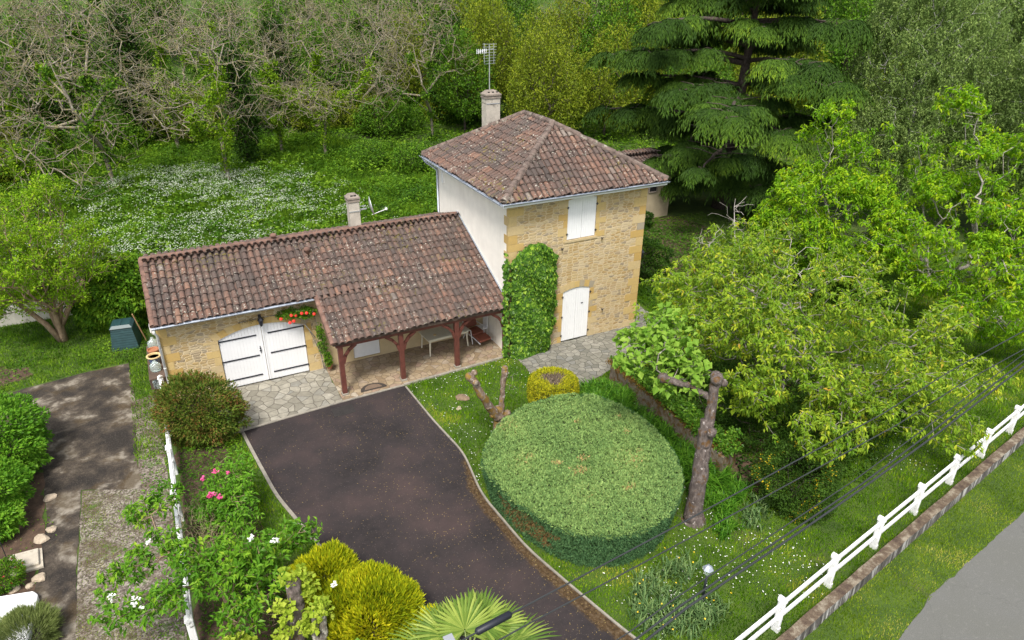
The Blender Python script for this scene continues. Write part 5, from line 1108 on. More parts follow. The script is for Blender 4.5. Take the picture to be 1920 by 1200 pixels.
for i, (az, el, ls, rf) in enumerate([(R_(80), R_(52), .40, .66), (R_(40), R_(30), .52, .62), (R_(18), R_(12), .62, .62), (R_(128), R_(30), .50, .66), (R_(60), R_(20), .55, .6), (R_(105), R_(22), .45, .6), (R_(165), R_(22), .6, .85), (R_(-20), R_(10), .7, .85), (R_(205), R_(15), .7, .8), (R_(95), R_(12), .40, .75), (R_(250), R_(30), .6, .8), (R_(300), R_(30), .6, .8), (R_(58), R_(5), .5, .75)]): frond(cpt, az, el, ls, rf, 110+i)
# ------------------------------------------------------------------ fences, walls, cables
lw = MB(); A_, B_ = along(-8, 0), along(26, 0)
rr = np.random.default_rng(121); ss = np.arange(-8, 26, .35); V = []; F = []
for i, s in enumerate(ss):
    for off, z in ((-.24, -.05), (-.235, .30), (0, .31), (.012, -.05)):
        x, y = along(s, off + rr.normal()*.006); V.append((x, y, z + (rr.normal()*.008 if z > 0 else 0)))
for i in range(len(ss)-1):
    for k in range(3): F.append((i*4+k, i*4+k+1, i*4+k+5, i*4+k+4))
F += [(0, 1, 2, 3), tuple((len(ss)-1)*4+k for k in (3, 2, 1, 0))]
o = MB().add(V, F).build('low_wall', M_curbwall, loc=(*along(9), 0)); tag(o, 'low black-streaked concrete wall between the white fence and the road verge', 'wall')
fr_ = thing('white_fence', 'white concrete post and two-rail fence along the road side of the garden', 'fence', (*along(9, -.5), 0))
ps = [-.38+2.08*k for k in range(-1, 12)]
ez = Vector((kd[0], kd[1], 0)); en = Vector((kn[0], kn[1], 0))
def fence_post(s):
    x, y = along(s, -.5); m = MB(); M = Matrix(((kd[0], kn[0], 0, x), (kd[1], kn[1], 0, y), (0, 0, 1, 0), (0, 0, 0, 1)))
    m.box(-.05, -.075, -.05, .05, .075, .92, M); 
    prof = [(-.075, .88), (.075, .88), (.075, .96), (.04, 1.01), (-.04, 1.01), (-.075, .96)]
    V = [M @ Vector((p[0]*.85, -.095, p[1])) for p in prof]+[M @ Vector((p[0]*.85, .095, p[1])) for p in prof]; m.add(V, [tuple(range(6)), tuple(range(11, 5, -1))]+[(i, (i+1) % 6, 6+(i+1) % 6, 6+i) for i in range(6)])
    m.box(-.052, -.09, -.05, .052, .09, .14, M); return m.build('post', M_whiteold, fr_, bevel=.012)
for s in ps: fence_post(s)
for i in range(len(ps)-1):
    for z, hh in ((.82, .11), (.42, .11)):
        a, b = along(ps[i]+.05, -.5), along(ps[i+1]-.05, -.5); MB().beam((*a, z+rr.normal()*.008), (*b, z+rr.normal()*.008), .055, hh).build('rail', M_whiteold, fr_, bevel=.01)
lf_ = thing('old_white_fence', 'old white fence of peeling rails beside the gravel strip, running from the garage corner', 'fence', (-11.65, -3, 0))
m_old = simple('flaking_white_rail', (.78,.78,.77), .8, var=.06, scale=7, col2=(.10,.09,.07), thr=.56, bumpy=.4)
ys_ = [2.25, .2, -1.9, -4.0, -6.1, -8.35]
for y in ys_:
    m = MB(); m.box(-11.71, y-.06, -.05, -11.56, y+.06, .92); m.prism([(-11.73, .90), (-11.55, .90), (-11.56, .97), (-11.64, 1.02), (-11.72, .97)], y-.085, y+.085); m.build('post', m_old, lf_, bevel=.012)
for i in range(len(ys_)-1):
    for z in (.84, .48): MB().beam((-11.64, ys_[i]-.06, z), (-11.64, ys_[i+1]+.06, z), .085, .12).build('rail', m_old, lf_, bevel=.015)
for z in (.78, .42): MB().box(-11.60, 1.9, z-.03, -11.36, 2.0, z+.03).build('crossbar', M_whiteold, lf_)
ws2 = thing('fence_post_cap', 'short white post with pointed cap alone at the bottom end of the old fence', 'post', (-11.66, -9.5, 0))
MB().box(-11.74, -9.6, -.05, -11.58, -9.4, .72).build('post', m_old, ws2, bevel=.01)
gw = thing('garden_wall', 'off-white garden wall with orange tile coping behind the lime-green tree', 'wall', (-17, 11.2, 0))
m = MB(); m.box(-30, 11.05, -.1, -14.2, 11.25, .78); m.box(-14.2, 11.05, -.1, -11.44, 11.25, 1.72); m.build('masonry', simple('old_limewash', (.55,.52,.45), .9, var=.15, scale=3, col2=(.25,.23,.18), thr=.6, bumpy=.3), gw)
X, F, A = tiles('t', (-14.3, 10.95, 1.74), (1, 0, 0), (0, 1, .15), 2.86, .42, seed=44); npmesh('coping_tiles', X, F, M_tile, gw, {'rnd': np.clip(A+.3, 0, 1)})
rc = np.random.default_rng(5)
def cable(pts, rad, label, sag=.15, group='overhead cables crossing above the garden'):
    m = MB(); P = [Vector((-26, pts[0][1]-(26+pts[0][0])*.13, 7.4))]+[Vector((*p, 7)) for p in pts]+[Vector((30, pts[-1][1]+(30-pts[-1][0])*.16, 7.3))]
    m.tube(P, rad, 6); return tag(m.build('overhead_cable', M_cable, loc=(0, -15, 7), smooth=True), label, 'cable', group)
U1 = [(-8.01, -15.79), (-5.55, -15.54), (-3.13, -15.27), (-1.32, -15.07), (.83, -14.73), (3.57, -14.41)]
c_ = cable(U1, .010, 'thin overhead cable with a black joint, topmost of the bunch over the driveway')
m = MB(); a, b = Vector((-8.45, -15.835, 7)), Vector((-8.02, -15.79, 7)); m.tube([a, a.lerp(b, .05), a.lerp(b, .95), b], [.02, .04, .04, .02], 8)
j = m.build('cable_joint', M_iron, smooth=True); j.parent = c_; j.location = -Vector(c_.location)
m = MB(); m.box(-8.76, -15.95, 6.97, -8.66, -15.72, 6.985, Matrix.Identity(4)); j = m.build('anchor_plate', M_alu); j.parent = c_; j.location = -Vector(c_.location)
cable([(x-.02, y-.30-.012*x) for x, y in U1], .009, 'thin overhead cable just below the one with the black joint')
LB = [(-7.06, -16.63), (-6.35, -16.50), (-4.53, -16.25), (-3.02, -16.04), (-1.06, -15.70), (2.36, -15.08)]
cable([(x, y+.10) for x, y in LB], .008, 'thin overhead cable running along the top of the thick pair')
cable(LB, .013, 'thick overhead cable, upper of the thick pair above the road side fence')
cable([(x, y-.055+.02*math.sin(x*2)) for x, y in LB], .015, 'thick overhead cable, lower of the thick pair above the road side fence')
# ------------------------------------------------------------------ garden and porch objects
gl = thing('garden_lamp', 'small black post lamp with a clear glass head on the daisy lawn', 'lamp', (-1.12, -12.18, 0))
MB().tube([(-1.12, -12.18, 0), (-1.12, -12.18, .78)], .028, 8).lathe((-1.12, -12.18, 0), [(.07, 0), (.06, .04), (.03, .06)], 10).build('post', M_iron, gl, smooth=True)
MB().lathe((-1.12, -12.18, .78), [(.03, 0), (.07, .04), (.115, .20), (.10, .22)], 6).build('glass', M_glass, gl)
MB().lathe((-1.12, -12.18, .985), [(.13, 0), (.08, .06), (.02, .10), (.012, .14)], 6).build('cap', M_zinc, gl)
hk = thing('hanging_lantern', 'thin black hooked rod with a pale glass lantern by the left edge bush', 'lantern', (-15.41, -3.92, 0))
m = MB(); m.tube([(-15.41, -3.92, 0), (-15.41, -3.92, 2.1), (-15.38, -3.92, 2.28), (-15.30, -3.92, 2.33), (-15.22, -3.92, 2.28), (-15.20, -3.92, 2.2)], .010, 6); m.build('rod', M_iron, hk)
MB().lathe((-15.20, -3.92, 1.88), [(.05, 0), (.075, .03), (.075, .20), (.03, .26), (.012, .31)], 8).build('glass', M_glass, hk)
MB().lathe((-15.20, -3.92, 2.10), [(.085, 0), (.04, .05), (.01, .07)], 8).build('cap', simple('teal_plastic', (.10,.35,.35), .5), hk)
cs_ = thing('chamber_cover', 'pale square concrete chamber cover with a raised lid at the lower left', 'cover', (-15.08, -3.92, 0))
M_lid = simple('pale_concrete', (.46,.41,.33), .9, var=.12, scale=5, bumpy=.3, col2=(.28,.25,.19), thr=.6)
m = MB(); m.add([(-15.46, -3.55, -.02), (-15.37, -4.28, -.02), (-14.70, -4.28, -.02), (-14.78, -3.58, -.02), (-15.46, -3.55, .06), (-15.37, -4.28, .06), (-14.70, -4.28, .06), (-14.78, -3.58, .06)], [(0,3,2,1),(4,5,6,7),(0,1,5,4),(1,2,6,5),(2,3,7,6),(3,0,4,7)]); m.build('surround', M_lid, cs_)
m = MB(); m.add([(-15.40, -3.60, .06), (-15.33, -4.18, .06), (-14.78, -4.20, .06), (-14.84, -3.62, .06), (-15.40, -3.60, .13), (-15.33, -4.18, .13), (-14.78, -4.20, .13), (-14.84, -3.62, .13)], [(0,3,2,1),(4,5,6,7),(0,1,5,4),(1,2,6,5),(2,3,7,6),(3,0,4,7)]); m.build('lid', M_lid, cs_, bevel=.012)
m = MB(); m.prism([(-18.0, -5.45), (-16.6, -5.2), (-15.5, -4.98), (-14.82, -5.15), (-14.72, -5.30), (-14.74, -6.1), (-14.85, -6.9), (-15.2, -9.5), (-18, -9.5)], -.02, .16, 'z')
tag(m.build('white_slab', simple('bright_white_masonry', (.85,.85,.85), .6, var=.02, scale=2), loc=(-16.2, -7, 0), bevel=.02), 'bright white flat-topped low slab in the lower left corner', 'slab')
def stone(x, y, s, mat, lab, cat='stone', name='stone', fl=.5, seed=0, grp=None):
    r = np.random.default_rng(seed+200); bm = bmesh.new(); bmesh.ops.create_icosphere(bm, subdivisions=2, radius=s)
    for v in bm.verts: v.co *= (1+.25*math.sin(v.co.x/s*2.1+seed)*math.cos(v.co.y/s*2.7+seed*2)+.06*r.normal()); v.co.z *= fl
    me = bpy.data.meshes.new(name); bm.to_mesh(me); bm.free(); me.materials.append(mat); o = bpy.data.objects.new(name, me); COL.objects.link(o); o.location = (x, y, s*fl*.35); return tag(o, lab, cat, grp)
M_rock = simple('pale_rock', (.42,.34,.25), .9, var=.2, scale=9, bumpy=.5)
for i, (x, y, s, lab) in enumerate([(-14.75, -1.5, .16, 'tan stone nearest the big left bush on the soil bed'), (-14.62, -2.9, .13, 'pale stone halfway down the soil bed at the yard edge'), (-14.83, -3.2, .17, 'pale stone lying just above the concrete chamber cover'), (-14.75, -4.62, .15, 'flat stone just below the concrete chamber cover'), (-15.25, -4.75, .12, 'stone by the red-flowered bush above the white slab'), (-14.95, -4.78, .10, 'small stone between chamber cover and white slab')]): stone(x, y, s, M_rock, lab, seed=i)
stone(-2.68, -1.94, .24, simple('molehill_earth', (.20,.14,.09), 1, var=.3, scale=20, bumpy=.6), 'bare brown molehill on the lawn beside the porch', 'molehill', 'molehill', .28, 9)
stone(-3.05, -2.45, .10, M_rock, 'small pale stone in the lawn below the molehill', fl=.3, seed=10)
# iron cover in the drive
m = MB(); m.box(-6.85, -1.15, .004, -6.15, -.62, .018); o = m.build('manhole_cover', simple('rusty_cover', (.022,.019,.018), .8, var=.3, scale=12, bumpy=.3), loc=(-6.5, -.88, 0)); tag(o, 'dull square manhole cover at the top of the driveway by the first post', 'manhole cover')
# doormat
m = MB(); a = np.linspace(0, pi, 20); m.prism([(-5.22+.46*cos(t), -.12+.40*sin(t)) for t in a], .034, .050, 'z'); dm = m.build('doormat', M_rubber, loc=(-5.22, 0, .03)); tag(dm, 'dark half-moon doormat at the porch edge above the driveway', 'doormat')
m = MB(); m.prism([(-5.22+.30*cos(t), -.06+.26*sin(t)) for t in a], .050, .056, 'z'); q = m.build('inner_pattern', simple('worn_coir', (.16,.11,.075), .95, var=.3, scale=30), loc=(-5.22, 0, .03)); q.parent = dm; q.location = (0, 0, 0)
# table
tb = thing('garden_table', 'cream plastic garden table with four legs standing under the porch', 'table', (-1.88, 1.62, .03)); Mt = Matrix.Translation((-1.88, 1.62, 0)) @ Matrix.Rotation(R_(4), 4, 'Z')
MB().box(-.88, -.45, .70, .88, .45, .735, Mt).build('tabletop', M_plasticw, tb, bevel=.012)
m = MB(); m.box(-.82, -.40, .62, .82, -.38, .70, Mt); m.box(-.82, .38, .62, .82, .40, .70, Mt); m.box(-.82, -.38, .62, -.80, .38, .70, Mt); m.box(.80, -.38, .62, .82, .38, .70, Mt); m.build('apron', M_plasticw, tb)
for sx in (-1, 1):
    for sy in (-1, 1): MB().tube([Mt @ Vector((sx*.76, sy*.34, .70)), Mt @ Vector((sx*.80, sy*.38, .032))], [.042, .026], 8).build('leg', M_plasticw, tb)
ash = MB().lathe((-2.35, 1.42, .737), [(.05, 0), (.065, .015), (.06, .03), (.045, .012)], 12).build('ashtray', M_cream, loc=(-2.35, 1.42, .737)); tag(ash, 'small round dish lying on the porch table', 'dish')
# lounger
lo_ = thing('lounge_chair', 'reclining garden chair with brown padded cushions in the right corner of the porch', 'lounge chair', (-.55, 1.45, .03)); Ml = Matrix.Translation((-.62, 1.72, 0)) @ Matrix.Rotation(R_(12), 4, 'Z')
def pad(name, y0, z0, y1, z1, w=.54, th=.10):
    m = MB(); a, b = Vector((0, y0, z0)), Vector((0, y1, z1)); m.beam(a, b, w, th, (0, -(z1-z0), (y1-y0)) if abs(z1-z0) > .3 else (0, 0, 1)); m.V = [Ml @ Vector(v) for v in m.V]; return m.build(name, M_cushion, lo_, bevel=.03)
pad('back_cushion', .17, .50, .36, 1.12); pad('seat_cushion', .16, .44, -.34, .40); pad('leg_cushion', -.37, .39, -.80, .30); 
m = MB()
for sx in (-1, 1):
    for P in ([(sx*.29, .40, 1.10), (sx*.29, .20, .38), (sx*.29, -.34, .34), (sx*.29, -.82, .24)], [(sx*.29, -.25, .34), (sx*.29, -.32, .03)], [(sx*.29, .15, .36), (sx*.29, .30, .03)], [(sx*.32, .24, .62), (sx*.32, -.25, .60), (sx*.30, -.27, .34)]): m.tube([Ml @ Vector(p) for p in P], .016, 6)
m.build('frame', M_white, lo_)
wc = thing('white_chair', 'white plastic chair behind the brown lounge chair against the porch side wall', 'chair', (-.25, 1.85, .03))
m = MB(); m.box(-.42, 1.62, .40, -.06, 2.0, .44); m.build('seat', M_white, wc); m = MB(); m.box(-.09, 1.62, .44, -.05, 2.0, .95); m.build('backrest', M_white, wc)
for x in (-.40, -.08):
    for y in (1.65, 1.97): MB().tube([(x, y, .40), (x, y, .032)], .02, 6).build('leg', M_white, wc)
# pots
def pot(name, x, y, z, r_, h, mat, label, cat='pot', rim=True, grp=None):
    p = [(r_*.65, 0), (r_*.92, h*.85), (r_*1.0, h*.86), (r_*1.02, h), (r_*.88, h), (r_*.78, h*.8)]; o = MB().lathe((x, y, z), p, 16).build(name, mat, loc=(x, y, z), smooth=False); return tag(o, label, cat, grp)
pot('flower_pot', -6.22, 1.98, .03, .12, .18, M_terra, 'small terracotta pot with moss beside the foot of the climbing rose')
rk = thing('pot_rack', 'narrow wooden shelf rack for pots along the left gable of the garage', 'rack', (-11.75, 3.5, 0))
m = MB(); m.box(-11.98, 2.45, .30, -11.5, 5.0, .34); m.build('shelf', M_deck, rk); m = MB(); m.box(-11.98, 2.45, .80, -11.5, 5.0, .84); m.build('shelf', M_deck, rk)
for y in (2.5, 3.7, 4.95):
    for x in (-11.95, -11.53): MB().box(x-.03, y-.03, -.02, x+.03, y+.03, .80).build('leg', M_deck, rk)
pot('plant_pot', -11.74, 4.05, .845, .19, .30, M_terra, 'terracotta pot on the rack, above the cream-rimmed pot')
bp = pot('plant_pot', -11.74, 3.50, .845, .21, .30, M_blue, 'blue glazed pot with a cream rim on the rack beside the downpipe')
q = MB().lathe((-11.74, 3.50, 1.12), [(.19, 0), (.235, .02), (.235, .05), (.185, .05), (.175, 0)], 16).build('rim', M_cream, loc=(-11.74, 3.5, .845)); q.parent = bp; q.location = (0, 0, 0)
def jar(x, y, z, r_, h, label): return tag(MB().lathe((x, y, z), [(r_*.9, 0), (r_, h*.1), (r_, h*.6), (r_*.4, h*.85), (r_*.25, h*.87), (r_*.28, h)], 14).build('glass_jar', M_glass, loc=(x, y, z), smooth=True), label, 'glass jar')
jar(-11.72, 4.62, .845, .19, .48, 'big clear glass carboy on the rack under the roof edge'); jar(-11.74, 3.02, .845, .17, .36, 'clear glass jar on the rack nearest the white fence'); jar(-11.74, 2.75, .345, .18, .40, 'greenish glass jar on the lower shelf of the rack')
wh = thing('metal_hoop', 'pale metal hoop hanging under the eave on the garage gable', 'hoop', (-11.62, 4.9, 1.9)); m = MB(); t_ = np.linspace(0, 2*pi, 25); m.tube([(-11.66, 4.75+.34*cos(t), 1.75+.34*sin(t)) for t in t_], .022, 6, caps=False)
m.build('ring', M_whiteold, wh); MB().box(-11.72, 4.62, 1.5, -11.6, 4.9, 1.74).build('plate', M_white, wh)
# compost bin
cb = thing('compost_bin', 'dark green ribbed plastic compost bin in the shade behind the garage', 'compost bin', (-12.72, 7.2, 0)); cxb, cyb = -12.72, 7.25
m = MB(); M2 = Matrix.Translation((cxb, cyb, 0)) @ Matrix.Rotation(R_(-8), 4, 'Z')
for k in range(9):
    z0, z1 = k*.095, k*.095+.085; a = .47-.012*k; b = a-.02
    V = [M2 @ Vector(v) for v in ((-a,-a,z0),(a,-a,z0),(a,a,z0),(-a,a,z0),(-b,-b,z1),(b,-b,z1),(b,b,z1),(-b,b,z1))]; m.add(V, [(0,3,2,1),(4,5,6,7),(0,1,5,4),(1,2,6,5),(2,3,7,6),(3,0,4,7)])
m.box(-.34, -.34, .0, .34, .34, .86, M2); m.build('body', M_compost, cb)
m = MB(); a, b = .40, .30; V = [M2 @ Vector(v) for v in ((-a,-a,.86),(a,-a,.86),(a,a,.86),(-a,a,.86),(-b,-b,.97),(b,-b,.97),(b,b,.97),(-b,b,.97))]; m.add(V, [(0,3,2,1),(4,5,6,7),(0,1,5,4),(1,2,6,5),(2,3,7,6),(3,0,4,7)]); m.box(-.01, -.3, .97, .01, .3, .98, M2); m.build('lid', M_compost, cb, bevel=.01)
st_ = MB().tube([(-12.28, 6.9, 1.35), (-12.05, 7.2, 0)], .022, 8).build('wooden_stake', simple('pale_wood', (.42,.25,.14), .8), loc=(-12.1, 7.1, 0)); tag(st_, 'pale wooden stake leaning beside the compost bin', 'stake')
ORD = 'first second third fourth fifth sixth seventh eighth ninth tenth eleventh twelfth thirteenth fourteenth fifteenth sixteenth seventeenth eighteenth nineteenth twentieth'.split()
TENS = {20: 'twenty', 30: 'thirty', 40: 'forty', 50: 'fifty', 60: 'sixty'}
def ordn(i):
    if i < 20: return ORD[i]
    t_, u = (i+1)//10*10, (i+1) % 10; return {20: 'twentieth', 30: 'thirtieth', 40: 'fortieth', 50: 'fiftieth', 60: 'sixtieth'}[t_] if u == 0 else TENS[t_]+'-'+ORD[u-1]
# ------------------------------------------------------------------ grass, herbs and flowers
rg_ = np.random.default_rng(131)
hedge_in = [(hc[0]+(p[0]-hc[0])*.93, hc[1]+(p[1]-hc[1])*.93) for p in HEDGE]
PATH = [(.12, -.1), (.2, -1.0), (.12, -1.55), (.95, -2.75), (1.3, -3.2), (2.9, -2.6), (4.5, -2.2), (6.0, -1.9), (7.1, -1.2), (7.1, 3.5), (0, 3.5)]
drR = list(zip(xr_+.08, ys))[::8]; drL = list(zip(xl_-.10, ys))[::8]
fenceN = [along(26, -.24), along(-4.2, -.24)]
lawnA = drR + [fenceN[1], fenceN[0], along(26, -12), (7.2, 3.4), (7.1, -1.2), (6, -1.9), (4.5, -2.2), (2.9, -2.6), (1.3, -3.2), (.95, -2.75), (.12, -1.55), (.2, -1.), (.10, -.12), (-4.1, -.3)]
def grass_obj(name, polys, dens, h, wd, mat, label, seed, excl=(), lean=.5, zfun=None, hvar=None, kind='stuff', cat='grass', thin=None):
    r = np.random.default_rng(seed); xs, ys2 = [], []
    for p in polys:
        x, y = scatter(p, dens, r, excl); xs.append(x); ys2.append(y)
    x, y = np.concatenate(xs), np.concatenate(ys2)
    if thin is not None: k = r.random(len(x)) < thin(x, y); x, y = x[k], y[k]
    z = zfun(x, y) if zfun is not None else 0*x
    hh = h*(1+.35*nz(x, y, 2.2, seed)) if hvar is None else hvar(x, y)
    V, F = blades(np.stack([x, y, z], 1), hh, wd, lean, r); cl = .26*nz(x, y, 1.1, seed+5)+.22*nz(x, y, 4.0, seed+6)
    return tag(npmesh(name, V, F, mat, None, {'rnd': np.clip(r.random(len(x))*.75+.12+cl, 0, 1)}), label, cat, None, kind)
grass_obj('lawn_grass', [lawnA], 800, .085, .022, L_grass, 'short mown lawn grass around the hedge and along the garden side of the fence', 132, [hedge_in, [(1.4, -3.4), (3.6, -3.2), (3.6, -9.5), (1.7, -9.6)]])
stripL = drL + [(-10.0, -12), (-9.8, -8.8), (-9.9, -3), (-10.2, -1.4), (-10.2, -.75)]
grass_obj('lawn_grass', [stripL], 900, .09, .022, L_grass, 'bright lawn grass strip left of the driveway', 133)
verge = [along(-6, .02), along(26, .02), along(26, 1.28), along(14, 1.3), along(8.4, 1.26), along(5.3, 1.17), along(3.6, 1.12), along(1.7, 1.25), along(-6, 1.25)]
L_verge = leafmat('verge_grass', [(0, (.07,.14,.010)), (.45, (.15,.25,.02)), (.8, (.26,.36,.035)), (1, (.46,.44,.17))], .4)
grass_obj('verge_grass', [verge], 900, .065, .02, L_verge, 'coarse verge grass between low wall and road', 134)
leftG = [(-24, 11), (-12.0, 11), (-12.0, 5.7), (-12.75, 5.7), (-14.2, 5.6), (-16.1, 5.3), (-19, 5.0), (-24, 5)]
grass_obj('rough_grass', [leftG, [(-12.7, 5.7), (-12.65, -.8), (-11.7, -.8), (-11.7, 5.7)]], 500, .10, .03, L_tallgrass, 'rough weedy grass round the compost bin and left tree', 135, [[(-13.2, 6.8), (-12.2, 6.7), (-12.2, 7.8), (-13.2, 7.8)], [(-18, 7.4), (-15.9, 6.9), (-15.7, 6.2), (-17, 5.6), (-19, 5.6)]], lean=.9)
def herb_obj(name, poly, dens, L, W, hgt, mat, label, seed, excl=(), thin=None, kind='stuff', cat='plants'):
    r = np.random.default_rng(seed); x, y = scatter(poly, dens, r, excl)
    if thin is not None: k = r.random(len(x)) < thin(x, y); x, y = x[k], y[k]
    n = len(x); z = hill(x, y)+hgt*np.clip(.6+.4*nz(x, y, 1.4, seed)+.45*nz(x, y, .6, seed+3), .05, 1.9)*np.sqrt(r.random(n)); s = r.uniform(.6, 1.3, n)
    D = unit(rdir(n, r)*[1, 1, .4]+[0, 0, .1]); N = unit(rdir(n, r)*.6+[0, 0, 1.]); V, F = leaves(np.stack([x, y, z], 1), D, N, L*s, W*s, droop=.2)
    return tag(npmesh(name, V, F, mat, None, {'rnd': np.clip(r.random(n)*.6+.2+.3*nz(x, y, .9, seed+1)+.2*nz(x, y, 3, seed+2), 0, 1)}), label, cat, None, kind)
herb_obj('weeds', leftG, 260, .075, .05, .10, L_mid, 'low leafy weeds among the grass under the lime-green tree', 136, thin=lambda x, y: .35+.5*nz(x, y, 1.1, 9))
herb_obj('weeds', [(-12.5, 5.7), (-12.5, -11.8), (-11.7, -11.8), (-11.7, 5.7)], 220, .06, .035, .06, L_mid, 'ground weeds along the foot of the old white fence', 137, thin=lambda x, y: .3+.5*nz(x, y, 1.6, 4))
grass_obj('gravel_weeds', [[(-13.95, -1.6), (-12.5, -2.2), (-12.3, -12), (-13.95, -12)]], 1300, .035, .018, L_verge, 'thin moss and grass growing through the gravel strip', 138, thin=lambda x, y: np.clip(.45+.8*nz(x, y, 1.5, 12)+.6*(x < -13.4), 0, 1))
herb_obj('weeds', [(-11.5, 1.5), (-10.2, .5), (-9.7, -2), (-9.7, -9), (-9.2, -11.8), (-11.5, -11.8)], 320, .10, .03, .22, L_mid, 'mixed green weeds in the shrub bed beside the old fence', 139)
herb_obj('weeds', [(-15, -.4), (-14.5, -2.8), (-14.6, -4.4), (-15.2, -5), (-16, -5), (-16, -.4)], 110, .05, .03, .05, L_mid, 'scattered weeds on the soil bed at the lower left', 140, thin=lambda x, y: .3+.6*nz(x, y, 2.2, 5))
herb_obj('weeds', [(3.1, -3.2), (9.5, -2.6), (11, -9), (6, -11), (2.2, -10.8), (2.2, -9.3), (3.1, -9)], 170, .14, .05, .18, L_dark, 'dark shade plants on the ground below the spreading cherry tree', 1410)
# ivy-like ground plants under trees right of house
herb_obj('weeds', [(7.3, 3), (7.3, 8), (12, 11), (17, 10.4), (24, 8), (24, -3), (9, -3), (7.3, -1)], 230, .13, .06, .16, leafmat('shade_plants', [(0, (.03,.08,.01)), (.6, (.06,.14,.018)), (1, (.12,.20,.03))], .3), 'green ground plants in the shade right of the tower', 141, thin=lambda x, y: .72+.5*nz(x, y, .7, 3))
# meadow behind the house
meadow = [(-45, 11.4), (-11.6, 11.4), (-11.6, 6.9), (0.1, 6.9), (6.0, 7.3), (11, 11), (12, 15.5), (20, 16), (60, 8), (75, 40), (60, 100), (-60, 100), (-60, 30)]
herb_obj('meadow_herbs', meadow, 30, .28, .13, .75, L_tallgrass, 'lush nettles and tall herbs of the meadow behind the house', 142, thin=lambda x, y: np.where(y < 45, 1, .35))
near = [(-24, 11.4), (-11.6, 11.4), (-11.6, 6.9), (6, 7.3), (11, 12), (13, 22), (4, 40), (-12, 48), (-30, 40)]
herb_obj('meadow_herbs', near, 95, .15, .09, .95, L_mid, 'bright leafy nettle patches between garage and wood', 143, thin=lambda x, y: .5+.6*nz(x, y, .5, 7))
grass_obj('meadow_grass', [near], 160, .38, .05, L_tallgrass, 'long meadow grass behind the garage', 144, lean=.6, zfun=hill)
def parsley(x, y): return np.clip(.42+.45*nz(x, y, .55, 21)+.45*nz(x, y, 2.2, 22), .05, 1)*np.clip((x+19)/3, 0, 1)*np.clip((1-x)/5, 0, 1)
r = np.random.default_rng(145); x, y = scatter([(-18, 17), (-9, 13), (2, 13.5), (1, 22), (-2, 31), (-12, 33), (-19, 27)], 40, r); k = r.random(len(x)) < parsley(x, y); x, y = x[k], y[k]; n = len(x)
P = np.stack([x, y, .75+.25*r.random(n)+.15*nz(x, y, 1.4, 143)], 1); C = np.repeat(P, 3, 0)+r.normal(size=(n*3, 3))*[.08, .08, .03]; V, F = leaves(C, unit(rdir(n*3, r)*[1, 1, .2]), unit(rdir(n*3, r)*.3+[0, 0, 1.]), .070*r.uniform(.5, 1.3, n*3), .055)
tag(npmesh('cow_parsley', V, F, simple('umbel_white', (.43,.48,.36), .8)), 'drift of white cow parsley in the meadow left behind the garage', 'flowers', None, 'stuff')
# daisies on lawns
r = np.random.default_rng(146); x1, y1 = scatter(lawnA, 30, r, [hedge_in]); cl = np.clip(nz(x1, y1, 1.1, 31)*1.2+.05, 0, 1)*np.where(x1+y1 < -6, 1., .5); cl = np.where((y1 > -2.6) & (x1 < .2), .45, cl); k = r.random(len(x1)) < cl; x1, y1 = x1[k], y1[k]
P = np.stack([x1, y1, .06+.03*r.random(len(x1))], 1); V, F = leaves(P, unit(rdir(len(P), r)*[1, 1, .1]), unit(rdir(len(P), r)*.3+[0, 0, 1.]), .034*r.uniform(.6, 1.3, len(P)), .032, .0)
tag(npmesh('daisies', V, F, M_flowerW), 'white daisies scattered through the lawns', 'flowers', None, 'stuff')
# leaf litter specks on drive
r = np.random.default_rng(147); t = r.random(1400)**1.6; yy = r.uniform(-13.5, -.6, 1400); a, b = resamp(LEFT, yy), resamp(RIGHT, yy); side = r.random(1400) < .78; xx = np.where(side, b-t*(b-a)*.6-.06, a+.06+t*(b-a)*.6)
P = np.stack([xx, yy, 0*xx+.016], 1); V, F = leaves(P, unit(rdir(1400, r)*[1, 1, .05]), unit(rdir(1400, r)*.15+[0, 0, 1.]), .045*r.uniform(.4, 1.2, 1400), .018, .05)
tag(npmesh('leaf_litter', V, F, L_litter, None, {'rnd': r.random(1400)}), 'brown catkins and leaf litter strewn on the driveway', 'litter', None, 'stuff')
# day lilies and irises: each drift is counted as clumps
def clumps(pts, L, wd, nb, mat, name, label, group, seed, arch=.8):
    r = np.random.default_rng(seed); pts = sorted(pts, key=lambda p: -p[1])
    for i, (x, y) in enumerate(pts):
        P = np.array([[x, y, 0.]])+np.c_[r.normal(size=(5, 2))*.13, np.zeros(5)]; V, F, a = strap_clump(P, nb, L, wd, r, arch)
        o = npmesh(name, V, F, mat, None, {'rnd': a}, loc=(x, y, 0)); tag(o, label % ordn(i), 'plant', group)
r = np.random.default_rng(151)
ll = [(1.35+.23*k+r.normal()*.05, -3.65-.30*k+r.normal()*.08) for k in range(4)]+[(1.0+.62*u+.06*r.normal(), -3.9-5.4*u*1.0+.1*r.normal()) for u in np.linspace(0, 1, 17)]+[(1.75+.10*u+.06*r.normal(), -3.9-5.2*u+.1*r.normal()) for u in np.linspace(0, 1, 16)]
clumps(ll, .88, .040, 30, L_daylily, 'daylily_clump', 'arching day lily clump between round hedge and mossy wall, %s from the house end', 'day lilies behind the round hedge', 152)
l2 = [(1.4, -9.2), (1.9, -9.5), (2.3, -9.1), (2.1, -9.9), (1.6, -10.0), (1.2, -10.3), (2.4, -9.6), (1.9, -8.8), (1.3, -9.7), (.95, -10.7)]
clumps(l2, .55, .026, 26, L_daylily, 'daylily_clump', 'strap-leaved clump right of the thick pollard foot, %s from the house side', 'day lilies right of the pollard', 153)
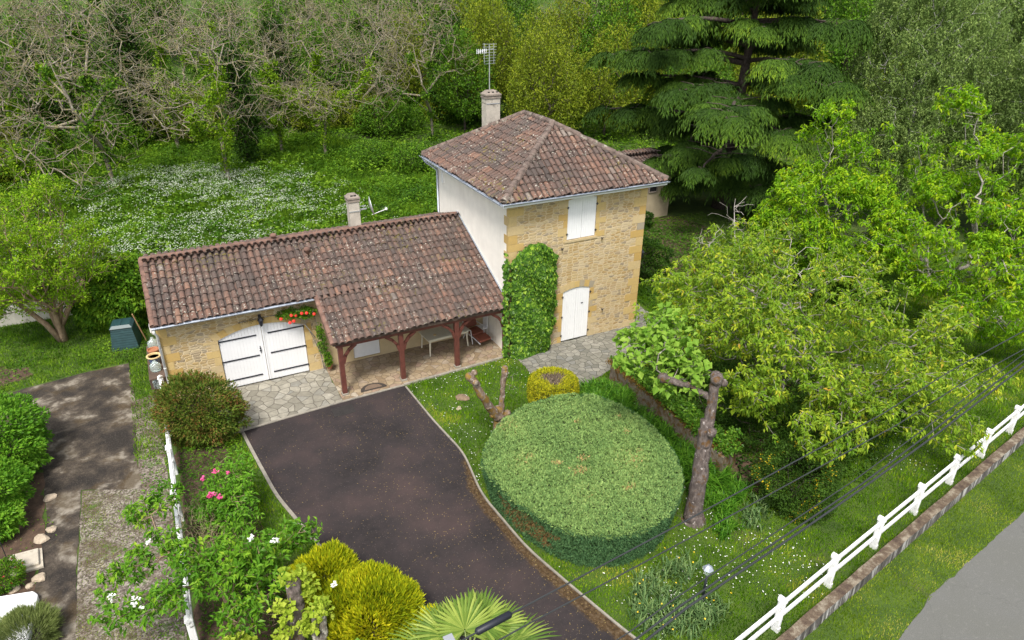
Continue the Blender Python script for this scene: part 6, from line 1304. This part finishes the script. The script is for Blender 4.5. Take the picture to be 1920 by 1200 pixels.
clumps([(1.9, -10.6), (2.2, -10.7), (1.5, -10.9), (2.45, -10.3)], .42, .04, 9, L_iris, 'iris_clump', 'grey-green iris clump beside the dark speckled bush, %s from the back', 'irises beside the speckled bush', 154, .5)
l4 = [(-2.75+1.9*r.random()*1.0+.3*k*.0, -11.1-1.7*r.random()) for k in range(30)]
clumps(l4, .42, .038, 9, L_iris, 'iris_clump', 'pale green iris clump near kerb and garden lamp, %s counting from the hedge', 'irises near the garden lamp', 155, .5)
r = np.random.default_rng(156); P = np.array([(x+r.normal()*.15, y+r.normal()*.15, .38+.08*r.random()) for x, y in l4[:22]]); petals('yellow_flowers', P, .028, M_flowerY, None, r); tag(bpy.data.objects['yellow_flowers'], 'tiny yellow flowers among the irises near the garden lamp', 'flowers', None, 'stuff')
# ------------------------------------------------------------------ garden trees
ch = make_tree('cherry_tree', 'broad spreading cherry tree with drooping yellow-green leaves and pale twigs, overhanging the white fence', 'tree', (6.6, -7.0, 0),
  [(0, 0, -.1), (.1, 0, .8), (.0, .1, 1.6)], [(.3, .1, 3.0, 4.5, 4.6, 1.9), (1.7, -2.9, 2.2, 2.6, 2.2, 1.2), (-1.6, -2.5, 1.9, 2.3, 1.8, 1.0), (-1.9, 2.6, 3.0, 2.2, 2.0, 1.3), (2.0, 4.3, 3.7, 2.2, 2.0, 1.2), (-.9, 1.0, 4.0, 2.6, 2.6, 1.2)],
  2600, B_pale, L_cherry, .145, .064, m=13, alpha=.28, rtip=.0055, expo=.43, shell=.5, drop=.5, spread=.8, seed=161, rthr=.015, lump=(130, (.4, .85)), rmax=.2, jitter=.05)
# dead pale branches
def dead_branch(par, base, tip, seed, n=32):
    r = np.random.default_rng(seed); base, tip = np.array(base, float), np.array(tip, float); P = tip+(r.normal(size=(n, 3))*.38); X, pa, rad, c2 = skeleton([base, (base+tip)/2, tip], P, .2, .006, .45, r=r, rmax=.05); V, F = cat_mesh(skel_mesh(X, pa, rad)); npmesh('dead_branch', V, F, simple('bleached_wood', (.36,.33,.29), .9, var=.2, scale=8) if 'bleached_wood' not in bpy.data.materials else bpy.data.materials['bleached_wood'], par)
for i, (b, t) in enumerate([((7, -4, 3), (8.8, -1.6, 4.9)), ((6.5, -4, 2.6), (7.2, -2.2, 4.0)), ((6.8, -6, 3), (6.4, -6.6, 4.6))]): dead_branch(ch, b, t, 170+i)
c2_ = make_tree('cherry_tree', 'upright vivid green cherry tree rising behind the spreading one, nearest the cedar', 'tree', (15.2, -.6, 0), [(0, 0, -.1), (.1, 0, 1.0), (.2, 0, 1.8)],
  [(0, -.2, 3.6, 2.6, 2.6, 2.2), (.3, 1.4, 6.2, 1.0, 1.0, 2.2), (1.8, -.4, 5.6, 1.1, 1.1, 2.1), (-.4, -2.0, 3.4, 1.8, 1.8, 1.8), (-1.6, .8, 3.4, 1.3, 1.3, 1.3)], 2000, B_pale, L_cherry2, .175, .08, m=12, lump=(80, (.35, .8)), alpha=.3, seed=162, drop=.5, rthr=.012, rmax=.15)
c3_ = make_tree('cherry_tree', 'tall vivid yellow-green cherry tree at the right edge behind the spreading one', 'tree', (17.2, -5.6, 0), [(0, 0, -.1), (.1, 0, 1.2), (.1, .2, 2.0)],
  [(0, .2, 3.8, 3.0, 3.0, 2.4), (.8, 2.0, 6.8, 1.1, 1.1, 2.1), (-.4, .6, 6.0, 1.0, 1.0, 1.6), (1.8, -.4, 6.2, 1.2, 1.2, 1.8), (-1.6, -2.6, 3.0, 2.2, 2.2, 1.7), (-2.6, 1.2, 3.6, 1.5, 1.5, 1.2)], 2400, B_pale, L_cherry2, .17, .078, m=12, lump=(100, (.35, .8)), alpha=.3, seed=163, drop=.5, rthr=.012, rmax=.16)
lt = make_tree('lime_green_tree', 'multi-stemmed round tree with fresh yellow-green leaves at the left edge', 'tree', (-14.95, 8.6, 0), [(0, 0, -.1), (.05, 0, .35)],
  [(-.2, .3, 3.8, 2.3, 2.1, 2.0), (-1.5, .2, 3.0, 1.6, 1.5, 1.4), (1.3, .3, 2.9, 1.4, 1.3, 1.3), (-.2, -.5, 2.9, 1.8, 1.3, 1.2), (.3, .6, 5.0, 1.1, 1.1, 1.0), (-2.8, .6, 3.8, 1.3, 1.3, 1.4)], 3400, B_tan, L_lime, .10, .06, m=9, lump=(110, (.3, .6)), alpha=.55, rtip=.005, expo=.40, shell=.62, drop=-.25, spread=.7, seed=164, rthr=.010, rmax=.12, jitter=.07)
m = MB()
for pts in ([(-14.95, 8.6, -.05), (-15.3, 8.65, .8), (-16.0, 8.7, 1.9), (-16.3, 8.8, 2.6)], [(-14.85, 8.6, -.05), (-14.85, 8.65, .9), (-14.5, 8.75, 1.9), (-14.3, 8.8, 2.8)], [(-14.9, 8.7, -.05), (-15.05, 8.9, 1.0), (-15.1, 9.1, 2.4)], [(-14.8, 8.65, .7), (-14.3, 8.7, 1.5), (-13.7, 8.8, 2.3)]): m.tube(pts, [.12, .10, .08, .05][:len(pts)], 9)
m.build('stem', B_tan, lt, smooth=True)
# ------------------------------------------------------------------ cedar
def cedar(base, H_, seed):
    r = np.random.default_rng(seed); t = thing('cedar_tree', 'huge dark cedar with tiered drooping lime-tipped branches behind the tower', 'tree', base); b = np.array(base, float); m = MB()
    lean = np.array([.10, .06, 1.0]); tr = [b+lean*z for z in (-.1, 1, 3, 5, 8, 11, H_)]; m.tube(tr, [.60, .46, .40, .34, .26, .18, .06], 12); m.build('trunk', B_dark, t, smooth=True)
    wood = []; C0 = []; D0 = []; L0 = []; SH = []; az = r.uniform(0, 6.28)
    for i, z in enumerate(np.linspace(1.6, H_-.5, 60)):
        az += 2.4+r.normal()*.35; z = z+r.normal()*.7; L = np.interp(z, [1.5, 4, 8, 12, H_], [4.6, 7.4, 7.0, 5.4, 1.8])*r.uniform(.45, 1.15)*(1.0+.18*cos(az-2.9)); p0 = b+lean*z; dh = np.array([cos(az), sin(az), 0]); sd = np.cross(dh, [0, 0, 1.]); nseg = 8; P = [p0]; wv = r.normal()*.25; rise = r.uniform(.10, .30)
        for k in range(1, nseg+1):
            s = k/nseg; P.append(p0+dh*L*s+np.array([0, 0, L*(rise*s-rise*.85*s*s)])+sd*(wv*L*.35*s*s+r.normal()*.05))
        wood.append((P, [.15*(1-.85*k/nseg)*(L/7)+.015 for k in range(nseg+1)])); P = np.array(P)
        npad = int(3+L*.75)
        for k in range(npad):
            s = r.uniform(.35, 1.0) if k else 1.0; q = P[min(int(s*nseg), nseg)]; sg = r.choice([-1, 1]); off = sd*sg*r.uniform(0, .30)*L*(1.15-s*.6); c = q+off+np.array([0, 0, .16+.04*np.linalg.norm(off)]); wood.append(([q, (q+c)/2+[0, 0, .08], c], [.035, .025, .018]))
            R_p = r.uniform(.9, 1.75); ns = int(34*R_p); a = az+r.normal(size=ns)*1.1; ring = np.stack([np.cos(a), np.sin(a), 0*a], 1); shade = r.random()
            C0.append(np.tile(c, (ns, 1))+ring*.1); D0.append(ring); L0.append(R_p*r.uniform(.55, 1.1, ns)); SH.append(np.full(ns, shade))
    As, Bs, ra, rb = [], [], [], []
    for P, rad in wood:
        for k in range(len(P)-1): As.append(P[k]); Bs.append(P[k+1]); ra.append(rad[k]); rb.append(rad[k+1])
    V, F = edge_tubes(np.array(As), np.array(Bs), np.array(ra), np.array(rb), 5); npmesh('limbs', V, F, B_dark, t, smooth=True)
    C0, D0, L0, SH = map(np.concatenate, (C0, D0, L0, SH)); n = len(C0); nl = 26; i = np.repeat(np.arange(n), nl); u = r.random(n*nl)**.8; Ls = L0[i]
    P = C0[i]+D0[i]*(Ls*u)[:, None]; P[:, 2] += Ls*(.16*u-.78*u**2.1); sdv = np.stack([-D0[i][:, 1], D0[i][:, 0], 0*u], 1); w_ = r.normal(size=n*nl)*.10*(1.2-u*.6); P += sdv*w_[:, None]; P[:, 2] -= np.abs(w_)*.7
    D = unit(D0[i]*(.75-.5*u)[:, None]+sdv*np.sign(w_)[:, None]*.45+np.stack([0*u, 0*u, -.25-.7*u], 1)+rdir(len(P), r)*.25); N = unit(D0[i]*(u*.9)[:, None]+np.array([0, 0, 1.])+rdir(len(P), r)*.35); sz = r.uniform(.6, 1.3, len(P))
    V, F = leaves(P, D, N, .22*sz, .055*sz, .1, .2)
    npmesh('needles', V, F, L_cedar, t, {'rnd': np.clip(SH[i]*.5+r.random(len(P))*.3+.3*u-.08, 0, 1)}); return t
cedar((20.3, 10.8, 0), 15.5, 171)
def weeping(name, label, base, blobs, npts, seed, H_=8, L=.13, W=.055, mat=L_birch, nst=3, nl=22, group=None):
    r = np.random.default_rng(seed); t = thing(name, label, 'tree', base, group); b = np.array(base, float); pts = inblobs([(q[0]+b[0], q[1]+b[1], q[2]+b[2], *q[3:]) for q in blobs], npts, .5, r)
    X, pa, rad, ch = skeleton([b-[0, 0, .1], b+[.1, 0, H_*.3], b+[0, .1, H_*.55]], pts, .35, .006, .45, r=r, rmax=.22); V, F = cat_mesh(skel_mesh(X, pa, rad)); npmesh('trunk', V, F, bark('white_bark', (.20,.19,.17), (.42,.40,.37), (.6,.58,.54)) if 'white_bark' not in bpy.data.materials else bpy.data.materials['white_bark'], t, smooth=True)
    T, D = tips_of(X, pa, rad, ch, .012); n = len(T)*nst; S = np.repeat(T, nst, 0)+r.normal(size=(n, 3))*.12; out = unit(r.normal(size=(n, 3))*[1, 1, 0]); Ls = r.uniform(.5, 1.5, n)
    i = np.repeat(np.arange(n), nl); u = r.random(n*nl); P = S[i]+out[i]*(np.sin(u*1.2)*.45)[:, None]+np.stack([0*u, 0*u, .12*np.sin(u*3)-u*Ls[i]], 1)+r.normal(size=(n*nl, 3))*.03
    V, F = leaves(P, unit(rdir(n*nl, r)*.7+[0, 0, -.7]), unit(rdir(n*nl, r)+[0, 0, .6]), L, W); npmesh('crown', V, F, mat, t, {'rnd': np.clip(np.repeat(r.random(n), nl)*.5+r.random(n*nl)*.5, 0, 1)}); return t
weeping('birch_tree', 'weeping birch with hanging grey-green foliage just right of the cedar', (27.5, 4.5, 0), [(0, 0, 8.5, 3.8, 3.8, 5.0), (-1.5, 0, 5.0, 3.0, 3.0, 3.2), (1.5, -2.4, 4.8, 3.2, 3, 3.0), (-.5, .5, 12, 2.5, 2.5, 2.5)], 2100, 181, H_=12)
weeping('birch_tree', 'weeping birch with pale grey-green hanging foliage at the right edge', (31.5, -2.0, 0), [(0, 0, 8.0, 4.4, 4.4, 5.2), (-2.4, -1.8, 4.6, 3.0, 2.8, 3.0), (.5, 0, 12.5, 2.8, 2.8, 2.4)], 2100, 182, H_=12)
weeping('birch_tree', 'weeping birch at the top right behind the two nearer ones', (37.5, 6.0, 0), [(0, 0, 9.0, 5, 5, 6.5)], 1500, 183, H_=13, L=.18, W=.08)
# ------------------------------------------------------------------ the wood behind
cam2 = CAM[:2]
def bare_proto(name, seed, R0, H_, npts, mat, twig=2.0, ivy=1.0):
    r = np.random.default_rng(seed); t = thing(name, 'x', 'tree', (0, 0, 0)); bl = []
    for k in range(9): a = r.uniform(0, 6.28); d = r.uniform(.2, .95)*R0; z = H_*r.uniform(.25, .85)*(1.05-.3*d/R0); q = r.uniform(.22, .42)*R0; bl.append((d*cos(a), d*sin(a), z, q, q, q*.75))
    bl.append((0, 0, H_*.8, R0*.45, R0*.45, H_*.2))
    pts = inblobs(bl, npts, .15, r); pts = pts[pts[:, 2] > .6]
    X, pa, rad, ch = skeleton([(0, 0, -.2), (.1, 0, 1.0), (0, .2, H_*.2)], pts, .22, .014, .42, jit=.26, r=r, rmax=.26)
    parts = skel_mesh(X, pa, rad); T, D = tips_of(X, pa, rad, ch, .03); k = r.choice(len(T), int(len(T)*twig)); A0 = T[k]; d = unit(D[k]*.6+rdir(len(k), r)*.9+[0, 0, .05]); ln = r.uniform(.3, 1.15, len(k))[:, None]; B0 = A0+d*ln*.55; C0 = B0+unit(d+rdir(len(k), r)*.6)*ln*.45
    one = np.ones(len(k)); parts2 = [edge_tubes(A0, B0, one*.015, one*.011, 3), edge_tubes(B0, C0, one*.011, one*.006, 3)]
    V, F = cat_mesh(parts); npmesh('trunk', V, F, mat, t, smooth=True); V, F = cat_mesh(parts2); npmesh('twigs', V, F, B_twig, t)
    i = np.where((rad > .045) & (nz(X[:, 0]*1.2+X[:, 2], X[:, 1]*1.2, 1, seed) > .05-.2*ivy))[0]; k = r.choice(i, int(3600*ivy)); P = X[k]+(X[pa[k]]-X[k])*r.random(len(k))[:, None]+r.normal(size=(len(k), 3))*.16; D = unit(rdir(len(P), r)+[0, 0, -.3]); V, F = leaves(P, D, unit(rdir(len(P), r)+[0, 0, .8]), .17, .12); npmesh('ivy', V, F, L_green if seed % 2 else L_mid, t, {'rnd': r.random(len(P))}); return t
def leafy_proto(name, seed, blobs, npts, lmat, L, W, m=9, H_=6, bm=B_dark, jitter=.18):
    t = make_tree(name, 'x', 'tree', (0, 0, 0), [(0, 0, -.2), (.05, 0, H_*.2), (0, .1, H_*.35)], blobs, npts, bm, lmat, L, W, m=m, seed=seed, rthr=.02, rtip=.008, drop=.3, jitter=jitter, rmax=.2); return t
def dup(root, loc, rz, s):
    c = root.copy(); COL.objects.link(c); c.location = loc; c.rotation_euler = (0, 0, rz); c.scale = s if hasattr(s, '__len__') else (s, s, s)
    for ch_ in root.children: q = ch_.copy(); COL.objects.link(q); q.parent = c
    return c
used_ = set()
def put(proto, x, y, rz, s):
    loc = (x, y, float(hill(np.array(x*1.0), np.array(y*1.0))))
    if proto.name not in used_: used_.add(proto.name); proto.location = loc; proto.rotation_euler = (0, 0, rz); proto.scale = s if hasattr(s, '__len__') else (s, s, s); return proto
    return dup(proto, loc, rz, s)
def label_row(objs, fmt, group):
    objs = sorted(objs, key=lambda o: math.atan2(o.location.x-CAM[0], o.location.y-CAM[1]))
    for i, o in enumerate(objs): o['label'] = fmt % ordn(i); o['group'] = group
L_green = leafmat('young_ivy', [(0, (.08,.17,.015)), (.5, (.15,.27,.02)), (1, (.25,.38,.03))], .4)
BP = [bare_proto('bare_tree', 201, 7.0, 12, 430, B_bare, .75, 1.6), bare_proto('bare_tree', 202, 6.0, 13, 400, B_bare, .75, 1.2), bare_proto('bare_tree', 203, 7.6, 10.5, 430, B_bare, .75, 1.8)]
rw = np.random.default_rng(211); front = []; back = []
for i, (x, y, s) in enumerate([(-6.2, 29.0, 1.05), (-13.0, 30.5, 1.05), (-21.0, 27.5, 1.0), (1.5, 34, 1.0), (11.0, 35.6, .95), (-27, 34, 1.0), (-1.5, 36, .9), (7.0, 43, 1.0), (-16.5, 40, 1.1), (-8.5, 41, 1.05), (-33, 40, 1.1), (-24, 41, 1.05)]): front.append(put(BP[i % 3] if i != 4 else BP[1], x, y, rw.uniform(0, 6.28), s))
for i, (x, y) in enumerate([(-46, 50), (-38, 54), (-30, 50), (-22, 52), (-13, 50), (-4, 52), (4, 50), (13, 49), (-42, 64), (-26, 64), (-10, 64), (6, 63), (20, 58), (33, 52)]): back.append(put(BP[i % 3], x+rw.normal(), y+rw.normal(), rw.uniform(0, 6.28), rw.uniform(1.0, 1.25)))
label_row(front, 'bare lichen-grey tree at the near edge of the wood, %s from the left', 'bare trees at the near edge of the wood'); label_row(back, 'bare twiggy tree deep in the wood, %s from the left', 'bare trees deep in the wood')
b3 = [(0, 0, 4.6, 2.8, 2.8, 2.9), (1.2, -.8, 3.2, 2.0, 2.0, 1.8), (-1.2, .6, 3.4, 2.0, 2.0, 2.0), (.3, .5, 7.2, 1.6, 1.6, 1.8)]
LP = [leafy_proto('olive_tree', 221, b3, 900, L_olive, .20, .10), leafy_proto('green_tree', 222, b3, 1000, L_mid, .20, .11), leafy_proto('ivy_clad_tree', 223, [(0, 0, 3.5, 1.1, 1.1, 3.4), (.2, 0, 7, .9, .9, 1.6)], 700, L_dark, .19, .13, H_=9)]
UB = [leafy_proto('wood_bush', 224, [(0, 0, 1.4, 2.2, 2.0, 1.4), (1.3, .4, 1.0, 1.5, 1.5, 1.0)], 520, L_mid, .19, .11, H_=1.6), leafy_proto('wood_bush', 225, [(0, 0, 1.6, 2.0, 2.2, 1.6), (-1.2, .5, 1.1, 1.4, 1.4, 1.1)], 520, L_olive, .18, .09, H_=1.8)]
for u in UB: u['category'] = 'bush'
ol = [put(LP[0], x, y, rw.uniform(0, 6.28), s) for x, y, s in [(17.5, 28, 1.05), (21, 34, 1.15), (24.5, 30, 1.05), (18, 40, 1.25), (26, 40, 1.3), (13.5, 46, 1.1), (33, 33, 1.25), (40, 26, 1.3), (-22.8, 21.5, .72), (-26.5, 25.5, .9), (-34, 33, 1.1), (36, 42, 1.5), (46, 34, 1.5), (22, 50, 1.4), (48, 18, 1.3)]]
gr = [put(LP[1], x, y, rw.uniform(0, 6.28), s) for x, y, s in [(15, 38, 1.0), (30, 25, 1.1), (29, 36, 1.3), (9, 56, 1.2), (-2, 60, 1.2), (-18, 58, 1.2), (-34, 58, 1.2), (28, 56, 1.5), (42, 44, 1.6), (44, 8, 1.3), (50, 26, 1.5), (-52, 58, 1.4), (40, -4, 1.2), (55, 34, 1.8), (64, 24, 1.8), (72, 12, 1.8), (58, 50, 1.9), (74, 36, 2.0), (80, 60, 2.4), (62, 66, 2.2), (52, 12, 1.5), (56, -4, 1.6), (16, 62, 1.3), (-26, 74, 1.5), (-8, 76, 1.5), (8, 76, 1.5), (26, 74, 1.6), (46, 60, 1.7), (60, 40, 1.7), (-46, 78, 1.5), (60, 10, 1.6), (47, -8, 1.4), (-30, 47, 1.0), (-20, 45, .9), (-10, 47, 1.0), (-3, 45, .9), (5, 47, 1.0), (-36, 45, 1.0), (-15, 54, 1.2), (-25, 56, 1.2), (2, 55, 1.2)]]
dk = [put(LP[2], x, y, rw.uniform(0, 6.28), s) for x, y, s in [(-4.3, 33.5, 1.0), (14.5, 42.5, 1.0), (-11, 45, 1.2), (-23, 47, 1.2), (-29, 44, 1.1), (1, 47, 1.1), (17.5, 46, 1.1), (-38, 48, 1.1), (-17, 46.5, .95)]]
label_row(ol, 'olive-yellow leafy tree of the wood, %s from the left', 'olive-green trees of the wood'); label_row(gr, 'fresh green leafy tree of the wood, %s from the left', 'fresh green trees of the wood'); label_row(dk, 'dark ivy-clad trunk among the bare trees, %s from the left', 'ivy-clad trunks in the wood')
bs = []
for i in range(50):
    x = rw.uniform(-42, 30); y = rw.uniform(31, 60)+ (3 if x > 10 else 0)
    if -16 < x < -3 and y < 43: y += 12
    bs.append(put(UB[i % 2], x, y, rw.uniform(0, 6.28), rw.uniform(.8, 1.4)))
label_row(bs, 'leafy bush under the trees of the wood, %s from the left', 'bushes under the trees of the wood')
nb = [put(UB[0], x, y, rw.uniform(0, 6.28), s) for x, y, s in [(9.5, 24, .8), (6.2, 27, .75), (12.5, 21, .8), (3.5, 29.5, .7), (13.8, 26, .9)]]
label_row(nb, 'rounded nettle-green bush on the meadow edge behind the tower, %s from the left', 'bushes on the meadow edge')
pb_ = make_bush('purple_bush', 'small purplish-brown bush at the edge of the wood on the far left', 'shrub', (-20.5, 29.0, 0), [(0, 0, .9, 1.4, 1.1, .9)], 5000, leafmat('purple_leaf', [(0, (.08,.03,.03)), (1, (.20,.09,.08))], .3), .14, .07, seed=231)
